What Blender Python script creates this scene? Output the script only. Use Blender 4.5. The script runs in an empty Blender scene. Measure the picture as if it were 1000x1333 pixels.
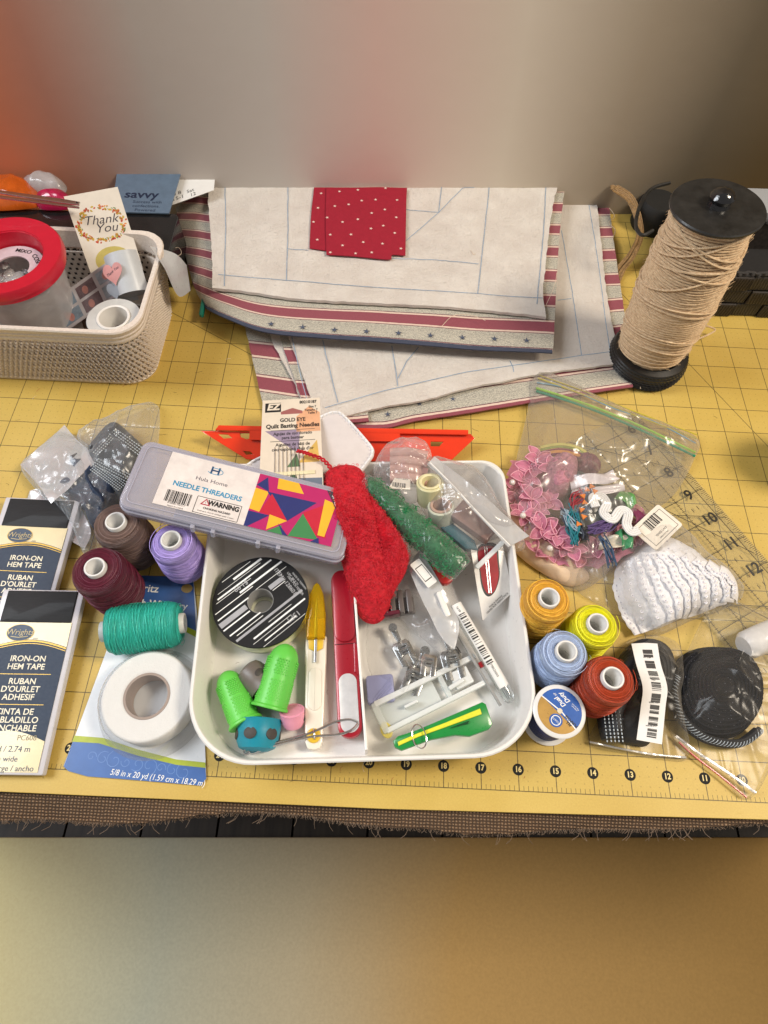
import bpy, bmesh, math, random
from mathutils import Vector, Matrix, noise
random.seed(7)
D = bpy.data; SC = bpy.context.scene; C = SC.collection
PI = math.pi; rad = math.radians
# one Blender unit is one inch (the mat is printed with an inch grid)
SC.unit_settings.system = 'IMPERIAL'; SC.unit_settings.scale_length = 0.0254; SC.unit_settings.length_unit = 'INCHES'

# ---------------------------------------------------------------- camera
R3 = Matrix(((0.9988731805695924, -0.04745906470768488, -7.94723743375303e-05),
             (0.041870070502674994, 0.8820272769955475, -0.46933440086139067),
             (0.022344268501956564, 0.46880221822522483, 0.8830205059069812)))
CP = Vector((0.08285725, -1.39917279, 17.94113149)); FP = 814.4727217842187
cam = D.cameras.new('camera'); camo = D.objects.new('camera', cam); C.objects.link(camo)
camo.matrix_world = Matrix.Translation(CP) @ R3.to_4x4()
cam.sensor_fit = 'HORIZONTAL'; cam.sensor_width = 36; cam.lens = 36 * FP / 1000
cam.clip_start = 0.5; cam.clip_end = 2000
SC.camera = camo

# ---------------------------------------------------------------- light
world = D.worlds.new('World'); SC.world = world; world.use_nodes = True
bg = world.node_tree.nodes['Background']; bg.inputs[0].default_value = (1.0, 0.95, 0.90, 1); bg.inputs[1].default_value = 0.20
def area(name, loc, target, sx, sy, power, col):
    l = D.lights.new(name, 'AREA'); l.shape = 'RECTANGLE'; l.size = sx; l.size_y = sy; l.energy = power; l.color = col
    o = D.objects.new(name, l); C.objects.link(o); o.location = loc
    o.rotation_euler = (Vector(target) - Vector(loc)).to_track_quat('-Z', 'Y').to_euler(); return o
area('window_light', (-58, 22, 60), (0, 6, 0), 52, 44, 68000, (0.90, 0.95, 1.0))
area('warm_room_lamp', (44, 6, 54), (2, 10, 0), 16, 16, 26000, (1.0, 0.87, 0.70))
SC.view_settings.view_transform = 'Standard'; SC.view_settings.look = 'None'
SC.view_settings.exposure = 0.5; SC.view_settings.gamma = 1
SC.cycles.transparent_max_bounces = 32; SC.cycles.max_bounces = 10

# ---------------------------------------------------------------- helpers
def at(px, py, z=0.0):                      # point on the plane z seen at a spot of the photograph
    d = R3 @ Vector(((px - 500) / FP, -(py - 666.5) / FP, -1))
    return CP + d * ((z - CP.z) / d.z)
def tag(o, label=None, cat=None, group=None, kind=None):
    if label: o['label'] = label
    if cat: o['category'] = cat
    if group: o['group'] = group
    if kind: o['kind'] = kind
    return o
def thing(name, label, cat, m=None, group=None):
    o = D.objects.new(name, None); C.objects.link(o); o.empty_display_size = .3
    if m is not None: o.matrix_world = m
    return tag(o, label, cat, group)
def mk(name, vs, fs, mat, parent=None, smooth=True, uv=None, label=None, kind=None):
    me = D.meshes.new(name); me.from_pydata([tuple(v) for v in vs], [], fs); me.validate()
    if smooth: me.shade_smooth()
    me.materials.append(mat)
    if uv:
        l = me.uv_layers.new(name='UVMap')
        for lp in me.loops: l.data[lp.index].uv = uv[lp.vertex_index]
    o = D.objects.new(name, me); C.objects.link(o); o.parent = parent
    return tag(o, label, None, None, kind)
class MB:
    def __init__(s): s.v = []; s.f = []
    def add(s, vs, fs, m=None):
        b = len(s.v)
        for v in vs:
            v = Vector(v); s.v.append(m @ v if m is not None else v)
        s.f += [tuple(b + i for i in f) for f in fs]; return s
    def box(s, cx, cy, cz, sx, sy, sz, m=None, r=0):
        x, y, z = sx / 2, sy / 2, sz / 2
        vs = [(cx + a * x, cy + b * y, cz + c * z) for c in (-1, 1) for a, b in ((-1, -1), (1, -1), (1, 1), (-1, 1))]
        return s.add(vs, [(3, 2, 1, 0), (4, 5, 6, 7), (0, 1, 5, 4), (1, 2, 6, 5), (2, 3, 7, 6), (3, 0, 4, 7)], m)
    def lathe(s, prof, n=32, m=None, close=False, a0=0):
        vs = []; fs = []; k = len(prof)
        for i in range(n):
            a = a0 + 2 * PI * i / n
            for r, z in prof: vs.append((r * math.cos(a), r * math.sin(a), z))
        for i in range(n):
            j = (i + 1) % n
            for q in range(k - 1 if not close else k):
                w = (q + 1) % k
                fs.append((i * k + q, j * k + q, j * k + w, i * k + w))
        if not close:
            if prof[0][0] > 1e-4: fs.append(tuple(i * k for i in range(n))[::-1])
            if prof[-1][0] > 1e-4: fs.append(tuple(i * k + k - 1 for i in range(n)))
        return s.add(vs, fs, m)
    def prism(s, out, z0, z1, b=0, m=None, bb=None):
        out = [Vector((p[0], p[1])) for p in out]; n = len(out); c = sum(out, Vector((0, 0))) / n
        ar = sum(out[i].cross(out[(i + 1) % n]) for i in range(n))
        if ar < 0: out = out[::-1]
        if bb is None: bb = 0
        def ring(ins, z):
            res = []
            for i in range(n):
                p = out[i]
                if ins:
                    a, q = out[i - 1], out[(i + 1) % n]; d = (q - a)
                    nn = Vector((-d.y, d.x)); nn = nn.normalized() if nn.length > 1e-9 else nn
                    p = p + nn * ins
                res.append((p.x, p.y, z))
            return res
        rs = []
        if bb: rs += [ring(bb, z0), ring(bb * .3, z0 + bb * .3), ring(0, z0 + bb)]
        else: rs += [ring(0, z0)]
        if b: rs += [ring(0, z1 - b), ring(b * .3, z1 - b * .3), ring(b, z1)]
        else: rs += [ring(0, z1)]
        vs = [v for r in rs for v in r]; fs = [tuple(range(n))[::-1]]
        for k in range(len(rs) - 1):
            for i in range(n):
                j = (i + 1) % n; fs.append((k * n + i, k * n + j, (k + 1) * n + j, (k + 1) * n + i))
        fs.append(tuple((len(rs) - 1) * n + i for i in range(n)))
        return s.add(vs, fs, m)
    def tube(s, pts, r, n=8, closed=False, m=None, caps=True):
        pts = [Vector(p) for p in pts]; k = len(pts); vs = []; fs = []; up = Vector((0, 0, 1)); prev = None
        for i, p in enumerate(pts):
            if closed: t = pts[(i + 1) % k] - pts[i - 1]
            else: t = pts[min(i + 1, k - 1)] - pts[max(i - 1, 0)]
            if t.length < 1e-9: t = Vector((1, 0, 0))
            t.normalize()
            if prev is None:
                u = t.cross(up)
                if u.length < .1: u = t.cross(Vector((1, 0, 0)))
            else: u = prev - t * prev.dot(t)
            if u.length < 1e-6: u = t.orthogonal()
            u.normalize(); prev = u; w = t.cross(u); rr = r[i] if isinstance(r, (list, tuple)) else r
            for q in range(n):
                a = 2 * PI * q / n; vs.append(p + (u * math.cos(a) + w * math.sin(a)) * rr)
        for i in range(k if closed else k - 1):
            j = (i + 1) % k
            for q in range(n):
                w = (q + 1) % n; fs.append((i * n + q, i * n + w, j * n + w, j * n + q))
        if not closed and caps and n > 2: fs += [tuple(range(n))[::-1], tuple((k - 1) * n + q for q in range(n))]
        return s.add(vs, fs, m)
    def strip(s, pts, w, t=.004, m=None):      # flat thin band lying on a path
        pts = [Vector(p) for p in pts]; vs = []; fs = []; k = len(pts)
        for i, p in enumerate(pts):
            d = pts[min(i + 1, k - 1)] - pts[max(i - 1, 0)]; nn = Vector((-d.y, d.x, 0)).normalized() * (w / 2)
            vs += [p - nn, p + nn, p + nn + Vector((0, 0, t)), p - nn + Vector((0, 0, t))]
        for i in range(k - 1):
            for q in range(4):
                a = (q + 1) % 4; fs.append((i * 4 + q, i * 4 + 4 + q, i * 4 + 4 + a, i * 4 + a))
        fs += [(3, 2, 1, 0), (k * 4 - 4, k * 4 - 3, k * 4 - 2, k * 4 - 1)]
        return s.add(vs, fs, m)
    def ball(s, c, r, m=None, seg=14, sq=(1, 1, 1)):
        prof = [(max(1e-5, r * math.sin(PI * i / 8)), -r * math.cos(PI * i / 8)) for i in range(9)]
        mm = Matrix.Translation(c) @ Matrix.Diagonal((sq[0], sq[1], sq[2], 1))
        return s.lathe(prof, seg, (m @ mm) if m is not None else mm)
    def obj(s, name, mat, parent=None, smooth=True, **k):
        o = mk(name, s.v, s.f, mat, parent, smooth, **k)
        if smooth:
            try: o.data.set_sharp_from_angle(angle=rad(38))
            except Exception: pass
        return o
def rrect(w, h, r, n=6, cx=0, cy=0):
    o = []
    for sx, sy, a0 in ((1, -1, -PI / 2), (1, 1, 0), (-1, 1, PI / 2), (-1, -1, PI)):
        for i in range(n + 1):
            a = a0 + PI / 2 * i / n
            o.append((cx + sx * (w / 2 - r) + r * math.cos(a), cy + sy * (h / 2 - r) + r * math.sin(a)))
    return o
def ell(rx, ry, n=32, cx=0, cy=0): return [(cx + rx * math.cos(2 * PI * i / n), cy + ry * math.sin(2 * PI * i / n)) for i in range(n)]
def frame(p0, p1, pu=None, z=0):             # local axes: x from p0 to p1, y towards pu, z up
    x = (p1 - p0).normalized()
    y = (pu - p0) if pu is not None else Vector((-x.y, x.x, 0))
    y = (y - x * y.dot(x)).normalized(); zz = x.cross(y)
    m = Matrix((x, y, zz)).transposed().to_4x4(); m.translation = p0; return m
def TR(x, y, z=0, rz=0): return Matrix.Translation((x, y, z)) @ Matrix.Rotation(rz, 4, 'Z')
def smoothp(pts, n=6, closed=False):
    pts = [Vector(p) for p in pts]; k = len(pts); out = []
    for i in range(k if closed else k - 1):
        if closed: a, b, c, d = pts[i - 1], pts[i], pts[(i + 1) % k], pts[(i + 2) % k]
        else: a, b, c, d = pts[max(i - 1, 0)], pts[i], pts[i + 1], pts[min(i + 2, k - 1)]
        for j in range(n):
            t = j / n
            out.append(.5 * ((2 * b) + (c - a) * t + (2 * a - 5 * b + 4 * c - d) * t * t + (3 * b - a - 3 * c + d) * t ** 3))
    if not closed: out.append(pts[-1])
    return out
def resample(pts, n, closed=True):
    q = pts + [pts[0]] if closed else pts
    L = [0]
    for a, b in zip(q, q[1:]): L.append(L[-1] + (b - a).length)
    out = []; j = 0
    for i in range(n):
        t = L[-1] * i / (n if closed else n - 1)
        while j < len(L) - 2 and L[j + 1] < t: j += 1
        s = (t - L[j]) / max(1e-9, L[j + 1] - L[j]); out.append(q[j].lerp(q[j + 1], min(1, s)))
    return out
def nz(x, y, z=0, s=1.0): return noise.noise(Vector((x * s, y * s, z)))
def crease(x, y, k, s):                       # sharp folds of crumpled film or cloth
    wx = x + .5 * nz(x, y, k + 9, s * .7); wy = y + .5 * nz(x, y, k + 20, s * .7)
    a = 1 - abs(nz(wx, wy, k, s)) * 2.2; b = 1 - abs(nz(wx, wy, k + 5, s * 2.1)) * 2.2
    return max(a, 0) ** 1.6 * .8 + max(b, 0) ** 1.6 * .2
def P(lst, z=0): return [at(x, y, z) for x, y in lst]
def pouch(name, out, z0, h, mat, parent=None, wr=.08, ws=1.2, n=110, r=26, pw=2.4, smooth_n=4, seed=0, zf=None, edge=.02, **k):
    pts = resample(smoothp(out, smooth_n, True), n); c = sum(pts, Vector()) / n
    vs = []; fs = []
    for side in (1, 0):
        for i in range(1, r + 1):
            s = i / r
            for p in pts:
                q = c + (p - c) * s; base = zf(q.x, q.y) if zf else z0
                if side:
                    z = base + edge + h * (1 - s ** pw) ** .7 + wr * (crease(q.x, q.y, seed, ws) - .3) * (1 - s ** 8)
                else: z = base
                vs.append((q.x, q.y, z))
    def ctr(side):
        base = zf(c.x, c.y) if zf else z0
        return (c.x, c.y, base + (edge + h if side else 0))
    b = n * r
    for side in (0, 1):
        o = side * b
        for i in range(r - 1):
            for q in range(n):
                w = (q + 1) % n; f = (o + i * n + q, o + (i + 1) * n + q, o + (i + 1) * n + w, o + i * n + w)
                fs.append(f if side == 0 else f[::-1])
    for q in range(n):
        w = (q + 1) % n; fs.append(((r - 1) * n + q, b + (r - 1) * n + q, b + (r - 1) * n + w, (r - 1) * n + w))
    vs += [ctr(1), ctr(0)]
    for q in range(n):
        w = (q + 1) % n; fs.append((2 * b, q, w)); fs.append((2 * b + 1, b + w, b + q))
    return mk(name, vs, fs, mat, parent, True, **k)
def coons(name, B, Rr, T, L, nu, nv, th, mat, parent=None, zf=None, jit=0, uvs=(1, 1), seed=0, **k):
    # B,T run left to right, L,R run bottom to top; a sheet of thickness th
    B = resample(smoothp(B, 6), nu + 1, False); T = resample(smoothp(T, 6), nu + 1, False)
    L = resample(smoothp(L, 6), nv + 1, False); Rr = resample(smoothp(Rr, 6), nv + 1, False)
    top = []; uv = []
    for j in range(nv + 1):
        v = j / nv
        for i in range(nu + 1):
            u = i / nu
            p = B[i] * (1 - v) + T[i] * v + L[j] * (1 - u) + Rr[j] * u - (B[0] * (1 - u) * (1 - v) + B[-1] * u * (1 - v) + T[0] * (1 - u) * v + T[-1] * u * v)
            if jit and (i in (0, nu) or j in (0, nv)):
                p = p + Vector((nz(p.x, p.y, seed, 3.1), nz(p.x, p.y, seed + 4, 3.1), 0)) * jit
            if zf: p = Vector((p.x, p.y, p.z + zf(p.x, p.y, u, v)))
            top.append(p); uv.append((u * uvs[0], v * uvs[1]))
    n = len(top); vs = top + [p - Vector((0, 0, th)) for p in top]; fs = []
    w = nu + 1
    for j in range(nv):
        for i in range(nu):
            a = j * w + i; fs.append((a, a + 1, a + w + 1, a + w)); fs.append((n + a + w, n + a + w + 1, n + a + 1, n + a))
    edge = [(i, i + 1) for i in range(nu)] + [(j * w + nu, (j + 1) * w + nu) for j in range(nv)] + \
           [(nv * w + i + 1, nv * w + i) for i in range(nu)] + [((j + 1) * w, j * w) for j in range(nv)]
    for a, b in edge: fs.append((b, a, n + a, n + b))
    o = mk(name, vs, fs, mat, parent, True, uv=uv + uv, **k)
    try: o.data.set_sharp_from_angle(angle=rad(50))
    except Exception: pass
    return o
def curve_mesh(name, cu, m, mat, parent, **k):
    tmp = D.objects.new('tmp', cu); me = D.meshes.new_from_object(tmp); D.objects.remove(tmp); D.curves.remove(cu)
    me.transform(m); me.materials.clear(); me.materials.append(mat); me.name = name
    o = D.objects.new(name, me); C.objects.link(o); o.parent = parent
    return tag(o, **k)
def text(par, s, x, y, z, size, mat, rot=0, align='CENTER', sx=1, shear=0, bold=0, name='lettering', ext=.0015, m=None):
    cu = D.curves.new('t', 'FONT'); cu.body = s; cu.size = size; cu.align_x = align; cu.align_y = 'CENTER'
    cu.resolution_u = 3; cu.extrude = ext; cu.shear = shear; cu.offset = bold
    mm = (m if m is not None else Matrix()) @ Matrix.Translation((x, y, z)) @ Matrix.Rotation(rot, 4, 'Z') @ Matrix.Diagonal((sx, 1, 1, 1))
    return curve_mesh(name, cu, mm, mat, par)
def shape(name, outs, z0, z1, mat, parent=None, bev=0, m=None, **k):   # filled outline with holes, given real thickness
    cu = D.curves.new('s', 'CURVE'); cu.dimensions = '2D'; cu.fill_mode = 'BOTH'; cu.extrude = (z1 - z0) / 2 - bev; cu.bevel_depth = bev; cu.bevel_resolution = 2
    for o in outs:
        sp = cu.splines.new('POLY'); sp.points.add(len(o) - 1); sp.use_cyclic_u = True
        for i, p in enumerate(o): sp.points[i].co = (p[0], p[1], 0, 1)
    mm = (m if m is not None else Matrix()) @ Matrix.Translation((0, 0, (z0 + z1) / 2))
    return curve_mesh(name, cu, mm, mat, parent, **k)
def barcode(par, x, y, z, w, h, mat, rot=0, n=26, seed=1, m=None):
    rr = random.Random(seed); b = MB(); mm = (m if m is not None else Matrix()) @ TR(x, y, z, rot); t = 0; ws = []
    while t < w:
        bw = w / n * rr.choice((.4, .6, 1, 1.3)); ws.append((t, bw)); t += bw + w / n * rr.choice((.4, .6, 1))
    for t, bw in ws:
        if t + bw <= w: b.box(t + bw / 2 - w / 2, 0, 0, bw, h, .002, mm)
    return b.obj('barcode', mat, par, False)
def star(r, cx=0, cy=0, a=0, q=.42): return [(cx + (r if i % 2 == 0 else r * q) * math.cos(a + PI / 2 + i * PI / 5), cy + (r if i % 2 == 0 else r * q) * math.sin(a + PI / 2 + i * PI / 5)) for i in range(10)]

# ---------------------------------------------------------------- materials
class NT:
    def __init__(s, name):
        s.m = D.materials.new(name); s.m.use_nodes = True; s.t = s.m.node_tree; s.n = s.t.nodes; s.n.clear()
        s.out = s.n.new('ShaderNodeOutputMaterial')
    def new(s, ty, ins=None, **props):
        nd = s.n.new(ty)
        for k, v in props.items(): setattr(nd, k, v)
        for k, v in (ins or {}).items():
            if isinstance(v, tuple) and len(v) == 2 and hasattr(v[0], 'outputs'): s.t.links.new(v[0].outputs[v[1]], nd.inputs[k])
            elif hasattr(v, 'outputs'): s.t.links.new(v.outputs[0], nd.inputs[k])
            else:
                if isinstance(v, tuple) and len(v) == 3 and nd.inputs[k].type == 'RGBA': v = v + (1,)
                nd.inputs[k].default_value = v
        return nd
    def math(s, op, a, b=0.0, c=0.0):
        return s.new('ShaderNodeMath', {0: a, 1: b, 2: c}, operation=op)
    def coord(s, kind='Object', scale=(1, 1, 1), rot=(0, 0, 0)):
        tc = s.new('ShaderNodeTexCoord'); return s.new('ShaderNodeMapping', {'Vector': (tc, kind), 'Scale': scale, 'Rotation': rot})
    def ramp(s, fac, stops, interp='LINEAR'):
        r = s.new('ShaderNodeValToRGB', {'Fac': fac}); e = r.color_ramp; e.interpolation = interp
        while len(e.elements) < len(stops): e.elements.new(.5)
        for el, (p, c) in zip(e.elements, stops): el.position = p; el.color = c + (1,) if len(c) == 3 else c
        return r
    def end(s, sh): s.t.links.new(sh.outputs[0], s.out.inputs['Surface']); return s.m
def mixc(s, fac, a, b, blend='MIX'):
    nd = s.new('ShaderNodeMix', data_type='RGBA', blend_type=blend)
    for i, v in ((0, fac), (6, a), (7, b)):
        if hasattr(v, 'outputs'):
            o = v.outputs[2] if v.bl_idname == 'ShaderNodeMix' else v.outputs[0]; s.t.links.new(o, nd.inputs[i])
        elif i == 0: nd.inputs[0].default_value = v
        else: nd.inputs[i].default_value = tuple(v) + (1,)
    return nd
def lk(s, a, nd, k):
    s.t.links.new(a.outputs[2] if a.bl_idname == 'ShaderNodeMix' else a.outputs[0], nd.inputs[k])
def srgb(h):
    c = [int(h[i:i + 2], 16) / 255 for i in (0, 2, 4)]
    return tuple((x / 12.92 if x <= .04045 else ((x + .055) / 1.055) ** 2.4) for x in c)
_mc = {}
def M(name, col, rough=.5, metal=0, var=.12, vs=3, bump=0, bs=40, sheen=0, trans=0, sss=0, coat=0, wear=0, aniso=(1, 1, 1)):
    if name in _mc: return _mc[name]
    if isinstance(col, str): col = srgb(col)
    s = NT(name); co = s.coord('Object', aniso)
    nzn = s.new('ShaderNodeTexNoise', {'Vector': co, 'Scale': vs, 'Detail': 6, 'Roughness': .6})
    dk = tuple(c * (1 - var) for c in col); lt = tuple(min(1, c * (1 + var * .6) + .01 * var) for c in col)
    r = s.ramp(nzn, [(.3, dk), (.7, lt)])
    b = s.new('ShaderNodeBsdfPrincipled', {'Base Color': r, 'Metallic': metal})
    rn = s.new('ShaderNodeTexNoise', {'Vector': co, 'Scale': vs * 5, 'Detail': 4})
    b.inputs['Roughness'].default_value = rough
    rr = s.new('ShaderNodeMapRange', {'Value': rn, 'To Min': max(.02, rough - .08), 'To Max': min(1, rough + .08)}); s.t.links.new(rr.outputs[0], b.inputs['Roughness'])
    if sheen: b.inputs['Sheen Weight'].default_value = sheen; b.inputs['Sheen Roughness'].default_value = .6
    if trans: b.inputs['Transmission Weight'].default_value = trans; b.inputs['IOR'].default_value = 1.4
    if sss: b.inputs['Subsurface Weight'].default_value = sss; b.inputs['Subsurface Radius'].default_value = (.15, .12, .1); b.inputs['Subsurface Scale'].default_value = .6
    if coat: b.inputs['Coat Weight'].default_value = coat; b.inputs['Coat Roughness'].default_value = .08
    if bump:
        bn = s.new('ShaderNodeTexNoise', {'Vector': co, 'Scale': bs, 'Detail': 3})
        bp = s.new('ShaderNodeBump', {'Height': bn, 'Strength': bump, 'Distance': .03}); s.t.links.new(bp.outputs[0], b.inputs['Normal'])
    _mc[name] = s.end(b); return _mc[name]
def FILM(name, tint=(.97, .97, .97), body=.08, edge=.55, rough=.2, bs=3, bump=.35, bodycol=(.8, .8, .8)):
    s = NT(name); co = s.coord('Object')
    n1 = s.new('ShaderNodeTexNoise', {'Vector': s.coord('Object', (1, .15, 1), (0, 0, .7)), 'Scale': bs * .6, 'Detail': 1, 'Distortion': .8})
    v1 = s.new('ShaderNodeTexNoise', {'Vector': s.coord('Object', (.15, 1, 1), (0, 0, .25)), 'Scale': bs * .45, 'Detail': 1, 'Distortion': 1.0})
    a1 = s.math('ABSOLUTE', s.math('SUBTRACT', n1, .5)); a2 = s.math('ABSOLUTE', s.math('SUBTRACT', v1, .5))
    sm = s.new('ShaderNodeMath', {0: a1, 1: a2}, operation='ADD')
    bp = s.new('ShaderNodeBump', {'Height': sm, 'Strength': min(1, bump * .8), 'Distance': .25})
    lw = s.new('ShaderNodeLayerWeight', {'Blend': .35, 'Normal': bp})
    pw = s.math('POWER', (lw, 'Facing'), 2.0)
    n2 = s.new('ShaderNodeTexNoise', {'Vector': co, 'Scale': bs * .5, 'Detail': 3})
    f = s.math('MULTIPLY_ADD', pw, edge, body); f2 = s.math('MULTIPLY_ADD', n2, body * .8, f)
    f3 = s.new('ShaderNodeClamp', {'Value': f2, 'Max': .95})
    tr = s.new('ShaderNodeBsdfTransparent', {'Color': tint + (1,)})
    pr = s.new('ShaderNodeBsdfPrincipled', {'Base Color': tuple(c * .85 for c in bodycol) + (1,), 'Roughness': .5, 'Normal': bp}); 
    gl = s.new('ShaderNodeBsdfGlossy', {'Color': (1, 1, 1, 1), 'Roughness': rough, 'Normal': bp})
    mg = s.new('ShaderNodeMixShader', {0: .28, 1: pr, 2: gl})
    mx = s.new('ShaderNodeMixShader', {0: f3, 1: tr, 2: mg}); return s.end(mx)
def THREAD(name, col, fine=11, contrast=.12):
    if isinstance(col, str): col = srgb(col)
    s = NT(name); co = s.coord('Object')
    w1 = s.new('ShaderNodeTexWave', {'Vector': co, 'Scale': fine, 'Distortion': 2.5, 'Detail': 2, 'Detail Scale': 1.5}, wave_type='BANDS', bands_direction='Z')
    w2 = s.new('ShaderNodeTexWave', {'Vector': co, 'Scale': fine, 'Distortion': 1.6, 'Detail': 2, 'Detail Scale': 1.5}, wave_type='RINGS', rings_direction='Z')
    w = s.math('ADD', w1, w2)
    c2 = s.coord('Object', (1, 1, 7)); n = s.new('ShaderNodeTexNoise', {'Vector': c2, 'Scale': 5, 'Detail': 5})
    r = s.ramp(n, [(.3, tuple(c * (1 - contrast) for c in col)), (.7, tuple(min(1, c * (1 + contrast * .5)) for c in col))])
    mx = mixc(s, s.math('MULTIPLY', w, .07), r, tuple(c * .5 for c in col))
    b = s.new('ShaderNodeBsdfPrincipled', {'Roughness': .45}); lk(s, mx, b, 'Base Color')
    bp = s.new('ShaderNodeBump', {'Height': w, 'Strength': .8, 'Distance': .03}); s.t.links.new(bp.outputs[0], b.inputs['Normal'])
    return s.end(b)

WHITE = M('white_plastic', 'e9e6e0', .35, var=.04, coat=.1)
OFFW = M('offwhite_card', 'e6ddcf', .6, var=.05)
PAPER = M('white_paper', 'e8e6e2', .55, var=.04)
BLACK = M('black_ink', (.012, .012, .013), .5, var=.1)
INKW = M('white_ink', 'f2f2ee', .5, var=.03)
CHROME = M('polished_steel', (.62, .61, .6), .2, 1, var=.1)
STEEL = M('brushed_steel', (.55, .55, .56), .32, 1, var=.15)
CLEAR = FILM('clear_film')
CLEAR2 = FILM('clear_thin_film', body=.03, edge=.5, bump=.5, bs=4)
MILKY = FILM('milky_film', body=.42, edge=.5, bump=.3, bodycol=(.85, .86, .88))

# ================================================================ SETTING
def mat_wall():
    s = NT('wall_plaster_ramp'); co = s.coord('Object')
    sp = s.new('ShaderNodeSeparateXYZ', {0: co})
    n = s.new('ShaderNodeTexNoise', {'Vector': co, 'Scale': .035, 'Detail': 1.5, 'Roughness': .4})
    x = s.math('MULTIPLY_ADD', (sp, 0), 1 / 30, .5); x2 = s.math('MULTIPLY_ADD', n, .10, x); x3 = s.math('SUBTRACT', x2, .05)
    r = s.ramp(x3, [(.0, srgb('d4805e')), (.07, srgb('bd8470')), (.2, srgb('bcb2aa')), (.34, srgb('c8c2bc')), (.47, srgb('dbbdb4')), (.64, srgb('d9cebf')), (.78, srgb('a39684')), (.9, srgb('6b604e')), (1, srgb('635132'))])  # base colour ramps across the wall, terracotta at left to dark brown at right
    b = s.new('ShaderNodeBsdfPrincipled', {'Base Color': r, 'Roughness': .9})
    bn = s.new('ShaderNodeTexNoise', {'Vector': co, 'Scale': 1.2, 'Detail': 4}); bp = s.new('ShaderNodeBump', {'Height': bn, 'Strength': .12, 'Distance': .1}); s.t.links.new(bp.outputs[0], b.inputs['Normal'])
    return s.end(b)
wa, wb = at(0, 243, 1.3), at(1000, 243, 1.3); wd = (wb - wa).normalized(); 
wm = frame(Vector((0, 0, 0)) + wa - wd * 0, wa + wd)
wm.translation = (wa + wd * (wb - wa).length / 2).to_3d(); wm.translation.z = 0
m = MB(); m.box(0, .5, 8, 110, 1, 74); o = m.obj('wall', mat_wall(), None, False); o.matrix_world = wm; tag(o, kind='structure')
def mat_floor():
    s = NT('dark_floorboards'); co = s.coord('Object', (1, .08, 1)); n = s.new('ShaderNodeTexNoise', {'Vector': co, 'Scale': 2, 'Detail': 6})
    r = s.ramp(n, [(.3, (.012, .009, .007)), (.75, (.045, .034, .026))]); return s.end(s.new('ShaderNodeBsdfPrincipled', {'Base Color': r, 'Roughness': .55}))
FL = mat_floor(); fl = thing('floor', None, None); tag(fl, kind='structure')
pm = D.meshes.new('plank'); b = MB(); b.box(0, 0, -.4, 4.85, 96, .8); pm.from_pydata([tuple(v) for v in b.v], [], b.f); pm.materials.append(FL)
for i in range(20):
    o = D.objects.new('plank', pm); C.objects.link(o); o.parent = fl; o.location = (-47.5 + i * 5, -5, -29 + random.uniform(0, .02)); o['kind'] = 'structure'
b = MB(); b.box(0, -5, -29.9, 110, 100, .4); b.obj('subfloor', FL, fl, False)
def mat_rug():
    s = NT('rug_pile'); co = s.coord('Object'); sp = s.new('ShaderNodeSeparateXYZ', {0: co})
    n = s.new('ShaderNodeTexNoise', {'Vector': co, 'Scale': .05, 'Detail': 2})
    x = s.math('MULTIPLY_ADD', (sp, 0), 1 / 50, .5); x2 = s.math('MULTIPLY_ADD', n, .16, x); x3 = s.math('SUBTRACT', x2, .08)
    r = s.ramp(x3, [(0, srgb('d4c898')), (.2, srgb('b2b3a0')), (.4, srgb('bfb294')), (.6, srgb('bf9a60')), (1, srgb('a17f47'))])
    f = s.new('ShaderNodeTexNoise', {'Vector': co, 'Scale': 6, 'Detail': 4}); mx = mixc(s, .14, r, f, 'OVERLAY')
    b = s.new('ShaderNodeBsdfPrincipled', {'Roughness': .95}); lk(s, mx, b, 'Base Color')
    bp = s.new('ShaderNodeBump', {'Height': f, 'Strength': .15, 'Distance': .1}); s.t.links.new(bp.outputs[0], b.inputs['Normal']); return s.end(b)
r0, r1 = at(0, 1090, -28.5), at(1000, 1090, -28.5); rm = frame(r0, r1); rm.translation = (r0 + r1) / 2; rm.translation.z = -28.97
m = MB(); m.prism(rrect(90, 60, 1, 5, 0, -30), 0, .45, .12); o = m.obj('floor_rug', mat_rug()); o.matrix_world = rm
tag(o, 'ochre and khaki low pile rug lying on the dark floor in front of the table', 'rug')

# ---- table
tw = M('dark_stained_wood', (.02, .015, .012), .5, var=.4, vs=2, aniso=(.2, 3, 3))
t = thing('work_table', 'dark wooden table under the brown burlap cloth and yellow cutting mat', 'table')
m = MB(); m.prism([(-30, -.95), (30, 0.0), (30, 26.2), (-30, 23.2)], -1.3, -.1, .06); m.obj('tabletop', tw, t)
for x, y in ((-28, 1), (28, 2), (-28, 22), (28, 24)):
    m = MB(); m.box(x, y, -15.1, 2, 2, 27.6); m.obj('leg', tw, t, False)

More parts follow.
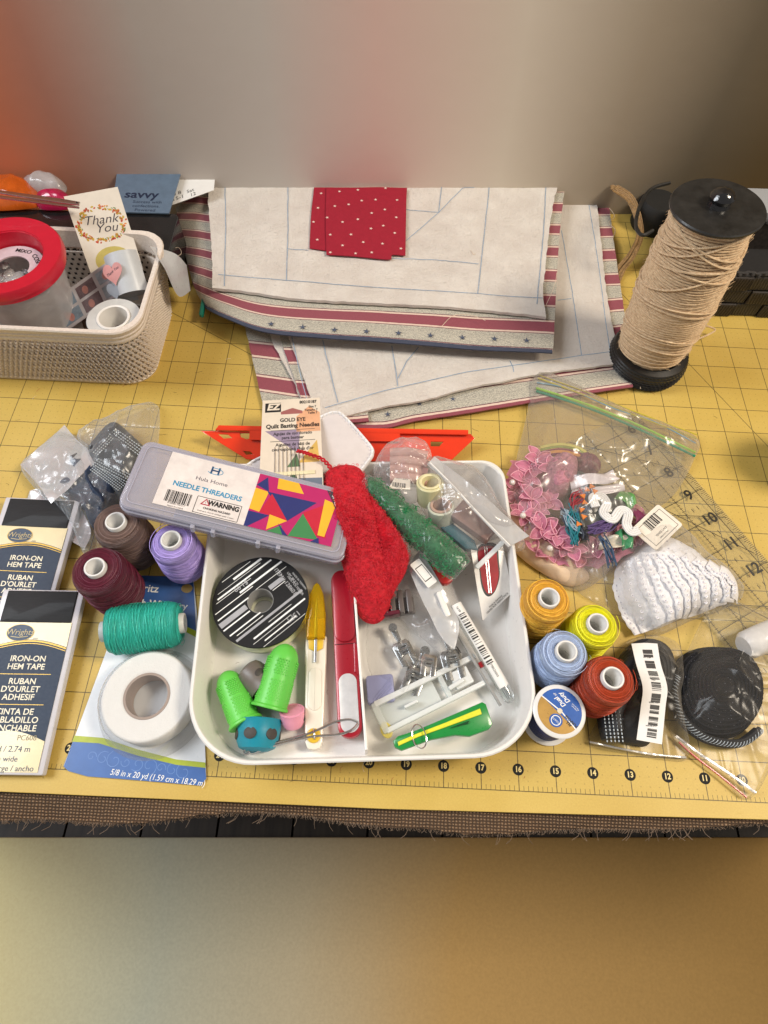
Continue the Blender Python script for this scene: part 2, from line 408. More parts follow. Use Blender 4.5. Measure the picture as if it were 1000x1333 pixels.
def mat_burlap():
    s = NT('burlap'); co = s.coord('Object')
    wx = s.new('ShaderNodeTexWave', {'Vector': co, 'Scale': 3.4, 'Distortion': 1.6, 'Detail': 1, 'Detail Scale': 2}, bands_direction='X')
    wy = s.new('ShaderNodeTexWave', {'Vector': co, 'Scale': 4.2, 'Distortion': 1.8, 'Detail': 1, 'Detail Scale': 2}, bands_direction='Y')
    mm = s.math('MULTIPLY', wx, wy); n = s.new('ShaderNodeTexNoise', {'Vector': co, 'Scale': 3, 'Detail': 5})
    r = s.ramp(mm, [(.0, (.05, .028, .015)), (.3, (.20, .12, .068)), (1, (.40, .27, .165))]); mx = mixc(s, .35, r, s.ramp(n, [(.3, (.35, .33, .3)), (.7, (.65, .6, .55))]), 'OVERLAY')
    b = s.new('ShaderNodeBsdfPrincipled', {'Roughness': .95}); lk(s, mx, b, 'Base Color')
    bp = s.new('ShaderNodeBump', {'Height': mm, 'Strength': .9, 'Distance': .06}); s.t.links.new(bp.outputs[0], b.inputs['Normal']); return s.end(b)
BUR = mat_burlap()
edge = [(-60, 1078), (0, 1069), (60, 1067), (130, 1072), (200, 1070), (260, 1062), (330, 1058), (400, 1063), (470, 1074), (560, 1080), (610, 1086), (680, 1084), (760, 1080), (860, 1080), (1000, 1072), (1070, 1078)]
B = P(edge, -.35); Tp = [Vector((-11.5 + i * 2.4, -.1 + i * .045, -.03)) for i in range(11)]
t = thing('burlap_cloth', 'brown burlap cloth with frayed front edge under the yellow mat', 'cloth')
def bz(x, y, u, v): return (-.12 * math.sin(u * 19) * (1 - v) + .05 * nz(x, y, 3, 1.2)) * (1 - v)
coons('cloth_sheet', B, [B[-1], Tp[-1]], Tp, [B[0], Tp[0]], 160, 10, .04, BUR, t, zf=bz, jit=.05)
m = MB(); bs = resample(smoothp(B, 8), 1400, False)
for p in bs:
    q = p + Vector((random.uniform(-.02, .02), .02, 0)); L = random.uniform(.03, .14) if random.random() < .96 else .35
    a = random.uniform(-1.0, 1.0); m.tube([q, q + Vector((math.sin(a) * L * .4, -L * .5, random.uniform(-.1, .04))), q + Vector((math.sin(a) * L, -L * .8, random.uniform(-.2, .08)))], .006, 3, caps=False)
m.obj('fringe', M('burlap_fibre', (.22, .15, .10), .9), t, kind='stuff')

def mat_mat():
    s = NT('cutting_mat_surface'); tc = s.new('ShaderNodeTexCoord'); sp = s.new('ShaderNodeSeparateXYZ', {0: (tc, 'Object')})
    X, Y = (sp, 0), (sp, 1)
    co = s.coord('Object')
    def line(v, per, wd, off=0.0):        # 1 on the line
        a = s.math('ADD', v, off + per / 2); b_ = s.math('FLOORED_MODULO', a, per); c_ = s.math('SUBTRACT', b_, per / 2); d = s.math('ABSOLUTE', c_)
        return s.math('LESS_THAN', d, wd / 2)
    def AND(*a):
        r = a[0]
        for q in a[1:]: r = s.math('MULTIPLY', r, q)
        return r
    def OR(a, b_): return s.math('MAXIMUM', a, b_)
    inside = AND(s.math('GREATER_THAN', Y, -.012), s.math('LESS_THAN', Y, 23.01))
    g = AND(OR(line(X, 1, .024), line(Y, 1, .024)), inside)
    tick = AND(line(X, .125, .014), s.math('GREATER_THAN', Y, 0), s.math('LESS_THAN', Y, .13))
    d1 = s.math('ADD', X, Y); d2 = s.math('SUBTRACT', Y, X)
    # long diagonals printed on the mat
    dg = AND(OR(line(s.math('MULTIPLY_ADD', Y, 1.732, X), 200, .05, -19.98), line(s.math('MULTIPLY_ADD', X, 1.732, Y), 200, .05, -34.64)), inside)
    dx = line(X, .25, .034); dy = line(Y, .25, .034); dots = AND(dx, dy, inside)
    big = s.new('ShaderNodeTexNoise', {'Vector': co, 'Scale': .35, 'Detail': 5}); fine = s.new('ShaderNodeTexNoise', {'Vector': co, 'Scale': 22, 'Detail': 5})
    base = s.ramp(big, [(.3, srgb('c2a34e')), (.7, srgb('cdb05e'))])
    b1 = mixc(s, .16, base, fine, 'OVERLAY')
    spn = s.new('ShaderNodeTexNoise', {'Vector': co, 'Scale': 1.6, 'Detail': 8, 'Roughness': .75}); sps = s.ramp(spn, [(.70, (0, 0, 0)), (.76, (1, 1, 1))])
    b2 = mixc(s, s.math('MULTIPLY', sps, .5), b1, srgb('5a4420'))
    sc = s.coord('Object', (1, 7, 1), (0, 0, .5)); scn = s.new('ShaderNodeTexNoise', {'Vector': sc, 'Scale': 1.5, 'Detail': 9, 'Roughness': .8}); scr = s.ramp(scn, [(.61, (0, 0, 0)), (.68, (1, 1, 1))])
    b2b = mixc(s, s.math('MULTIPLY', scr, .22), b2, srgb('7a5c28'))
    wearn = s.new('ShaderNodeTexNoise', {'Vector': co, 'Scale': 9, 'Detail': 3}); fade = s.math('MULTIPLY_ADD', wearn, .5, .55)
    b3 = mixc(s, s.math('MULTIPLY', dots, .33), b2b, (.16, .10, .03))
    ln = OR(OR(g, tick), dg)
    b4 = mixc(s, s.math('MULTIPLY', ln, fade), b3, (.022, .02, .012))
    b = s.new('ShaderNodeBsdfPrincipled', {'Roughness': .48}); lk(s, b4, b, 'Base Color'); b.inputs['Specular IOR Level'].default_value = .35
    cut = s.math('ADD', fine, scr)
    bp = s.new('ShaderNodeBump', {'Height': cut, 'Strength': .12, 'Distance': .02}); s.t.links.new(bp.outputs[0], b.inputs['Normal']); return s.end(b)
ct = thing('cutting_mat', 'yellow self healing cutting mat with inch grid and numbered front edge', 'cutting mat')
m = MB(); m.prism([(-19, -.62), (-10, -.60), (0.5, -.575), (10.5, -.40), (19, -.33), (19, 23.9), (-19, 22.9)], -.08, 0, .012); m.obj('mat_sheet', mat_mat(), ct, False)
numm = M('mat_print_black', (.008, .008, .007), .85)
dm = None
YEL = M('mat_numeral', srgb('e6cf8a'), .5)
for k in range(-9, 14):
    n_ = 20 - k
    if dm is None:
        m = MB(); m.prism(ell(.15, .15, 24), .0012, .0035); d0 = m.obj('number_disc', numm, ct, False); dm = d0.data
    else: d0 = D.objects.new('number_disc', dm); C.objects.link(d0); d0.parent = ct
    d0.location = (k, .53, 0)
    text(d0, str(n_), 0, 0, .0055, .2, YEL, sx=.9, bold=.006, name='numeral', ext=.001)

# ================================================================ FABRIC PILES
def mat_stripe(name, per=1.6, off=0.0):
    s = NT(name); tc = s.new('ShaderNodeTexCoord'); co = s.new('ShaderNodeMapping', {'Vector': (tc, 'UV')})
    sp = s.new('ShaderNodeSeparateXYZ', {0: co}); nn = s.new('ShaderNodeTexNoise', {'Vector': co, 'Scale': 5, 'Detail': 4})
    v = s.math('MULTIPLY_ADD', nn, .03, (sp, 1)); t = s.math('DIVIDE', s.math('ADD', v, off - .015), per); t = s.math('FRACT', t)
    t = s.math('ABSOLUTE', s.math('SUBTRACT', t, .5)); t = s.math('MULTIPLY', t, 2.0)     # 1 at the grey centre, 0 at the maroon centre
    gw = s.new('ShaderNodeTexWave', {'Vector': co, 'Scale': 7, 'Distortion': 7, 'Detail': 2, 'Detail Scale': 3}, bands_direction='Y')
    grey = s.ramp(gw, [(.25, srgb('85837c')), (.75, srgb('cdc6b4'))])
    mar = srgb('8c4450'); dk = srgb('6b3f48'); crm = srgb('dcc3b2')
    r = s.ramp(t, [(0, mar), (.36, crm), (.48, dk), (.53, (1, 1, 1))], 'CONSTANT')
    isg = s.math('GREATER_THAN', t, .53); c1 = mixc(s, isg, r, grey)
    wv = s.new('ShaderNodeTexNoise', {'Vector': s.new('ShaderNodeMapping', {'Vector': (tc, 'UV'), 'Scale': (60, 8, 1)}), 'Scale': 1, 'Detail': 3})
    wv2 = s.new('ShaderNodeTexNoise', {'Vector': s.new('ShaderNodeMapping', {'Vector': (tc, 'UV'), 'Scale': (9, 60, 1)}), 'Scale': 1, 'Detail': 3})
    c2 = mixc(s, .45, c1, s.math('MULTIPLY_ADD', wv, .5, s.math('MULTIPLY', wv2, .5)), 'OVERLAY')
    b = s.new('ShaderNodeBsdfPrincipled', {'Roughness': .85, 'Sheen Weight': .2}); lk(s, c2, b, 'Base Color')
    bp = s.new('ShaderNodeBump', {'Height': s.math('ADD', wv, wv2), 'Strength': .35, 'Distance': .02}); s.t.links.new(bp.outputs[0], b.inputs['Normal']); return s.end(b)
def mat_batting():
    s = NT('cotton_batting'); co = s.coord('Object'); n = s.new('ShaderNodeTexNoise', {'Vector': co, 'Scale': 1.1, 'Detail': 6})
    f = s.new('ShaderNodeTexNoise', {'Vector': co, 'Scale': 13, 'Detail': 6, 'Roughness': .7, 'Distortion': 1.2})
    r = s.ramp(n, [(.3, srgb('e0d5ca')), (.7, srgb('f0e8de'))]); c = mixc(s, .25, r, f, 'OVERLAY')
    b = s.new('ShaderNodeBsdfPrincipled', {'Roughness': .95, 'Sheen Weight': .5}); lk(s, c, b, 'Base Color')
    sm = s.math('MULTIPLY_ADD', n, 1.5, f)
    bp = s.new('ShaderNodeBump', {'Height': sm, 'Strength': .95, 'Distance': .09}); s.t.links.new(bp.outputs[0], b.inputs['Normal']); return s.end(b)
STR = mat_stripe('striped_star_fabric', 1.6, 1.05); STR2 = mat_stripe('striped_star_fabric_lower', 1.6, .95); BAT = mat_batting()
NAVYP = M('navy_print', srgb('4b5468'), .8); BLUEL = M('blue_marker', srgb('93abc4'), .8, var=.3, vs=8); NAVYF = M('navy_fabric', srgb('3f4558'), .9)
FIB = M('cotton_fibre', (.85, .82, .78), .9); THR = M('cream_thread', srgb('d8c4ae'), .8)
def put_stars(par, path, every, z, r, mat=NAVYP, seed=0):
    rr = random.Random(seed); pts = resample(smoothp(path, 8), max(2, int(sum((b - a).length for a, b in zip(path, path[1:])) / every)), False)
    me = None
    for p in pts:
        if me is None:
            o = shape('printed_star', [star(r, q=.3)], 0, .004, mat, par); me = o.data
        else: o = D.objects.new('printed_star', me); C.objects.link(o); o.parent = par
        o.location = (p.x, p.y, z if not callable(z) else z(p)); o.rotation_euler.z = rr.uniform(-.2, .2)
def fibres(par, zone, n, z, L=(.05, .16), seed=3, mat=FIB, r=.004):
    rr = random.Random(seed); m = MB()
    for _ in range(n):
        a, b, c, d = zone; u, v = rr.random(), rr.random(); p = (a * (1 - u) + b * u) * (1 - v) + (d * (1 - u) + c * u) * v
        p = Vector((p.x, p.y, z(p.x, p.y) if callable(z) else z)); an = rr.uniform(0, 6.28); l = rr.uniform(*L); d1 = Vector((math.cos(an), math.sin(an), 0)) * l; d2 = Vector((math.cos(an + rr.uniform(-1.5, 1.5)), math.sin(an + .8), 0)) * l
        m.tube([p, p + d1 * .5 + Vector((0, 0, rr.uniform(.01, .04))), p + d1 * .6 + d2 * .6], r, 3, caps=False)
    return m.obj('loose_fibres', mat, par, kind='stuff')
def blines(par, lines, z, zf=None):
    m = MB()
    for L in lines:
        pts = resample([at(x, y, z) for x, y in L], 26, False)
        pts = [Vector((p.x + .015 * nz(p.x, p.y, 1, 2), p.y + .015 * nz(p.x, p.y, 2, 2), (zf(p.x, p.y) if zf else z) + .008)) for p in pts]
        m.strip(pts, .024, .003)
    return m.obj('drawn_line', BLUEL, par)

# lower pile --------------------------------------------------------
zB = lambda x, y, u=0, v=0: .025 * nz(x, y, 7, .5)
t = thing('quilt_stack', 'lower folded quilt backing and batting with striped border, its corner by the jute spool', 'quilt', group='layered quilt pieces')
coons('backing_fabric', P([(345, 540), (400, 549), (440, 554), (500, 557), (541, 548), (606, 538), (684, 525), (760, 513), (824, 503)], .16), P([(824, 503), (822, 470), (812, 400), (800, 320), (792, 262), (786, 244)], .3),
      P([(250, 244), (500, 244), (786, 244)], .3), P([(345, 540), (334, 490), (320, 430), (290, 300), (250, 244)], .16), 90, 70, .05, STR2, t, zf=zB, jit=.02, uvs=(13, 12.8))
coons('batting_layer', P([(398, 547), (430, 549), (470, 548)], .27), P([(470, 548), (460, 430), (440, 300), (430, 244)], .3), P([(300, 244), (430, 244)], .3), P([(398, 547), (384, 500), (350, 430), (330, 330), (300, 244)], .27), 14, 40, .06, BAT, t, jit=.06)
coons('folded_backing', P([(402, 548), (440, 551), (480, 548)], .33), P([(480, 548), (470, 430), (450, 300), (430, 244)], .33), P([(320, 244), (430, 244)], .33), P([(402, 548), (386, 500), (362, 430), (340, 330), (320, 244)], .33), 14, 60, .04, STR2, t, jit=.02, uvs=(3, 12.8))
zB2 = lambda x, y, u=0, v=0: .03 * nz(x, y, 7, .5) + .012 * nz(x, y, 3, 3)
coons('batting', P([(413, 541), (450, 541), (500, 529), (551, 521), (602, 507), (650, 497), (704, 486), (760, 479), (808, 473)], .42), P([(808, 473), (806, 452), (799, 430), (789, 376), (782, 308), (775, 245), (771, 244)], .45),
      P([(330, 244), (500, 244), (771, 244)], .45), P([(413, 541), (402, 510), (388, 470), (374, 430), (352, 330), (330, 244)], .42), 90, 60, .1, BAT, t, zf=zB2, jit=.035)
zb2 = lambda x, y: .435 + .03 * nz(x, y, 7, .5) + .012 * nz(x, y, 3, 3) + .012
blines(t, [[(763, 244), (777, 330), (795, 466)], [(731, 301), (745, 380), (757, 463)], [(726, 391), (744, 389)], [(423, 531), (470, 517), (500, 509), (600, 486), (700, 471), (804, 457)], [(380, 438), (393, 496), (402, 528)], [(420, 442), (435, 505), (440, 524)],
           [(510, 450), (514, 475), (518, 503)], [(518, 493), (530, 470), (545, 452)], [(664, 470), (668, 478), (669, 484)]], .44, zb2)
put_stars(t, P([(505, 540), (551, 525), (592, 520), (632, 514), (673, 507), (716, 500), (758, 494), (799, 489)], .2), 1.02, .235, .13)
fibres(t, P([(420, 530), (800, 470), (770, 250), (400, 430)], .45), 900, zb2, seed=5)
m = MB()
for q in ([(785, 262), (800, 280), (793, 290), (801, 300), (795, 318), (800, 330)], [(822, 488), (828, 484), (832, 495), (834, 506)], [(790, 250), (812, 251), (814, 244), (800, 243)]):
    m.tube(smoothp(P(q, .3), 6), .012, 5)
m.obj('loose_thread', THR, t)

# upper pile --------------------------------------------------------
def zA(x, y, u=0, v=0): return .04 * nz(x, y, 2, .45)
t = thing('quilt_stack', 'upper quilt backing and batting with striped starry border, under the red star fabric', 'quilt', group='layered quilt pieces')
def zr_(u): return .32 + .75 * (1 - (1 - min(1, u * 5.5)) ** 2)          # the left edge droops to the mat
def flat(l): return [Vector((p.x, p.y, 0)) for p in l]
def zA1(x, y, u, v): return zA(x, y) * min(1, u * 6) + zr_(u) - .1 * max(0, 1 - v * 14) ** 2
coons('backing_fabric', flat([at(x, y, zr_(max(0, (x - 262) / 458))) for x, y in ((262, 392), (275, 406), (300, 417), (345, 428), (420, 436), (500, 441), (600, 449), (720, 457))]), flat(P([(720, 457), (723, 400), (727, 330), (733, 262), (737, 244)], 1.07)),
      flat([at(x, y, zr_(max(0, (x - 213) / 524))) for x, y in ((213, 244), (240, 244), (300, 244), (500, 244), (737, 244))]), flat(P([(262, 392), (250, 365), (236, 310), (225, 255), (213, 244)], .32)), 110, 80, .05, STR, t, zf=zA1, jit=.02, uvs=(14, 10.95))
ne = ((262, 396), (275, 410), (300, 421), (345, 432), (420, 440), (500, 445), (600, 453), (719, 460))
coons('navy_edge', flat([at(x, y, zr_(max(0, (x - 262) / 458)) - .06) for x, y in ne]), flat(P([(719, 460), (719, 450)], 1.0)), flat([at(x, y - 9, zr_(max(0, (x - 262) / 458)) - .06) for x, y in ne]), flat([at(262, 396, .26), at(262, 387, .26)]), 60, 3, .05, NAVYF, t,
      zf=lambda x, y, u, v: zA(x, y) * min(1, u * 6) + zr_(u) - .07)
m = MB(); m.prism([tuple(at(x, y, .7)[:2]) for x, y in ((330, 415), (712, 445), (722, 244), (290, 244))], .5, .96, .05); m.obj('inner_layer', BAT, t)
def zA2(x, y, u=0, v=0): return .04 * nz(x, y, 2, .45) + .015 * nz(x, y, 3, 3)
coons('batting', P([(276, 374), (320, 379), (374, 387), (440, 392), (500, 395), (588, 400), (670, 407), (711, 413)], 1.26), P([(711, 413), (707, 380), (711, 342), (714, 308), (721, 262), (726, 244)], 1.26), P([(272, 244), (500, 244), (726, 244)], 1.26),
      P([(276, 374), (276, 330), (271, 262), (272, 244)], 1.26), 90, 60, .12, BAT, t, zf=zA2, jit=.035)
za2 = lambda x, y: 1.26 + .04 * nz(x, y, 2, .45) + .015 * nz(x, y, 3, 3) + .012
blines(t, [[(293, 244), (294, 300), (292, 372)], [(375, 244), (375, 300), (373, 365)], [(284, 357), (400, 367), (500, 375), (600, 381), (706, 388)], [(374, 324), (402, 326)], [(510, 336), (570, 338), (623, 344)], [(637, 244), (630, 310), (622, 383)],
           [(711, 244), (708, 300), (699, 396)], [(529, 313), (571, 277), (603, 244), (618, 244)], [(529, 273), (571, 277)], [(575, 244), (571, 277)]], 1.27, za2)
def zst(p): return zA(p.x, p.y) + 1.078
put_stars(t, P([(353, 421), (392, 425), (436, 429), (478, 431), (518, 433), (559, 436), (602, 438), (645, 440), (686, 443)], 1.1), .96, zst, .15)
for q, zq in (((264, 287), .78), ((266, 331), .76), ((271, 367), .74), ((313, 416), .80), ((279, 401), .56)):
    p = at(q[0], q[1], zq); o = shape('printed_star', [star(.15, q=.3)], 0, .06, NAVYP, t); o.location = (p.x, p.y, zq - .02)
fibres(t, P([(280, 372), (706, 408), (718, 244), (275, 244)], 1.28), 1300, za2, seed=9)
m = MB()
for q in ([(222, 326), (232, 322), (236, 330), (226, 336)], [(575, 425), (590, 411), (612, 410), (632, 417)], [(711, 397), (722, 372), (725, 355)], [(613, 326), (616, 331), (619, 330)]):
    m.tube(smoothp(P(q, 1.3), 6), .01, 5)
m.obj('loose_thread', THR, t)

# red star fabric
RED = M('red_cotton', srgb('9c0d2a'), .85, var=.08, vs=6, bump=.4, bs=90)
t = thing('red_fabric', 'deep red cotton pieces printed with small cream stars on the upper batting', 'fabric')
def zr(k): return lambda x, y, u=0, v=0: .04 * nz(x, y, 2, .45) + .02 * nz(x, y, k, .9)
coons('fabric_piece', P([(403, 323), (425, 326), (450, 328)], 1.33), P([(450, 328), (452, 270), (455, 244)], 1.33), P([(409, 244), (455, 244)], 1.33), P([(403, 323), (405, 280), (409, 244)], 1.33), 10, 26, .03, RED, t, zf=zr(4))
coons('fabric_piece', P([(425, 331), (465, 333), (508, 337), (509, 331), (528, 332)], 1.38), P([(528, 332), (529, 270), (530, 244)], 1.38), P([(425, 244), (530, 244)], 1.38), P([(425, 331), (424, 280), (425, 244)], 1.38), 20, 26, .03, RED, t, zf=zr(5))
me = None
for q in ((418, 250), (414, 269), (408, 287), (413, 310), (442, 249), (436, 268), (454, 266), (426, 283), (446, 289), (430, 305), (446, 319), (430, 328), (457, 305), (466, 286), (471, 261), (489, 260), (502, 245), (501, 273), (484, 278), (516, 283), (499, 294), (483, 298),
          (473, 315), (498, 317), (514, 303), (517, 260), (522, 323), (484, 328), (463, 329), (466, 247)):
    p = at(q[0], q[1], 1.39)
    if me is None: o = shape('printed_star', [star(.07, q=.42)], 0, .006, M('cream_print', srgb('ecd0c4'), .7), t); me = o.data
    else: o = D.objects.new('printed_star', me); C.objects.link(o); o.parent = t
    o.location = (p.x, p.y, (1.384 if q[0] > 425 else 1.334) + zr(5 if q[0] > 425 else 4)(p.x, p.y)); o.rotation_euler.z = random.uniform(-.5, .5)
# green pin and white printed ticket
m = MB(); p = at(265, 404, .3); m.prism(rrect(.16, .9, .07, 4), -.07, .07, .03, TR(p.x, p.y, .45, .05)); o = m.obj('plastic_clip', M('teal_plastic', srgb('0c6f5c'), .3)); tag(o, 'dark teal plastic clip peeking from under the left edge of the quilts', 'clip')
t = thing('printed_slip', 'white paper slip with black lettering at the back left of the upper quilt', 'paper', frame(at(221, 268, 1.6), at(283, 246, 1.6)))
m = MB(); m.prism([(0, 0), (1.9, 0), (2.6, 1.3), (.1, 1.3)], 0, .012); m.obj('sheet', PAPER, t, False)
text(t, '30 8\n15-1', .45, .4, .014, .28, BLACK, shear=.3); text(t, 'Sat\n12', 1.05, .3, .014, .26, BLACK, shear=.3)

# ================================================================ BASKET AT THE LEFT AND WHAT IS IN IT
def mat_weave(name, c1, c2, sx=4, sz=5, rough=.5):
    s = NT(name); co = s.coord('Object'); w1 = s.new('ShaderNodeTexNoise', {'Vector': co, 'Scale': 14, 'Detail': 4})
    r = s.ramp(w1, [(.3, c1), (.7, c2)]); b = s.new('ShaderNodeBsdfPrincipled', {'Base Color': r, 'Roughness': rough}); return s.end(b)
BEI = mat_weave('beige_plastic', srgb('d6c9bb'), srgb('e6dbcf'))
t = thing('storage_basket', 'beige woven look plastic basket holding the red rimmed tub and rolls', 'basket', TR(-13.05, 14.85, 0, 0))
def basket_wall(W0, H0, W1, H1, h, r0, r1, th):
    n = 10; A = rrect(W0, H0, r0, n); B_ = rrect(W1, H1, r1, n); return A, B_
W0, H0, W1, H1, hb = 9.2, 4.0, 10.1, 4.75, 3.0
def ringpt(u, z, off=0):       # u in 0..1 round the basket
    f = z / hb; w = W0 + (W1 - W0) * f + off * 2; h = H0 + (H1 - H0) * f + off * 2; r = .9
    L = [w - 2 * r, PI / 2 * r, h - 2 * r, PI / 2 * r] * 2; s = u * sum(L); k = 0
    while s > L[k] and k < 7: s -= L[k]; k += 1
    segs = [((-w / 2 + r, -h / 2), (1, 0)), ((w / 2 - r, -h / 2 + r), -PI / 2), ((w / 2, -h / 2 + r), (0, 1)), ((w / 2 - r, h / 2 - r), 0), ((w / 2 - r, h / 2), (-1, 0)), ((-w / 2 + r, h / 2 - r), PI / 2), ((-w / 2, h / 2 - r), (0, -1)), ((-w / 2 + r, -h / 2 + r), PI)]
    o, d = segs[k]
    if isinstance(d, tuple): return Vector((o[0] + d[0] * s, o[1] + d[1] * s, z))
    a = d + s / r; return Vector((o[0] + r * math.cos(a), o[1] + r * math.sin(a), z))
def rings(zs, offs, n=120, closed_prof=True):
    vs = []; fs = []; k = len(zs)
    for i in range(n):
        for z, o in zip(zs, offs): vs.append(ringpt(i / n, z, o))
    for i in range(n):
        j = (i + 1) % n
        for q in range(k if closed_prof else k - 1): w = (q + 1) % k; fs.append((i * k + q, j * k + q, j * k + w, i * k + w))
    return vs, fs
m = MB(); m.add(*rings([.02, 2.2, 2.2, .02], [-.10, -.10, -.16, -.16])); m.obj('inner_wall', BEI, t)
m = MB(); m.add(*rings([2.35, 2.4, 2.52, 2.56, 2.7, 2.74, 2.95, 3.0, 2.97, 2.35], [0, .03, .03, 0.01, .04, .02, .06, .03, -.12, -.12])); m.obj('rim', BEI, t)
m = MB(); m.add(*rings([0, .12, .16, .16, 0], [0, .03, 0, -.1, -.1])); m.obj('foot_band', BEI, t)
m = MB(); m.prism(rrect(W0 - .15, H0 - .15, .85, 8), .0, .08); m.obj('floor_panel', BEI, t)
m = MB()                                   # real woven strands
for row in range(13):
    z = .22 + row * .168; pts = [ringpt(i / 300, z, -.02 + .055 * math.cos(PI * (i + row) )) for i in range(300)]
    m.tube(pts, .046, 5, True)
m.obj('woven_strand', BEI, t, kind='stuff')
m = MB()
for i in range(150): m.tube([ringpt((i + .5) / 150, .1, -.03), ringpt((i + .5) / 150, 2.4, -.03)], .035, 4)
m.obj('upright_strand', BEI, t, kind='stuff')
m = MB(); hole = M('dark_hole', (.03, .02, .015), .9)
for r_ in range(8):
    for i in range(34): m.box(-4.2 + i * .25 + (r_ % 2) * .12, 1.832 + .125 * (.95 + r_ * .2) * .78, .95 + r_ * .2, .085, .02, .085)
m.obj('perforation', hole, t, False, kind='stuff')

# black ornate box behind the basket
t = thing('black_box', 'glossy black scroll patterned box behind the beige basket', 'box', TR(-14.6, 18.7, 0, .02))
BG = M('black_gloss', (.010, .010, .011), .18, var=.3, coat=.4)
m = MB(); m.prism(rrect(12.4, 2.1, .2), 0, 1.75, .05); m.obj('body', BG, t)
m = MB()
rr = random.Random(4)
for k in range(26):
    x0 = -5.6 + k * .46; z0 = rr.uniform(.5, 1.4); a0 = rr.uniform(0, 6); sc = rr.uniform(.18, .3)
    pts = [Vector((x0 + sc * (1 - i / 16) * math.cos(a0 + i * .55), -1.06, z0 + sc * (1 - i / 16) * math.sin(a0 + i * .55))) for i in range(15)]; m.tube(pts, .022, 4)
m.obj('scroll_relief', M('black_relief', (.03, .03, .033), .25), t)
GRY = M('grey_scroll', (.14, .14, .15), .35)
p = at(228, 262, 1.4)
# things behind: orange packet, pink packet, grey packet, blue card
def lump(name, label, cat, out, z0, h, mat, seed=1, wr=.12, ws=1.0, **k):
    o = pouch(name, P(out, z0), z0, h, mat, None, wr=wr, ws=ws, n=64, r=14, seed=seed, **k); return tag(o, label, cat)
lump('orange_packet', 'orange glossy packet on the black box at the far left', 'packet', [(-30, 240), (20, 232), (48, 246), (52, 262), (40, 272), (-30, 272)], 1.85, .55, M('orange_gloss', srgb('c45a16'), .25, var=.2, coat=.5), 2)
lump('pink_packet', 'crumpled pink and magenta packet below the metal tweezers at the back left', 'packet', [(48, 262), (62, 254), (85, 253), (95, 262), (90, 272), (70, 274), (52, 272)], 1.85, .45, M('magenta_gloss', srgb('b51a4c'), .2, var=.3, coat=.5), 3)
lump('grey_pebble_packet', 'grey and white glossy packet at the back left behind the tweezers', 'packet', [(30, 238), (60, 232), (85, 240), (84, 252), (60, 254), (40, 250)], 1.85, .5, M('grey_gloss', srgb('a9a3a2'), .25, var=.2, coat=.4), 4)
t = thing('blue_card', 'blue grey printed card with dark lettering behind the thank you card', 'card', frame(at(146, 277, 1.8), at(222, 279, 1.8)))
m = MB(); m.prism([(0, 0), (2.2, 0), (2.25, 2.4), (-.3, 2.4)], 0, .05); m.obj('card_sheet', M('blue_grey_card', srgb('5f7388'), .35, coat=.3), t, False)
NV = M('navy_ink', srgb('16243f'), .5); text(t, 'savvy', .95, 1.05, .052, .62, NV, bold=.012); text(t, 'Success with', 1.25, .62, .052, .22, NV); text(t, 'confections.', 1.25, .38, .052, .22, NV); text(t, 'Powered', 1.25, .14, .052, .22, NV)
# tweezers
t = thing('metal_tweezers', 'long bright metal tweezers pointing over the tub towards the thank you card', 'tweezers')
a, b_ = at(-25, 247, 4.6), at(104, 266, 4.1)
m = MB(); fm = frame(a, b_); L = (b_ - a).length; m.prism([(0, -.06), (L * .8, -.10), (L, -.075), (L, .075), (L * .8, .10), (0, .06)], 0, .05, .015, fm); m.obj('arm', CHROME, t)
m = MB(); m.prism([(0, .0), (L * .8, .06), (L * .97, .09), (L * .97, .15), (L * .8, .2), (0, .12)], -.25, -.2, .015, fm); m.obj('arm', CHROME, t)
m = MB(); m.tube([fm @ Vector((L - .08, 0, .03)), fm @ Vector((L - .08, 0, .06))], .03, 10); m.obj('pin', BLACK, t)

# clear tub with red ring
CP2 = FILM('frosted_tub', body=.5, edge=.35, bump=.12, bodycol=(.75, .72, .72))
c = at(2, 328, 3.9); RP = M('red_plastic', srgb('c3122f'), .35, var=.05, coat=.2)
t = thing('plastic_tub', 'frosted round tub with thick red rim standing in the beige basket', 'tub', TR(c.x, c.y, .12) @ Matrix.Diagonal((.92, .92, .86, 1)))
m = MB(); m.lathe([(1.2, 0), (1.7, 3.6), (1.82, 4.0), (1.76, 4.0), (1.65, 3.6), (1.15, .06), (0.001, .06)], 48); m.obj('cup', CP2, t)
m = MB(); m.lathe([(1.30, 4.02), (1.34, 4.22), (1.95, 4.30), (2.0, 4.2), (2.0, 3.95), (1.93, 3.9), (1.93, 3.75), (1.84, 3.75), (1.84, 4.05), (1.45, 4.0)], 64, close=True); m.obj('rim_ring', RP, t)
m = MB(); 
for k in range(60):
    a = PI * .25 + k / 59 * PI * 1.35
    pass
m.lathe([(1.42, 4.20), (1.28, 3.6), (1.20, 3.55), (1.30, 4.18)], 48, close=True); m.obj('inner_collar', RP, t)
m = MB(); arc = [(1.14 * math.cos(a), 1.14 * math.sin(a)) for a in [rad(-28 + i * 8) for i in range(27)]] + [(.62 * math.cos(a), .62 * math.sin(a) + .0) for a in [rad(180 - i * 8) for i in range(25)]]
m.prism(arc, 3.62, 3.68, .01); m.obj('label_plate', M('pale_pink_plastic', srgb('cdb9bf'), .4), t, False)
for s_, x_, y_, r_ in (('MIXO', .18, .86, -.15), ('COSI', .74, .50, -.95)): text(t, s_, x_, y_, 3.69, .24, BLACK, rot=r_, bold=.004)
m = MB(); rr = random.Random(2)
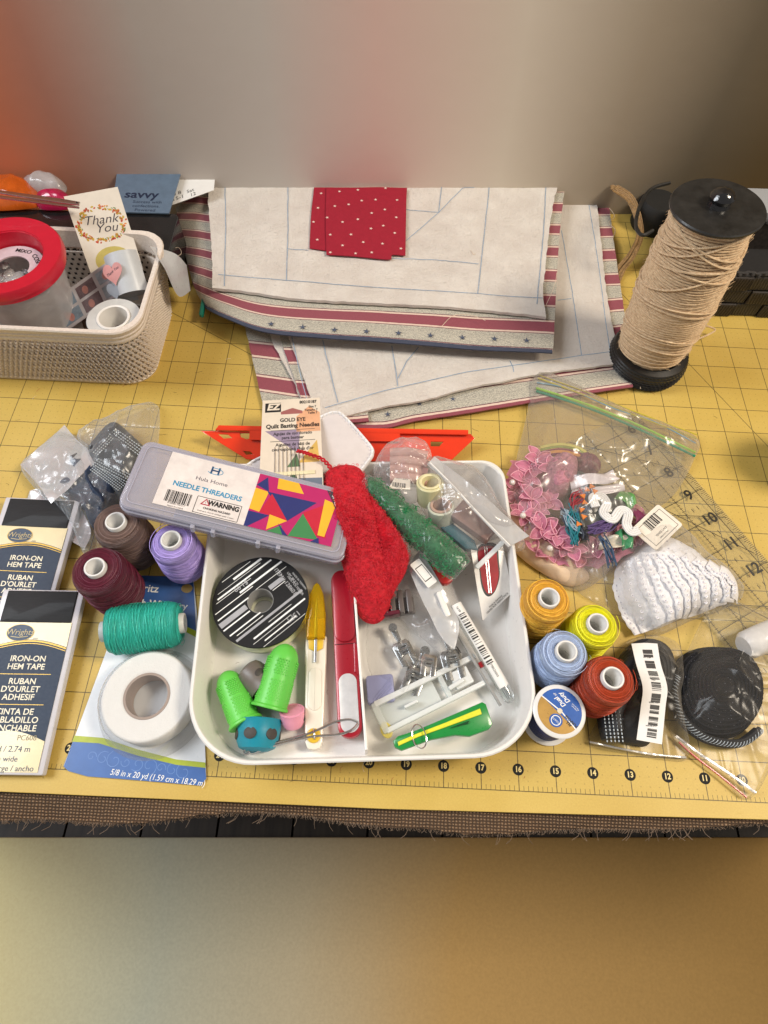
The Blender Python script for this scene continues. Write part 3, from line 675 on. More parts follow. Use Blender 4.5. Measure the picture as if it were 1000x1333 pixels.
for k in range(60):
    a, r_ = rr.uniform(0, 6.28), rr.uniform(0, 1.2); m.ball((r_ * math.cos(a), r_ * math.sin(a), rr.uniform(2.9, 3.2)), rr.uniform(.1, .25), seg=8, sq=(1, 1, .5))
m.obj('crumpled_lining', FILM('lining_film', body=.35, edge=.5, bump=.8, bs=6), t, kind='stuff')
# thank you card
t = thing('thank_you_card', 'cream thank you card with a floral wreath leaning in the beige basket', 'card', frame(at(122, 366, 2.0), at(190, 352, 2.0), at(108, 250, 4.0)) @ Matrix.Diagonal((1, .86, 1, 1)))
cw = 1.75; chh = 3.2
m = MB(); m.prism([(0, 0), (cw, .05), (cw + .02, chh), (-.02, chh)], 0, .03); m.obj('card_sheet', OFFW, t, False)
INKD = M('dark_script_ink', srgb('3a3440'), .5)
text(t, 'Thank', cw / 2, 2.16, .033, .46, INKD, rot=-.08, shear=.35, bold=-.002); text(t, 'You', cw / 2 + .1, 1.83, .033, .46, INKD, rot=-.08, shear=.35, bold=-.002)
rr = random.Random(8)
for col, nm, ph in ((srgb('d98a3e'), 'orange_bloom', 0), (srgb('6f8a4a'), 'green_leaf', 1), (srgb('c2502e'), 'rust_bloom', 2), (srgb('c9a83c'), 'gold_bloom', 3)):
    m = MB()
    for k in range(44):
        a = rr.uniform(0, 6.28); rx = rr.uniform(.68, .88); q = TR(cw / 2 + rx * .95 * math.cos(a), 2.0 + rx * .78 * math.sin(a), .031 + ph * .0006, rr.uniform(0, 6.28)); w = rr.uniform(.03, .06)
        m.prism(ell(w, w * (.4 if ph == 1 else .65), 8), 0, .0015, m=q)
    m.obj('printed_wreath', M(nm, col, .6, var=.25), t, False, kind='stuff')
m = MB(); m.prism([(.12 + 0, .28)] + [(cw / 2 + .02 + .62 * math.cos(a), .62 + .52 * math.sin(a)) for a in [rad(200 - i * 14) for i in range(17)]] + [(.75, -.05)], .031, .036); m.obj('yellow_sticker', M('dull_yellow_paper', srgb('c8b866'), .5), t, False)
# photo strip, sticker roll, tape roll
t = thing('photo_strip', 'glossy photo printed strip curling down into the beige basket', 'strip', frame(at(86, 432, 1.2), at(166, 376, 2.3), at(70, 380, 1.7)))
m = MB(); m.prism([(-.3, 0), (2.9, 0), (2.9, 1.3), (-.3, 1.3)], 0, .02); m.obj('strip_sheet', M('strip_grey', srgb('b9b4b8'), .2, coat=.6), t, False)
for k, (x, y) in enumerate(((.1, .10), (1.0, .10), (1.9, .10), (.1, .68), (1.0, .68), (1.9, .68))):
    m = MB(); m.box(x + .4, y + .25, .026, .76, .46, .006); m.obj('photo_print', M('photo_tone_%d' % (k % 3), [srgb('7f8fa0'), srgb('6e5a60'), srgb('9aa6b0')][k % 3], .25, var=.4, vs=2.5), t, False)
    m = MB(); m.prism(ell(.12, .16, 12, x + .35, y + .22), .03, .033); m.obj('printed_figure', M('skin_rose_print', srgb('b98078'), .3, var=.3), t, False)
SILV = M('sticker_backing', srgb('c3c7cb'), .3, var=.06, coat=.4)
c = at(188, 372, 2.4); fm = frame(at(158, 392, 1.9), at(212, 370, 2.7), at(160, 330, 3.0)); 
t = thing('sticker_roll', 'silvery roll of pink heart thank you stickers at the basket edge', 'sticker roll', fm)
m = MB(); pts = [(0 + .62 - .62 * math.cos(a), 0, .62 * math.sin(a)) for a in [rad(i * 10) for i in range(-6, 19)]]
vs = []; fs = []
for i, p in enumerate(pts):
    for yy in (0, 1.35):
        for s_ in (1, .94): vs.append((.62 + (p[0] - .62) * s_, yy, p[2] * s_))
for i in range(len(pts) - 1):
    a = i * 4; b4 = a + 4
    fs += [(a, b4, b4 + 2, a + 2), (a + 1, a + 3, b4 + 3, b4 + 1), (a, a + 1, b4 + 1, b4), (a + 2, b4 + 2, b4 + 3, a + 3)]
m.add(vs, fs); m.obj('curled_sheet', SILV, t)
m = MB(); m.tube([(.62, .1, 0), (.62, 1.25, 0)], .5, 24); m.obj('roll_core', SILV, t)
hs = [(.40 * 16 * math.sin(a) ** 3 / 16, .40 * (13 * math.cos(a) - 5 * math.cos(2 * a) - 2 * math.cos(3 * a) - math.cos(4 * a)) / 16) for a in [2 * PI * i / 36 for i in range(36)]]
m = MB(); m.prism(hs, .655, .665, m=TR(.55, .72, 0, -.1)); m.obj('heart_sticker', M('pink_sticker', srgb('d99a96'), .35), t, False)
text(t, 'Thank You', .55, .76, .668, .13, INKD, rot=.25, shear=.3)
m = MB(); m.prism([(p[0] * .8, p[1] * .8) for p in hs], .60, .61, m=TR(.36, .22, 0, -.1) ); m.obj('heart_sticker', M('grey_sticker', srgb('9ba3ad'), .35), t, False)
t = thing('sticker_tail', 'loose grey end of sticker backing hanging over the basket corner', 'backing strip')
coons('backing_strip', [at(215, 350, 3.1), at(232, 385, 1.6), at(248, 378, .8)], [at(248, 378, .8), at(243, 345, 1.1)], [at(195, 320, 3.1), at(228, 330, 2.2), at(243, 345, 1.1)], [at(215, 350, 3.1), at(195, 320, 3.1)], 20, 6, .015, SILV, t)
def taperoll(name, label, c, r, ri, h, m1, m2, tilt=(0, 0, 0), group=None):
    t = thing(name, label, 'tape roll', Matrix.Translation(c) @ Matrix.Rotation(tilt[0], 4, 'X') @ Matrix.Rotation(tilt[1], 4, 'Y'), group)
    m = MB(); m.lathe([(ri + .09, 0), (r - .02, 0), (r, .02), (r, h - .02), (r - .02, h), (ri + .09, h)], 64, close=True); m.obj('tape_winding', m1, t)
    m = MB(); m.lathe([(ri, -.02), (ri + .085, -.02), (ri + .085, h + .03), (ri + .06, h + .05), (ri, h + .03)], 48, close=True); m.obj('core', m2, t); return t
TAPE = M('clear_tape_winding', srgb('c9cbc8'), .25, var=.08, vs=4, coat=.5)
c = at(147, 412, 2.6); taperoll('tape_roll', 'clear adhesive tape roll standing in the right corner of the beige basket', (c.x, c.y, 1.8), .88, .46, .75, TAPE, WHITE)
m = MB(); m.prism(rrect(8.6, 3.4, .6), .1, .16, m=TR(-13.05, 14.85)); o = m.obj('paper_liner', M('brown_paper', srgb('6b5240'), .8)); tag(o, 'brown paper lying under the rolls inside the beige basket', 'paper')

# ================================================================ JUTE SPOOL AND BACK RIGHT CORNER
BWOV = M('black_wicker', (.012, .011, .010), .35, var=.3, coat=.2)
def mat_jute(name, c1, c2):
    s = NT(name); co = s.coord('Object', (1, 1, 3)); n = s.new('ShaderNodeTexNoise', {'Vector': co, 'Scale': 9, 'Detail': 6, 'Roughness': .7})
    r = s.ramp(n, [(.3, c1), (.7, c2)]); b = s.new('ShaderNodeBsdfPrincipled', {'Base Color': r, 'Roughness': .85, 'Sheen Weight': .3})
    bp = s.new('ShaderNodeBump', {'Height': n, 'Strength': .5, 'Distance': .02}); s.t.links.new(bp.outputs[0], b.inputs['Normal']); return s.end(b)
JUT = mat_jute('jute_twine', srgb('b8966e'), srgb('ecd2ac'))
jb = Vector((9.55, 14.95, 0)); jax = Vector((9.2, 15.15, 7.0)) - jb; jh = 6.5
t = thing('jute_twine_spool', 'tall spool wound with tan jute twine with black round top and wicker base', 'twine spool')
jz = jax.normalized(); jx = Vector((1, 0, 0)); jx = (jx - jz * jx.dot(jz)).normalized(); jy = jz.cross(jx); jm = Matrix((jx, jy, jz)).transposed().to_4x4(); jm.translation = jb
m = MB(); m.lathe([(1.05, 0), (1.25, .04), (1.38, .2), (1.4, .55), (1.32, .8), (1.1, .86), (.9, .6), (.001, .6)], 48, TR(jb.x, jb.y, .01)); m.obj('wicker_base', BWOV, t)
m = MB()
for k in range(7):
    z = .12 + k * .105; rr_ = 1.345 + .05 * math.sin(k * .6)
    m.tube([(jb.x + (rr_ + .012 * math.cos(PI * (i + k))) * math.cos(2 * PI * i / 120), jb.y + (rr_ + .012 * math.cos(PI * (i + k))) * math.sin(2 * PI * i / 120), z) for i in range(120)], .04, 5, True)
m.obj('wicker_strand', BWOV, t, kind='stuff')
def jr(z):           # radius of the wound body
    u = z / jh
    return 1.0 + .28 * math.sin(min(1, max(0, (u - .05) * 1.02)) * PI) ** .7
m = MB(); m.lathe([(.001, .75)] + [(jr(z) - .05, z) for z in [.78 + i * .2 for i in range(28)]] + [(.001, 6.25)], 40, jm); m.obj('spool_core', JUT, t)
pts = []; turns = 74; rj = random.Random(5); ph = 0
for k in range(turns * 44):
    th = 2 * PI * k / 44; tn = k / 44; z = .86 + (jh - 1.1) * tn / turns
    tilt = .30 * math.sin(tn * .10 + .4) ; zz = min(6.2, max(.8, z + tilt * math.cos(th + 1.8 + .35 * math.sin(tn * .21))))
    r_ = jr(zz) + .012 * math.sin(tn * 3.1) + .012 * nz(math.cos(th) * 2, math.sin(th) * 2, zz * 3)
    pts.append(jm @ Vector((r_ * math.cos(th), r_ * math.sin(th), zz)))
m = MB(); m.tube(pts, .037, 6); m.obj('twine', JUT, t, kind='stuff')
m = MB(); pts = []
for k in range(12 * 44):
    th = 2 * PI * k / 44; tn = k / 44; zz = 3.6 + 2.2 * math.sin(tn * .7) + .5 * math.cos(th + tn * .3); zz = min(6.1, max(.95, zz))
    r_ = jr(zz) + .06; pts.append(jm @ Vector((r_ * math.cos(th), r_ * math.sin(th), zz)))
m.tube(pts, .036, 5)
m.tube(smoothp([jm @ Vector((1.1, -.4, 1.0)), at(893, 446, .9), at(912, 440, .5), at(931, 430, .3), at(920, 424, .6), at(905, 420, .5)], 8), .035, 6)
m.obj('crossing_twine', JUT, t, kind='stuff')
m = MB(); rj = random.Random(6)
for k in range(900):
    th = rj.uniform(0, 6.28); z = rj.uniform(.9, 6.1); p = Vector((jr(z) * math.cos(th), jr(z) * math.sin(th), z)); o_ = Vector((math.cos(th), math.sin(th), 0)); tg = Vector((-math.sin(th), math.cos(th), rj.uniform(-.6, .6)))
    l = rj.uniform(.08, .3); m.tube([jm @ p, jm @ (p + o_ * .06 + tg * l * .5), jm @ (p + o_ * rj.uniform(.04, .14) + tg * l)], .0045, 3, caps=False)
m.obj('jute_fibres', M('jute_fibre', srgb('c8ab86'), .8), t, kind='stuff')
BKM = M('black_painted_metal', (.016, .015, .014), .42, var=.5, vs=2, coat=.1)
m = MB(); m.lathe([(.001, 6.33), (1.25, 6.33), (1.33, 6.36), (1.34, 6.42), (1.31, 6.46), (.5, 6.5), (.001, 6.5)], 64, jm); m.obj('top_disc', BKM, t)
m = MB(); m.lathe([(.34, 6.48), (.30, 6.62), (.36, 6.75), (.28, 6.88), (.12, 6.95), (.001, 6.97)], 10, jm); m.obj('knob', M('black_lacquer', (.008, .008, .01), .12, coat=.6, bump=.6, bs=6), t)

# black wire stand with loop behind
t = thing('wire_stand', 'black metal stand with curved loops between the quilts and the jute spool', 'stand')
m = MB(); m.tube(smoothp(P([(872, 238), (848, 246), (834, 266), (828, 292), (836, 306), (850, 300)], 2.5), 8), .07, 8); m.obj('loop', BKM, t)
m = MB(); b0 = at(850, 300, .1); m.lathe([(.001, 0), (.85, 0), (.9, .1), (.85, 1.0), (.7, 1.2), (.001, 1.2)], 32, TR(b0.x, b0.y + .5, 0)); m.obj('post', M('black_matte', (.010, .009, .008), .7), t)
t = thing('raffia_bundle', 'tan raffia strands lying behind the jute spool beside the quilts', 'raffia')
RAF = mat_jute('raffia', srgb('6b4f2a'), srgb('b08a54')); rj = random.Random(9)
for k in range(16):
    o1, o2 = rj.uniform(-5, 5), rj.uniform(-4, 4)
    m = MB(); m.tube(smoothp([at(800 + o1, 245 + o2, 1.4), at(822 + o1, 262 + o2, 1.2), at(834 + o1 * .8, 300, .9 + rj.uniform(0, .3)), at(826 + o1, 330 + o2, .6), at(810 + o1 * 1.3, 352 + o2, .2), at(802 + o1 * 1.5, 372 + o2 * 2, .1)], 6), rj.uniform(.03, .055), 5); m.obj('strand', RAF, t)

# dark woven basket at the back right
p0, p1 = at(905, 410, 0), at(1000, 413, 0)
t = thing('dark_woven_basket', 'dark brown woven strap basket at the back right behind the jute spool', 'basket', frame(at(905, 411, 0), at(1000, 414, 0)))
DKW = M('dark_brown_strap', (.035, .027, .022), .5, var=.5, vs=12, aniso=(1, 6, 1)); DKW2 = M('dark_grey_strap', (.05, .045, .043), .45, var=.5, vs=14, aniso=(6, 1, 1))
ST = MB(); ST.prism([(0, 0), (1.02, 0), (1.02, .62), (0, .62)], 0, .05, .02)
m = MB(); m.box(3.2, 2.3, .9, 7.6, 4.2, 1.75); m.obj('inner_box', M('basket_lining', (.01, .008, .007), .9), t, False)
for r_ in range(3):
    for k in range(8):
        mm = Matrix(((1, 0, 0, -.7 + k * 1.04 + (r_ % 2) * .25), (0, 0, -1, .16 - ((k + r_) % 2) * .07), (0, 1, 0, .02 + r_ * .64), (0, 0, 0, 1)))
        q = MB(); q.prism([(0, 0), (1.0, 0), (1.0, .6), (0, .6)], 0, .09, .03, mm); 
        for g in range(9): q.tube([mm @ Vector((.06 + g * .11, .03, .095)), mm @ Vector((.06 + g * .11 + (.05 if k % 2 else -.05), .57, .095))], .022, 4)
        q.obj('strap', DKW if (k + r_) % 2 else DKW2, t)
m = MB(); 
for k in range(3): m.tube([(-.8 + i * .12, .1 + .035 * math.cos(PI * i + k), 1.98 + k * .05 + .03 * math.sin(i * 1.3)) for i in range(66)], .045, 5)
for k in range(3): m.tube([(-.8 + i * .12, 1.75 + .035 * math.cos(PI * i + k), 2.9 + k * .05 + .03 * math.sin(i * 1.3)) for i in range(66)], .045, 5)
m.obj('braided_rim', DKW2, t, kind='stuff')
m = MB(); m.box(3.2, 1.82, 1.5, 7.8, .1, 2.9); m.obj('back_panel', DKW, t, False)
m = MB(); fm = t.matrix_world.copy(); m.prism([(-.6, .3), (6.8, .3), (6.8, 1.6), (-.6, 1.6)], 1.55, 1.62, m=fm); o = m.obj('printed_packet', M('dark_packet', srgb('55545a'), .2, var=.5, vs=1.2, coat=.5), None, False); tag(o, 'glossy grey and maroon packet lying in the dark woven basket', 'packet')
m = MB(); m.prism([(.9, .5), (2.2, .4), (2.6, 1.3), (1.3, 1.5)], 1.625, 1.64, m=fm); m.prism([(3.0, .5), (4.2, .6), (4.0, 1.2), (3.1, 1.4)], 1.625, 1.64, m=fm); q = m.obj('printed_patch', M('maroon_print', srgb('6b2630'), .3), o, False, kind='stuff')
m = MB(); m.box(3.4, 2.7, 2.9, 7.6, 1.4, .5, fm); o = m.obj('grey_tile_pouch', FILM('grey_pouch', body=.75, edge=.3, bump=.4, bs=1.3, bodycol=(.52, .54, .57)), None, False); tag(o, 'pale grey pouch with a block pattern above the dark woven basket', 'pouch')
# brown jar at the right edge
c = at(1043, 612, 0); t = thing('brown_jar', 'dark brown glazed jar just entering at the right edge', 'jar', TR(c.x, c.y))
m = MB(); m.lathe([(.001, 0), (.85, 0), (1.0, .3), (1.02, 2.2), (.8, 2.9), (.7, 3.0), (.62, 2.9), (.001, 2.9)], 40); m.obj('jar_body', M('brown_glaze', srgb('3b2716'), .25, coat=.4), t)

# ================================================================ THREAD CONES
CONE = {}
def cone(tx, ty, col, nm, label, h=2.3, r=.66, off=(0, 0), lean=None):
    c = at(tx, ty, h); mm = TR(c.x + off[0], c.y + off[1], .01, random.uniform(0, 6))
    if lean is not None: mm = lean
    t = thing('thread_cone', label, 'thread cone', mm, 'cones of sewing thread')
    prof = [(.30, h - .13), (.45, h - .12), (r - .14, h - .14), (r - .05, h - .2), (r, h - .32), (r + .015, h - .8), (r + .05, h - 1.3), (r + .03, .35), (r - .04, .22), (.4, .18), (.3, .2)]
    # gentle hand-wound unevenness
    n = 56; vs = []; fs = []; pr = []
    for a, b in zip(prof, prof[1:]):
        k = max(1, int(math.dist(a, b) / .06)); pr += [(a[0] + (b[0] - a[0]) * i / k, a[1] + (b[1] - a[1]) * i / k) for i in range(k)]
    pr.append(prof[-1]); K = len(pr); sd = random.uniform(0, 50)
    for i in range(n):
        a = 2 * PI * i / n
        for q, (rr_, z) in enumerate(pr):
            d = .012 * nz(math.cos(a) * 1.5, math.sin(a) * 1.5, z * 4 + sd) + .008 * math.sin(z * 38 + 1.5 * math.cos(a + sd)) * (1 if z < h - .3 else 0)
            vs.append(((rr_ + d) * math.cos(a), (rr_ + d) * math.sin(a), z + (.006 * math.sin(rr_ * 60) if z > h - .2 else 0)))
    for i in range(n):
        j = (i + 1) % n
        for q in range(K - 1): fs.append((j * K + q, i * K + q, i * K + q + 1, j * K + q + 1))
    mk('wound_thread', vs, fs, THREAD(nm, col), t)
    m = MB(); m.lathe([(.285, .0), (.285, h - .02), (.27, h), (.235, h), (.22, h - .02), (.21, .02), (.25, 0)], 40, close=True); m.obj('tube', M('cone_plastic', srgb('dfdedb'), .4, var=.04), t)
    q = MB()
    for k in range(3):
        z = h * .2 + k * h * .25; q.lathe([(.20, z), (.222, z), (.222, z + .02), (.20, z + .02)], 32, close=True)
    q.obj('inner_ridge', M('cone_plastic_inner', srgb('b9bdb4'), .5), t, kind='stuff')
    ws_ = MB()
    for sg in (1, -1):
        hp = []
        for k in range(40 * 15):
            z = .35 + (h - .75) * abs(((k / 40 / 3.7 + sg * .2) % 2) - 1); a = sg * 2 * PI * k / 40; i_ = min(range(K), key=lambda q: abs(pr[q][1] - z) + (10 if pr[q][0] < r - .08 else 0)); hp.append(((pr[i_][0] + .016) * math.cos(a), (pr[i_][0] + .016) * math.sin(a), z))
        ws_.tube(hp, .0075, 3)
    for k in range(10):
        a0 = 1.3 * k; ws_.tube([((.36 + .022 * k + .07 * g / 30) * math.cos(a0 + g * .12), (.36 + .022 * k + .07 * g / 30) * math.sin(a0 + g * .12), h - .118) for g in range(30)], .0075, 3)
    ws_.obj('crossing_strands', M(nm + '_strand', tuple(min(1, x * 1.15 + .01) for x in (srgb(col) if isinstance(col, str) else col)), .5), t, kind='stuff')
    fb = MB(); rj = random.Random(nm)
    for k in range(26):
        a = rj.uniform(0, 6.28); z = rj.uniform(.5, h - .1); rr_ = r + .01; fb.tube([(rr_ * math.cos(a), rr_ * math.sin(a), z), (( rr_ + .04) * math.cos(a + .1), (rr_ + .04) * math.sin(a + .1), z + rj.uniform(-.05, .1)), ((rr_ + .02) * math.cos(a + .25), (rr_ + .02) * math.sin(a + .25), z + rj.uniform(-.05, .1))], .003, 3, caps=False)
    fb.obj('loose_fibres', M(nm + '_fuzz', tuple(min(1, x * 1.5) for x in (srgb(col) if isinstance(col, str) else col)), .8), t, kind='stuff')
    return t
cone(713, 780, 'ffb83a', 'orange_thread', 'bright orange cone of thread at the right rim of the white tray', h=2.05, r=.62, off=(.06, .06))
cone(775, 811, 'fbf510', 'yellow_thread', 'acid yellow cone of thread right of the orange one', h=1.85, r=.62, off=(.08, .0))
cone(733, 847, 'b6caf0', 'light_blue_thread', 'pale blue cone of thread above the small navy spool', h=2.0, r=.62, off=(.10, .0))
cone(796, 882, 'b8401a', 'rust_thread', 'rust red cone of thread between the pale blue cone and black zipper bag', h=2.15, r=.64, off=(.05, 0))
cone(123, 738, '64152f', 'burgundy_thread', 'burgundy cone of thread at the corner of the hem tape packet', r=.70)
cone(150, 678, '7a625a', 'taupe_thread', 'taupe brown cone of thread beside the left end of the needle threader case', r=.68)
cone(222, 702, 'bba6f2', 'lavender_thread', 'lavender cone of thread tucked under the needle threader case', h=2.05, r=.62)
# teal cone lying down
a, b_ = at(138, 822, .72), at(238, 811, .62); fm = frame(a, b_, a + Vector((0, .0, 1)))
lm = Matrix((Vector((0, 0, 1)).cross((b_ - a).normalized()) * -1, Vector((0, 0, 1)), (b_ - a).normalized())).transposed().to_4x4()
x_ = (b_ - a).normalized(); y_ = Vector((0, 0, 1)); y_ = (y_ - x_ * y_.dot(x_)).normalized(); z_ = y_.cross(x_)
lm = Matrix((y_, x_.cross(y_), x_)).transposed().to_4x4(); lm.translation = a - x_ * .12
cone(0, 0, '34c2ad', 'teal_thread', 'teal cone of thread lying on its side across the white tape roll card', h=2.28, r=.64, lean=lm)
# small navy spool
c = at(731, 927, 1.35); t = thing('small_thread_spool', 'small navy blue thread spool with blue and gold printed end', 'thread spool', TR(c.x - .05, c.y + .02, 0, 0))
m = MB(); m.lathe([(.56, .1), (.58, .4), (.58, 1.1), (.5, 1.28)], 48); m.obj('wound_thread', THREAD('navy_thread', '1a3a8c', 12), t)
SPW = M('spool_white', srgb('e4e2de'), .3, var=.03, coat=.2)
for z in (0, 1.27):
    m = MB(); m.lathe([(.1, z), (.64, z), (.68, z + .03), (.68, z + .07), (.64, z + .1), (.1, z + .1)], 56, close=True); m.obj('end_flange', SPW, t)
GOLD = M('gold_print', srgb('b9924e'), .3, .3); LBL = M('royal_blue_print', srgb('1b57a8'), .35, coat=.3)
m = MB(); m.prism(ell(.57, .57, 40), 1.372, 1.376); m.obj('end_label', GOLD, t)
m = MB(); m.prism([(.57 * math.cos(a), .57 * math.sin(a)) for a in [rad(-50 + i * 10) for i in range(20)]], 1.378, 1.381); m.obj('label_band', LBL, t)
m = MB(); m.strip([(.57 * math.cos(rad(-50)), .57 * math.sin(rad(-50)), 1.382), (.05, -.02, 1.382), (.57 * math.cos(rad(140)), .57 * math.sin(rad(140)), 1.382)], .03, .002); m.obj('label_stripe', INKW, t)
m = MB(); m.prism(ell(.17, .17, 28, -.12, -.24), 1.383, 1.386); m.obj('round_mark', LBL, t)
m = MB(); m.lathe([(.11, 1.387), (.13, 1.387), (.13, 1.389), (.11, 1.389)], 30, TR(-.12, -.24), close=True); m.obj('round_mark_ring', INKW, t)
m = MB(); m.prism(ell(.07, .07, 16), 1.383, 1.392); m.obj('centre_hole', M('spool_cream', srgb('d8cdb4'), .5), t)
text(t, 'Dual\nDuty', .1, .28, 1.384, .16, INKW, rot=2.35, shear=.3, bold=.003); text(t, 'XP', -.08, .42, 1.384, .08, INKW, rot=2.35); text(t, 'COATS', -.12, -.24, 1.388, .065, INKW, rot=2.4)
text(t, 'ALL\nPURPOSE', .24, -.28, 1.384, .095, BLACK, rot=2.35, bold=.003); text(t, 'polyester\nMercerized', .40, .1, 1.384, .05, INKW, rot=2.35)

# ================================================================ LEFT SIDE
NAVW = M('navy_packet_print', srgb('1a2c44'), .55, var=.06); CRM = M('cream_packet_print', srgb('e3d3a4'), .35, coat=.4, var=.05); GLD = M('gold_print_line', srgb('c9a23a'), .35, .2); SLV = M('packet_sleeve', srgb('cfcdd2'), .3, var=.05, coat=.4)
BTP = M('folded_black_tape', srgb('0c0d10'), .7, var=.4, vs=3, aniso=(1, 8, 1), coat=.05); CIN = M('cream_ink', srgb('ece4c8'), .4); TANI = M('tan_ink', srgb('8a7d5a'), .4); NVI = M('navy_text_ink', srgb('2c4058'), .45)
def wavy(w, y0, a, n=24): return [(w * i / n, y0 + a * math.sin(PI * (1 - i / n) * 1.1) - a * .35 * (i / n)) for i in range(n + 1)]
def tape_packet(fm, label, low):
    t = thing('hem_tape_packet', label, 'packet', fm, 'iron-on hem tape packets'); w, h = 2.36, 5.0
    m = MB(); m.prism(rrect(w, h, .05, 3, w / 2, h / 2), 0, .2, .04); m.obj('card_sleeve', SLV, t)
    m = MB(); m.prism(rrect(w - .34, .95, .03, 3, w / 2, h - .52), .12, .235, .03); m.obj('folded_tape', BTP, t)
    def band(y0, y1, mt, z, a0=0, a1=0, nm='printed_band'):
        x0, x1 = .14, w - .14; W = x1 - x0; lo = wavy(W, y0, a0); hi = wavy(W, y1, a1)
        m = MB(); m.prism([(x0 + x, y) for x, y in lo] + [(x0 + x, y) for x, y in hi[::-1]], .18, z); return m.obj(nm, mt, t, False)
    band(.12, h - .99, NAVW, .215); band(h - 1.62, h - .98, CRM, .22, .17, 0); band(.06, .9, CRM, .22, 0, .22)
    m = MB(); m.strip([(.14 + x, y, .222) for x, y in wavy(w - .28, h - 1.66, .17)], .045, .003); m.obj('gold_line', GLD, t)
    m = MB(); m.strip([(.14 + x, y, .222) for x, y in wavy(w - .28, h - 1.73, .17)], .02, .003); m.obj('gold_line', GLD, t)
    m = MB(); m.prism(ell(.38, .24, 32, .84, h - 1.29), .222, .228); m.obj('oval_mark', NVI, t)
    m = MB(); m.lathe([(.37, 0), (.385, 0), (.385, .003), (.37, .003)], 40, TR(.84, h - 1.29, .228) @ Matrix.Diagonal((1, .63, 1, 1)), close=True); m.obj('oval_ring', GLD, t)
    text(t, 'Wrights', .84, h - 1.28, .233, .235, M('tan_logo', srgb('b9a878'), .4), shear=.1); text(t, '.com', 1.3, h - 1.45, .224, .07, NVI)
    m = MB(); m.strip([(.6, h - 1.40, .233), (.84, h - 1.43, .233), (1.08, h - 1.39, .233)], .02, .002); m.obj('logo_underline', M('tan_logo', 0), t)
    cx = w / 2 + .06
    for s_, y in (('IRON-ON', 2.98), ('HEM TAPE', 2.76), ('RUBAN', 2.36), ("D'OURLET", 2.15), ('ADHESIF', 1.94), ('CINTA DE', 1.56), ('DOBLADILLO', 1.35), ('PLANCHABLE', 1.14)):
        text(t, s_, cx, y, .217, .225, CIN, sx=1.0, bold=.003)
    for y in (2.56, 1.75): m = MB(); m.box(cx, y, .218, 1.45, .018, .003); m.obj('gold_rule', GLD, t, False)
    if low:
        text(t, 'PC608', w - .62, .90, .224, .19, TANI)
        text(t, '3 yd / 2.74 m', w - .45, .62, .224, .21, NVI, align='RIGHT'); text(t, '1/2 in wide', w - .72, .38, .224, .2, NVI, align='RIGHT'); text(t, '13 mm large / ancho', w - .25, .15, .224, .2, NVI, align='RIGHT')
    if 0: f = pouch('clear_wrap', [Vector(p) for p in ((0, .02, 0), (w / 2, 0, 0), (w, .02, 0), (w, h / 2, 0), (w, h - .02, 0), (w / 2, h, 0), (0, h - .02, 0), (0, h / 2, 0))], .0, .26, CLEAR2, t, wr=.02, ws=1.5, n=64, r=10, pw=14, smooth_n=1)
    return t
tr, br = at(114, 771, .3), at(60, 1010, .1)
y_ = (tr - br).normalized(); xx = Vector((y_.y, -y_.x, 0)).normalized(); o_ = br - xx * 2.36
fm = frame(o_, br, tr - xx * 2.36); tape_packet(fm, 'navy and cream iron-on hem tape packet at the lower left corner, lying in front', True)
tr, br = at(108, 655, .25), at(68, 800, .08); y_ = (tr - br).normalized(); br = tr - y_ * 5.0; xx = Vector((y_.y, -y_.x, 0)).normalized()
fm = frame(br - xx * 2.36, br, tr - xx * 2.36); tape_packet(fm, 'navy and cream iron-on hem tape packet half covered by the front packet', False)
# card with white tape roll
cB, cR, cT = at(90, 1008, .02), at(266, 1024, .02), at(255, 750, .02)
fm = frame(cB, cR, cT); W = (cR - cB).length; t = thing('tape_roll_card', 'blue and white hanging card carrying a fat white roll of fusible tape under clear blister', 'card', fm)
inv = fm.inverted(); L2 = lambda x, y, z=0: (inv @ at(x, y, z))
outl = [L2(*q) for q in ((90, 1004), (84, 997), (100, 955), (135, 860), (172, 757), (180, 750), (252, 752), (262, 850), (267, 960), (269, 1014), (262, 1023), (180, 1016), (115, 1011))]
m = MB(); m.prism([(p.x, p.y) for p in outl], 0, .03); m.obj('backing_card', M('white_card_gloss', srgb('dfe2e4'), .3, var=.03, coat=.4), t, False)
BLC = M('blue_card_print', srgb('3d66a8'), .35, var=.12, vs=2, coat=.4); LIM = M('lime_print', srgb('a8b52a'), .4)
lo = [L2(*q) for q in ((90, 1004), (84, 998), (96, 966), (130, 968), (180, 983), (230, 995), (268, 999), (269, 1014), (262, 1023), (180, 1016), (115, 1011))]
m = MB(); m.prism([(p.x, p.y) for p in lo], .031, .034); m.obj('blue_band', BLC, t, False)
l2 = [L2(*q) for q in ((95, 966), (130, 968), (180, 984), (230, 996), (268, 1000), (268, 993), (230, 989), (180, 976), (135, 961), (98, 958))]
m = MB(); m.prism([(p.x, p.y) for p in l2], .035, .038); m.obj('lime_stripe', LIM, t, False)
hi = [L2(*q) for q in ((172, 757), (180, 750), (252, 752), (256, 822), (240, 815), (200, 806), (158, 802))]
m = MB(); m.prism([(p.x, p.y) for p in hi], .031, .034); m.obj('blue_band', BLC, t, False)
l3 = [L2(*q) for q in ((256, 822), (240, 815), (200, 806), (200, 812), (240, 822), (257, 831))]
m = MB(); m.prism([(p.x, p.y) for p in l3], .035, .038); m.obj('lime_stripe', LIM, t, False)
p = L2(244, 767); m = MB(); m.prism(ell(.17, .14, 20), .0345, .0385, m=TR(p.x, p.y)); m.obj('hang_hole', M('mat_yellow_seen', srgb('c9a45c'), .5), t)
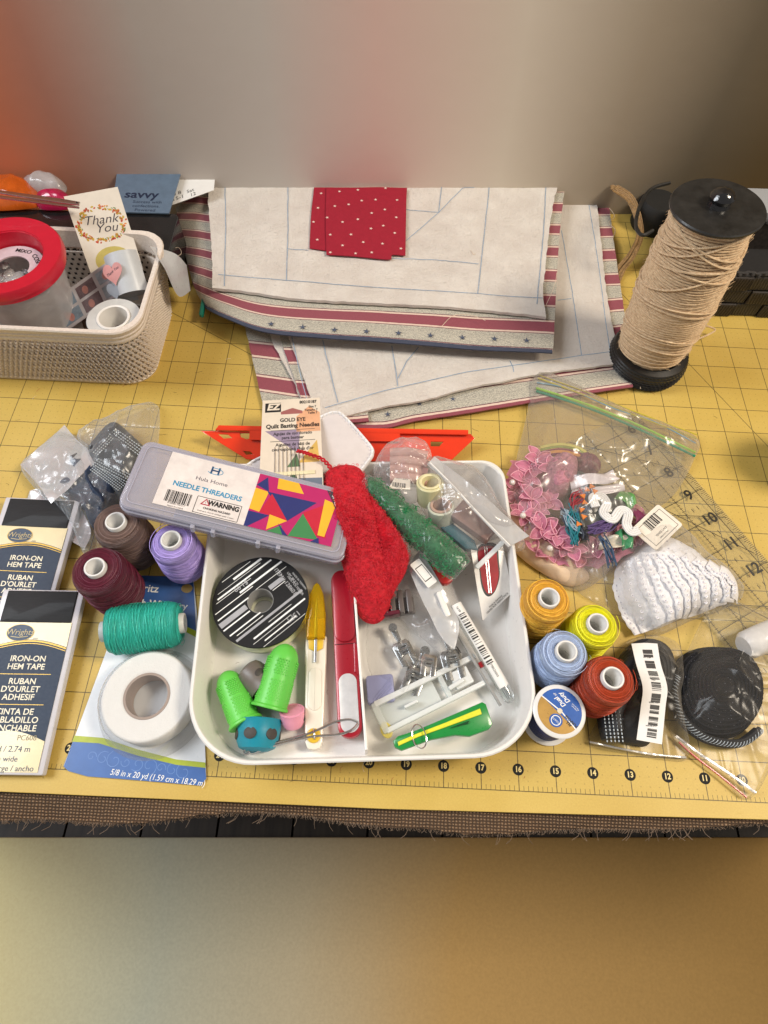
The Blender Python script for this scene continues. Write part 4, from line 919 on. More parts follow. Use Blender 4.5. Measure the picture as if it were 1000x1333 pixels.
p = L2(192, 767); text(t, 'Dritz', p.x, p.y, .037, .34, INKW, bold=.004, rot=.02); p = L2(236, 790); text(t, 'Stitch Witchery', p.x + .2, p.y, .037, .3, INKW, align='RIGHT', bold=.006)
p = L2(206, 1013); text(t, '5/8 in x 20 yd (1.59 cm x 18.29 m)', p.x, p.y, .037, .21, INKW, rot=-.03, sx=.86, shear=.15)
m = MB()
for k in range(9):
    p = L2(120 + k * 15, 985 + k * 2.5); r0_ = .14 + .05 * (k % 3); m.strip([(p.x + r0_ * (1 - i / 14) * math.cos(i * .6 + k), p.y + r0_ * (1 - i / 14) * math.sin(i * .6 + k), .0345) for i in range(12)], .02, .001)
m.obj('scroll_print', M('pale_blue_print', srgb('5c80bb'), .4), t, kind='stuff')
c = L2(191, 906, .75); TP = M('white_fusible_web', srgb('e9e8e4'), .75, var=.03, bump=.3, bs=20)
m = MB(); prf = [(.62, .06), (1.16, .05), (1.2, .1), (1.2, .66), (1.17, .7)] + [(1.15 - i * .035, .715 + .006 * (i % 2)) for i in range(15)] + [(.62, .70)]
m.lathe(prf, 72, TR(c.x, c.y, .03), close=True); rl = m.obj('tape_roll', TP, t)
m = MB(); m.lathe([(.55, .05), (.615, .05), (.615, .71), (.55, .71)], 48, TR(c.x, c.y, .03), close=True); m.obj('cardboard_core', M('grey_cardboard', srgb('a69488'), .8), rl)
BLI = FILM('clear_blister', body=.06, edge=.6, rough=.06, bump=.08, bs=1.2)
m = MB(); m.lathe([(1.5, .04), (1.42, .07), (1.32, .35), (1.27, .72), (1.2, .80), (.001, .82)], 64, TR(c.x, c.y - .05, 0)); m.obj('blister', BLI, t)
# small bags of webbing
WEB = M('black_webbing', srgb('10161d'), .5, var=.2, bump=.5, bs=40); NWEB = M('navy_webbing', srgb('182c48'), .55, var=.3, bump=.5, bs=30); WST = M('white_stitch', srgb('c8d0d4'), .5)
def stitches(par, p0, p1, rows, n, z, gap=.07, up=(0, 0, 1)):
    m = MB(); d = (p1 - p0); L = d.length; d.normalize(); q = Vector((-d.y, d.x, 0))
    for r_ in range(rows):
        for k in range(n):
            a = p0 + d * (L * (k + .15) / n) + q * gap * r_; b_ = p0 + d * (L * (k + .7) / n) + q * gap * r_
            za = z(a.x, a.y) if callable(z) else z; m.tube([Vector((a.x, a.y, za)), Vector((b_.x, b_.y, za))], .016, 4)
    m.obj('stitching', WST, par, kind='stuff')
t = thing('black_webbing_roll', 'folded black webbing with white stitch rows in the rear small bag', 'webbing')
pouch('webbing_body', P([(118, 592), (150, 556), (170, 566), (196, 594), (190, 618), (172, 642), (135, 630), (120, 612)], .15), .15, .75, WEB, t, wr=.08, ws=.9, pw=5, seed=12)
zz = lambda x, y: 1.0
stitches(t, at(121, 590, .93), at(150, 559, .93), 3, 12, .94, -.09); stitches(t, at(150, 558, .93), at(192, 588, .93), 4, 14, .945, -.085); stitches(t, at(121, 605, .9), at(170, 630, .9), 4, 16, .93, .085)
t = thing('navy_webbing_roll', 'crumpled navy webbing with white stitch rows in the front small bag', 'webbing')
pouch('webbing_body', P([(79, 640), (92, 622), (100, 612), (92, 600), (100, 594), (130, 606), (150, 622), (160, 650), (150, 672), (140, 690), (122, 690), (114, 668), (92, 655)], .12), .12, .6, NWEB, t, wr=.22, ws=1.1, pw=4, seed=14)
stitches(t, at(96, 598, .62), at(112, 612, .62), 4, 8, .66, .08); stitches(t, at(118, 612, .78), at(156, 640, .78), 5, 16, .83, .07)
m = MB(); m.prism([tuple(at(x, y, .5)[:2]) for x, y in ((92, 597), (102, 592), (122, 606), (112, 616))], .3, .64, .04); m.obj('folded_end', WEB, t, False)
BAGF = FILM('bag_film_blue', body=.10, edge=.7, bump=.7, bs=3.2, rough=.22, bodycol=(.82, .87, .92))
o = pouch('clear_bag', P([(103, 566), (145, 548), (200, 526), (208, 545), (205, 585), (200, 625), (176, 655), (140, 650), (116, 625), (108, 596)], .1), .08, .98, BAGF, wr=.16, ws=1.0, seed=21, pw=3); tag(o, 'rear small clear zip bag with black webbing behind the needle threader case', 'bag')
o = pouch('clear_bag', P([(27, 606), (56, 582), (84, 562), (110, 575), (128, 592), (160, 622), (168, 650), (150, 690), (130, 716), (112, 725), (100, 700), (85, 676), (62, 655), (42, 632)], .08), .06, .82, BAGF, wr=.2, ws=.9, seed=25, pw=2.6); tag(o, 'front small clear zip bag with navy webbing at the left', 'bag')
o = coons('white_bag_flap', P([(27, 606), (50, 632), (66, 655)], .5), P([(66, 655), (100, 626), (128, 596)], .8), P([(84, 553), (100, 572), (128, 596)], .55), P([(27, 606), (56, 580), (84, 553)], .4), 14, 20, .02, MILKY, None, zf=lambda x, y, u, v: .12 * nz(x, y, 6, 1.4)); tag(o, 'milky white bag flap with closed zip seam above the navy webbing', 'bag flap')
o = coons('white_tissue', P([(20, 700), (60, 690), (112, 716)], .12), P([(112, 716), (118, 690), (104, 660)], .2), P([(40, 640), (62, 640), (104, 660)], .3), P([(20, 700), (26, 665), (40, 640)], .12), 18, 14, .02, MILKY, None, zf=lambda x, y, u, v: .2 * nz(x, y, 2, 1.2)); tag(o, 'crinkled white tissue bag behind the rear hem tape packet', 'bag')
for q0, q1 in (((34, 612), (90, 570)), ((46, 627), (106, 583))):
    pass

# ================================================================ BEHIND THE TRAY
RAC = M('red_acrylic', (.82, .045, .008), .12, var=.05, coat=.6)
p0, p1, pu = at(322, 600, .15), at(585, 603, .15), at(320, 556, .62)
fm = frame(p0, p1, pu); inv = fm.inverted()
t = thing('red_template', 'bright red orange acrylic quilting template with cut holes behind the white tray', 'template', fm)
def L3(x, y, k=0):           # spot on the tilted plate
    o_ = CP; d = (at(x, y, 0) - CP).normalized(); nrm = fm.to_3x3() @ Vector((0, 0, 1)); tt = (fm.translation - o_).dot(nrm) / d.dot(nrm); q = inv @ (o_ + d * tt); return (q.x, q.y)
outer = [L3(*q) for q in ((264, 562), (612, 566), (617, 571), (584, 602), (322, 598))]
holes = [[L3(*q) for q in h] for h in ([(283, 565), (298, 566), (304, 571), (292, 572)], [(312, 564), (332, 564), (334, 569), (322, 573), (314, 570)], [(316, 587), (327, 588), (331, 592), (321, 593)], [(345, 583), (362, 583), (360, 590), (348, 590)], [(560, 575), (578, 575), (572, 582), (560, 582)])]
shape('plate', [outer] + holes, 0, .1, RAC, t, bev=.012)
m = MB(); q0, q1 = L3(283, 560), L3(612, 566); m.prism([(q0[0], q0[1] - .05), (q1[0] - .1, q1[1] - .05), (q1[0] - .1, q1[1] + .12), (q0[0] + .1, q0[1] + .12)], .16, .26, .02); m.obj('rear_plate', RAC, t)
m = MB(); q0, q1 = L3(545, 592), L3(578, 590); m.box(2.6, .85, .2, 5.0, .35, .1); m.obj('raised_ridge', RAC, t)
# needle card
NC = M('needle_card_stock', srgb('e2d5c2'), .5, var=.05)
p0, p1, pu = at(337, 642, 2.0), at(415, 637, 2.0), at(331, 523, 1.3)
fm = frame(p0, p1, pu) @ Matrix.Diagonal(((p1 - p0).length * 1.08 / 1.62, (pu - p0).length / 2.55, 1, 1)); t = thing('needle_card', 'cream card of long basting needles leaning between the quilts and threader case', 'card', fm)
ch = 2.55; cw = 1.62
m = MB(); m.prism([(0, 0), (cw, 0), (cw, ch), (0, ch)], 0, .02); m.obj('card_sheet', NC, t, False)
for nm, col, pts in (('peach_print', 'e2ab84', [(.95, 1.55), (1.6, 1.55), (1.6, 2.1), (1.3, 2.3), (.95, 2.0)]), ('mauve_print', '9a8aa0', [(.1, 1.62), (1.05, 1.62), (1.0, .95)]), ('gold_tri_print', 'd9b25e', [(1.0, .7), (1.55, .7), (1.5, 1.3)]), ('green_tri_print', '5f7a58', [(.7, .6), (1.05, .6), (.95, .95)]),
                     ('green_low_print', '4d6650', [(.3, .0), (1.1, .0), (.9, .45)]), ('slate_print', '6b7686', [(1.0, .0), (1.6, .0), (1.6, .28), (1.0, .3)])):
    m = MB(); m.prism(pts, .021, .0225); m.obj('printed_shape', M(nm, srgb(col), .55), t, False)
m = MB(); m.prism([(.08, ch - .38), (.52, ch - .38), (.52, ch - .1), (.08, ch - .1)], .021, .024); m.obj('logo_block', BLACK, t, False); text(t, 'EZ', .3, ch - .23, .0255, .27, NC, bold=.012, shear=.2, sx=1.1)
m = MB(); m.prism([(.52, ch - .46), (1.12, ch - .46), (1.12, ch - .38), (.84, ch - .28), (.52, ch - .38)], .021, .023); m.obj('hang_slot', M('slot_pink', srgb('a0605c'), .6), t, False)
for s_, x, y, z_, b in (('80210187', 1.28, ch - .12, .12, .004), ('Size 7', 1.4, ch - .27, .09, .002), ('Tamaño 7', 1.36, ch - .37, .09, .002), ('Taille 7', 1.4, ch - .46, .09, .002), ('GOLD EYE', .85, ch - .64, .15, .004), ('Quilt Basting Needles', .85, ch - .81, .165, .005), ('Agujas de ojo dorado', .85, ch - 1.03, .12, .002), ('para bastear', .85, ch - 1.15, .12, .002), ("Aiguilles de bâti de", .85, ch - 1.34, .12, .002), ("courtepointe chas d'or", .85, ch - 1.47, .12, .002)):
    text(t, s_, x, y, .0235, z_, BLACK, bold=b)
for y in (ch - .93, ch - 1.24): m = MB(); m.box(.85, y, .0225, 1.2, .012, .002); m.obj('printed_rule', BLACK, t, False)
for k in range(8):
    m = MB(); m.tube([(.38 + k * .105, 1.15, .035), (.38 + k * .105 + .02, .28 + .03 * (k % 3), .05), (.38 + k * .105 + .03, .04 + .05 * (k % 3), .04)], .009, 5); m.obj('needle', STEEL, t)
m = MB(); m.prism([(.22, .38), (1.42, .38), (1.42, .47), (.22, .47)], .03, .055, .006); m.obj('glue_strip', M('cream_tape', srgb('eae0b8'), .35, coat=.4), t)
# mesh pad
PD = M('white_mesh_cloth', srgb('dcd4d2'), .7, var=.05, bump=.5, bs=60)
out = P([(312, 618), (350, 590), (395, 558), (420, 542), (437, 537), (450, 543), (483, 580), (487, 592), (481, 603), (462, 628), (440, 655), (330, 668)], 1.34)
out = smoothp(out, 4, True); t = thing('quilted_pad', 'white quilted pad with stitched rounded border lying across the back rim of the tray', 'pad')
m = MB(); m.prism([(p.x, p.y) for p in out], 1.34, 1.42, .03); m.obj('pad_cloth', PD, t)
cc = sum(out, Vector()) / len(out); m = MB(); m.tube([Vector((p.x, p.y, 1.42)) + (cc - p).normalized() * .06 for p in out], .055, 6, True); m.obj('binding', M('white_binding', srgb('ecebec'), .6, bump=.4, bs=60), t)
m = MB(); rs = resample(out, 150)
for i, p in enumerate(rs):
    if i % 2 == 0: d = (cc - p).normalized(); m.tube([Vector((p.x, p.y, 1.47)) + d * .03, Vector((p.x, p.y, 1.475)) + d * .15], .012, 4)
m.obj('zigzag_stitch', WHITE, t, kind='stuff')

# ================================================================ WHITE TRAY
TRW = M('tray_white_plastic', srgb('e8e5e0'), .3, var=.03, vs=1.5, coat=.15)
tang = rad(4.2); tc_ = Vector((-.42, 4.80, 0)); TM = TR(tc_.x, tc_.y, .01, tang)
t = thing('divided_tray', 'white plastic divided tray with rounded front corners full of sewing tools', 'tray', TM)
def trayout(w, h, rf, rb, n=12):      # larger front corners
    o = []
    for sx, sy, a0, r in ((1, -1, -PI / 2, rf), (1, 1, 0, rb), (-1, 1, PI / 2, rb), (-1, -1, PI, rf)):
        for i in range(n + 1):
            a = a0 + PI / 2 * i / n; o.append((sx * (w / 2 - r) + r * math.cos(a), sy * (h / 2 - r) + r * math.sin(a)))
    return o
TW, TH, tz = 8.98, 8.75, 1.3
lv = [(TW - .5, TH - .5, 0), (TW - .38, TH - .38, .06), (TW - .1, TH - .1, tz - .14), (TW + .04, TH + .04, tz - .12), (TW + .06, TH + .06, tz - .03), (TW + .0, TH + .0, tz), (TW - .12, TH - .12, tz), (TW - .18, TH - .18, tz - .04), (TW - .34, TH - .34, .25), (TW - .5, TH - .5, .12), (TW - .8, TH - .8, .08)]
m = MB(); vs = []; fs = []
for w, h, z in lv: vs += [(x, y, z) for x, y in trayout(w, h, 1.75 - (TW - w) * .3, .7)]
K = len(trayout(1, 1, .1, .1))
for q in range(len(lv) - 1):
    for i in range(K): j = (i + 1) % K; fs.append((q * K + i, q * K + j, (q + 1) * K + j, (q + 1) * K + i))
fs.append(tuple(range(K))[::-1]); fs.append(tuple((len(lv) - 1) * K + i for i in range(K)))
m.add(vs, fs); m.obj('tray_shell', TRW, t)
ti = TM.inverted(); d0 = ti @ at(477, 976, 1.2); d1 = ti @ at(461, 762, 1.2); dd = (d1 - d0).normalized(); d1 = d0 + dd * 8.35
m = MB(); nn = Vector((-dd.y, dd.x, 0)) * .035
m.prism([(d0 - nn)[:2], (d0 + nn)[:2], (d1 + nn)[:2], (d1 - nn)[:2]], .05, 1.2, .02); m.obj('divider', TRW, t)
def tf(px, py, z, qx, qy, z2=None): return frame(at(px, py, z), at(qx, qy, z if z2 is None else z2))

# ribbon spool
c = at(339, 782, .92)
t = thing('ribbon_spool', 'flat ribbon spool with black and white striped printed face in the tray', 'ribbon spool', TR(c.x, c.y, .13, 0))
m = MB(); m.lathe([(.3, .0), (1.26, .0), (1.3, .02), (1.3, .05), (1.26, .07), (.3, .07)], 64, close=True); m.obj('lower_flange', M('spool_cream_card', srgb('dcdcc0'), .5), t)
def mat_rib():
    s = NT('flower_ribbon'); co = s.coord('Object'); n = s.new('ShaderNodeTexNoise', {'Vector': co, 'Scale': 3}); r = s.ramp(n, [(.3, srgb('b8cf6a')), (.7, srgb('d2dd9a'))]); return s.end(s.new('ShaderNodeBsdfPrincipled', {'Base Color': r, 'Roughness': .5}))
m = MB(); m.lathe([(.42, .08), (1.17, .08), (1.19, .1), (1.19, .66), (1.17, .7), (.42, .7)], 64, close=True); m.obj('ribbon_winding', mat_rib(), t)
for k in range(14):
    a = 2 * PI * k / 14 - 1.9; mm = Matrix.Translation((1.195 * math.cos(a), 1.195 * math.sin(a), .38)) @ Matrix.Rotation(a, 4, 'Z') @ Matrix.Rotation(PI / 2, 4, 'Y')
    m = MB()
    for g in range(6): m.prism(ell(.055, .045, 10, .06 * math.cos(g * 1.05), .06 * math.sin(g * 1.05)), 0, .008 + g * .0004, m=mm)
    m.obj('ribbon_flower', M('rose_flower', srgb('b8304c'), .5) if k % 2 else M('green_flower', srgb('4f9a4c'), .5), t, kind='stuff')
m = MB(); R0 = 1.36
m.lathe([(.37, .72), (R0, .72), (R0 + .01, .74), (R0, .78), (.37, .78)], 80, close=True); m.obj('upper_flange', M('black_card_print', (.006, .006, .007), .8, var=.1), t)
m = MB(); m.lathe([(.37, .1), (.375, .1), (.375, .775), (.36, .775)], 48, close=True); m.obj('hub', M('grey_hub', srgb('a7a6a4'), .6), t)
rr = random.Random(3); th = rad(44); u = Vector((math.cos(th), math.sin(th))); v = Vector((-u.y, u.x))
for d_, wd_, l0, l1, gcol in ((-1.14, .012, -1, 1, 1), (-1.02, .035, -.6, .5, 1), (-.90, .012, -.9, .4, 1), (-.78, .05, -.8, 1, 1), (-.66, .014, -.2, .6, 1), (-.52, .07, -1.2, 1.1, 0), (-.40, .02, -1.1, -.2, 1), (-.28, .04, -1.25, -.2, 1), (-.05, .04, -1.3, -.40, 1), (.02, .02, .45, .9, 1), (.12, .16, -1.3, -.40, 0), (.14, .14, .42, .9, 0), (.30, .04, -1.25, -.2, 1), (.36, .015, .1, 1.2, 1), (.50, .025, -1.2, .1, 1), (.58, .06, -.3, 1.2, 1), (.74, .014, -1, .2, 1), (.82, .05, -.9, 1.0, 1), (.95, .012, -.8, .7, 1), (1.04, .07, -.2, .8, 1), (1.18, .014, -.5, .5, 1)):
    ext = math.sqrt(max(.01, R0 ** 2 - d_ ** 2)) - .01; a, b_ = max(-ext, l0), min(ext, l1)
    p, q = u * a + v * d_, u * b_ + v * d_; m = MB(); m.strip([(p.x, p.y, .782), (q.x, q.y, .782)], wd_, .002); m.obj('printed_stripe', INKW if gcol else M('grey_print', srgb('a9a9ad'), .4), t, False)
GI = M('grey_ink', srgb('b0b0b2'), .45)
for s_, x, y, z_, r_ in (('$1.99', -.62, .42, .2, 222), ('15FT', .98, -.42, .22, 222), ('ITEM# 128601', .64, .62, .17, 132 - 180), ('UPC MULTI', .84, .72, .10, -48), ('100% POLYESTER', .94, .52, .10, -48), ('MADE IN TAIWAN', 1.04, .66, .08, -48)):
    text(t, s_, x, y, .786, z_, GI, rot=rad(r_ if s_[0] in '$1' and 'P' not in s_ else r_), bold=.001)

# silicone finger tools
def fingertip(name, label, base, tip, r, L_, mt, cat='finger guard', ht=0, dots=True, group=None):
    x = (tip - base).normalized(); m4 = frame(base, tip)
    m4 = Matrix.Translation(base) @ x.to_track_quat('Z', 'Y').to_matrix().to_4x4()
    t = thing(name, label, cat, m4, group)
    prof = [(r * 1.12, -.02), (r * 1.16, .0), (r * 1.14, .05), (r * 1.02, .09), (r * 1.0, L_ * .3), (r * .93, L_ * .7)] + [(r * .93 * math.cos(a), L_ * .7 + (L_ * .3) * math.sin(a)) for a in [rad(12 * i) for i in range(1, 8)]] + [(.001, L_)]
    inn = [(a * .86, b - .06) for a, b in prof[4:-1]][::-1]
    m = MB(); m.lathe(prof + [(.001, L_ - .07)] + inn + [(r * 1.0, .0)], 40); m.obj('sleeve', mt, t)
    if dots:
        m = MB()
        for a0 in (25, 100, 180, 262, 330):
            for i in range(-2, 3):
                for j in range(18):
                    z = .22 + j * L_ * .036
                    if z > L_ * .44 and z < L_ * .50: continue
                    a = rad(a0 + i * 10 + (j % 2) * 5); rr_ = r * (1.0 - .07 * z / L_); m.ball((rr_ * math.cos(a), rr_ * math.sin(a), z), .027, seg=5)
        m.obj('grip_dots', mt, t, kind='stuff')
    return t
LG = M('lime_silicone', srgb('66cc4e'), .42, var=.04, sss=.15)
fingertip('finger_guard', 'lime green rubber finger guard nearest the left wall of the tray', at(320, 942, .50), at(292, 872, .48), .40, 1.55, LG, group='lime finger guards')
fingertip('finger_guard', 'lime green rubber finger guard leaning against the ribbon spool in the tray', at(351, 922, .58), at(374, 842, .80), .45, 1.75, LG, group='lime finger guards')
def thimble(name, label, m4, r, h, mt, wins, sq=1.0):
    t = thing(name, label, 'thimble', m4 @ Matrix.Diagonal((1, sq, 1, 1)))
    n = 40; zs = [0, .03, h * .35, h * .7, h * .88, h * .97, h]; rs = [r * 1.03, r, r * .97, r * .9, r * .78, r * .5, .001]
    m = MB(); m.lathe([(a, b) for a, b in zip(rs, zs)] + [(.001, h - .07)] + [(a * .88, b - .05) for a, b in list(zip(rs, zs))[::-1][1:-1]] + [(r * .9, 0)], n); m.obj('cap', mt, t)
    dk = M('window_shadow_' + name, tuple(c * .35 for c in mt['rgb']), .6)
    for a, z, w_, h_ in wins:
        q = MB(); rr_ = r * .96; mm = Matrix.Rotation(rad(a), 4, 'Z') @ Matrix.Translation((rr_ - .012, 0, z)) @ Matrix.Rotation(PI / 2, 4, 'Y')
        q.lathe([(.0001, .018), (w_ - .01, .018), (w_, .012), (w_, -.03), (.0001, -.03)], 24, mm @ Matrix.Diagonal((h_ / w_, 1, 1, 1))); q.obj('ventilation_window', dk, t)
    return t
def MS(name, col, **k): mm = M(name, srgb(col), .4, var=.05, sss=.2, **k); mm['rgb'] = srgb(col); return mm
gm = MS('grey_silicone', '6d655e'); tm = MS('teal_silicone', '148aa0'); pk = MS('pink_silicone', 'eda0b8')
b0, t0 = at(344, 893, .45), at(312, 862, .55); thimble('thimble', 'dark grey silicone thimble with cut windows between the lime finger guards', Matrix.Translation(b0) @ (t0 - b0).to_track_quat('Z', 'X').to_matrix().to_4x4(), .45, .75, gm, [(200, .3, .13, .1), (160, .3, .08, .08), (245, .3, .12, .08), (20, .3, .13, .1), (65, .3, .12, .08), (110, .35, .13, .1)])
b0, t0 = at(338, 937, .42), at(334, 976, .38); q4 = Matrix.Translation(b0) @ (t0 - b0).to_track_quat('Z', 'X').to_matrix().to_4x4(); thimble('thimble', 'teal blue silicone thimble with round windows at the front left of the tray', q4, .60, .82, tm, [(k * 60 + 12, .38, .17, .15) for k in range(6)])
b0, t0 = at(380, 925, .62), at(383, 952, .18); q4 = Matrix.Translation(b0) @ (t0 - b0).to_track_quat('Z', 'X').to_matrix().to_4x4(); thimble('thimble', 'small pale pink silicone thimble open side up beside the teal one', q4, .33, .5, pk, [(90, .26, .1, .06), (270, .26, .1, .06), (180, .26, .1, .06)])

# white and yellow snips
p0, p1 = at(409, 978, .2), at(414, 765, .28); fm = frame(p0, p1); L_ = (p1 - p0).length; CR = M('cream_plastic', srgb('e4ddcd'), .35, var=.03, coat=.2)
t = thing('thread_snips', 'cream handled thread snips with clear yellow blade cover and yellow button', 'snips', fm)
hf = L_ * .66
m = MB(); m.prism([(.04, -.16), (.0, 0), (.04, .16), (.2, .23), (.9, .26), (hf * .8, .29), (hf, .30), (hf + .05, .22), (hf + .05, -.22), (hf, -.30), (hf * .8, -.29), (.9, -.26), (.2, -.23)], 0, .26, .06); m.obj('handle', CR, t)
m = MB(); m.prism(rrect(1.15, .36, .18, 6, hf * .52, 0), .26, .29, .02); m.obj('thumb_rest', CR, t)
YB = M('yellow_plastic', srgb('d9b22c'), .35, coat=.3)
m = MB(); m.prism(ell(.19, .19, 28, .36, 0), .26, .32, .03); m.obj('button', YB, t)
m = MB(); m.prism([(hf - .35, -.2), (hf + .05, -.24), (hf + .5, -.22), (hf + .5, .22), (hf + .05, .24), (hf - .35, .2), (hf - .45, .0)], .262, .31, .02); m.obj('cover_base', YB, t)
m = MB(); m.prism([(hf - .75, -.035), (L_ - .75, -.04), (L_ - .4, -.01), (L_ - .75, .04), (hf - .75, .035)], .315, .345, .005); m.obj('blade', STEEL, t)
YC = NT('amber_clear_plastic'); YC = YC.end(YC.new('ShaderNodeBsdfPrincipled', {'Base Color': (.85, .58, .02, 1), 'Roughness': .08, 'Transmission Weight': .75, 'IOR': 1.25}))
m = MB(); m.prism([(hf - .1, -.26), (hf + .6, -.27), (L_ - .35, -.2), (L_ - .08, -.1), (L_, 0), (L_ - .08, .1), (L_ - .35, .2), (hf + .6, .27), (hf - .1, .26)], .12, .52, .1); m.obj('blade_cover', YC, t)
for k in range(14):
    m = MB(); m.box(hf - .15 + k * .045 - .6, .285, .15, .02, .02, .16); m.box(hf - .15 + k * .045 - .6, -.285, .15, .02, .02, .16); 
m = MB()
for k in range(14):
    for s_ in (-1, 1): m.box(hf - .75 + k * .045, s_ * .285, .15, .02, .03, .16)
m.obj('grip_ribs', CR, t, kind='stuff')
# red snips
p0, p1 = at(457, 962, .22), at(445, 747, .26); fm = frame(p0, p1); L_ = (p1 - p0).length; RS = M('snip_red', srgb('b8182c'), .3, var=.03, coat=.25)
t = thing('thread_snips', 'closed red thread snips with a white oval inset lying along the tray divider', 'snips', fm)
m = MB(); m.prism(rrect(L_, .66, .31, 8, L_ / 2, 0), 0, .26, .06); m.obj('handle', RS, t)
m = MB(); m.prism(rrect(L_ * .46, .6, .28, 8, L_ * .77, 0), .2, .33, .05); m.obj('sliding_cover', RS, t)
m = MB(); m.prism([(L_ * .34, -.33), (L_ * .52, -.36), (L_ * .53, -.22), (L_ * .36, -.2)], .1, .3, .03); m.obj('side_catch', RS, t)
m = MB(); m.strip([(L_ * .53, -.3, .27), (L_ * .53, .3, .27)], .02, .003); m.obj('seam', M('dark_red_seam', (.08, .005, .01), .6), t)
m = MB(); m.prism(rrect(L_ * .33, .5, .24, 8, L_ * .19, 0), .255, .275, .01); m.obj('white_inset', M('snip_white', srgb('ebe7e4'), .25, coat=.3), t)
# bodkin
p0, p1 = at(322, 978, .55), at(466, 941, .5); fm = frame(p0, p1); L_ = (p1 - p0).length
t = thing('bodkin', 'steel tweezer bodkin with sliding ring lying across the front of the tray', 'bodkin', fm)
for s_ in (-1, 1):
    m = MB(); m.tube(smoothp([(L_ * .02, s_ * .05, 0), (L_ * .06, s_ * .085, 0), (L_ * .2, s_ * .03, 0), (L_ * .55, s_ * .045, 0), (L_ * .8, s_ * .16, 0), (L_ * .93, s_ * .14, 0), (L_, s_ * .015, 0)], 6), .035, 8); m.obj('arm', CHROME, t)
m = MB(); m.tube([(-.02 + .07 * math.cos(a), .07 * math.sin(a), 0) for a in [2 * PI * i / 14 for i in range(14)]], .03, 6, True); m.obj('eye', CHROME, t)
m = MB(); m.tube([(L_ * .60 + .02 * math.cos(a), .12 * math.cos(a), .085 * math.sin(a)) for a in [2 * PI * i / 20 for i in range(20)]], .03, 6, True); m.obj('sliding_ring', CHROME, t)

# ================================================================ RIGHT HALF OF THE TRAY
p0 = at(480, 917, .45); fm = frame(p0, at(513, 914, .45)) @ TR(0, 0, -.33)
t = thing('lavender_square', 'small square lavender blue plastic block with four diagonal ridges and a hole', 'sewing tool', fm)
LV = M('lavender_plastic', srgb('8f92b8'), .4, var=.05)
m = MB(); m.prism(rrect(.76, .76, .09, 4, .36, .40), 0, .34, .05); m.obj('cap_body', LV, t)
for k in range(4):
    m = MB(); a = .12 + k * .09; m.tube([(.02 + a, .12, .345), (.66, .78 - a, .345)], .016, 5); m.obj('ridge', LV, t)
m = MB(); m.prism(ell(.055, .055, 16, .60, .16), .341, .344); m.obj('hole', M('dark_hole', 0), t)
# clear buttonhole device
CLP = NT('clear_milky_plastic'); CLP = CLP.end(CLP.new('ShaderNodeMixShader', {0: .5, 1: CLP.new('ShaderNodeBsdfTransparent', {0: (.92, .95, .94, 1)}), 2: CLP.new('ShaderNodeBsdfPrincipled', {'Base Color': (.80, .83, .82, 1), 'Roughness': .15})}))
CLP2 = NT('clear_milky_plastic_bright'); CLP2 = CLP2.end(CLP2.new('ShaderNodeMixShader', {0: .75, 1: CLP2.new('ShaderNodeBsdfTransparent', {0: (.92, .95, .94, 1)}), 2: CLP2.new('ShaderNodeBsdfPrincipled', {'Base Color': (.84, .86, .85, 1), 'Roughness': .18})}))
p0, p1 = at(500, 958, .3), at(640, 888, .3); fm = frame(p0, p1); L_ = (p1 - p0).length
t = thing('buttonhole_foot', 'translucent white plastic buttonhole foot with sliding rails and small red tip', 'presser foot', fm)
m = MB(); m.prism(rrect(L_ * .94, .16, .04, 3, L_ * .5, .82), 0, .22, .03); m.obj('rear_rail', CLP2, t)
m = MB(); m.prism(rrect(L_ * .94, .14, .04, 3, L_ * .5, .06), 0, .2, .03); m.obj('front_rail', CLP2, t)
m = MB(); m.prism(rrect(.18, .86, .05, 3, .1, .44), 0, .2, .03); m.prism(rrect(.14, .86, .05, 3, L_ * .62, .44), 0, .18, .03); m.obj('cross_bar', CLP, t, kind='stuff')
m = MB(); m.prism(rrect(L_ * .5, .6, .04, 3, L_ * .3, .44), -.06, .03, .02); m.obj('sliding_plate', CLP, t)
m = MB(); m.prism(rrect(.55, .5, .05, 3, L_ * .78, .45), .0, .16, .03); m.obj('carrier', CLP2, t)
m = MB(); m.prism(rrect(.4, .08, .03, 3, L_ * .3, .4), .03, .26, .02, TR(0, 0, 0, 0)); m.obj('raised_tab', CLP2, t)
m = MB(); m.prism(rrect(.5, .12, .04, 3, L_ * .72, .16), .05, .24, .03, TR(0, -.05, 0, .1)); m.obj('lever', CLP2, t)
m = MB(); m.box(L_ * .98, .52, .18, .12, .16, .1); m.obj('red_tip', M('red_tip_plastic', srgb('c01c24'), .3), t, False)
m = MB(); m.box(L_ * .9, .80, .24, .03, .22, .03, TR(0, 0, 0, .12)); m.obj('black_mark', BLACK, t, False)
m = MB(); m.prism(ell(.16, .22, 16, .12, .1), .0, .06, .02); m.obj('yellow_glue_spot', M('pale_yellow_plastic', srgb('dccb6a'), .35), t)
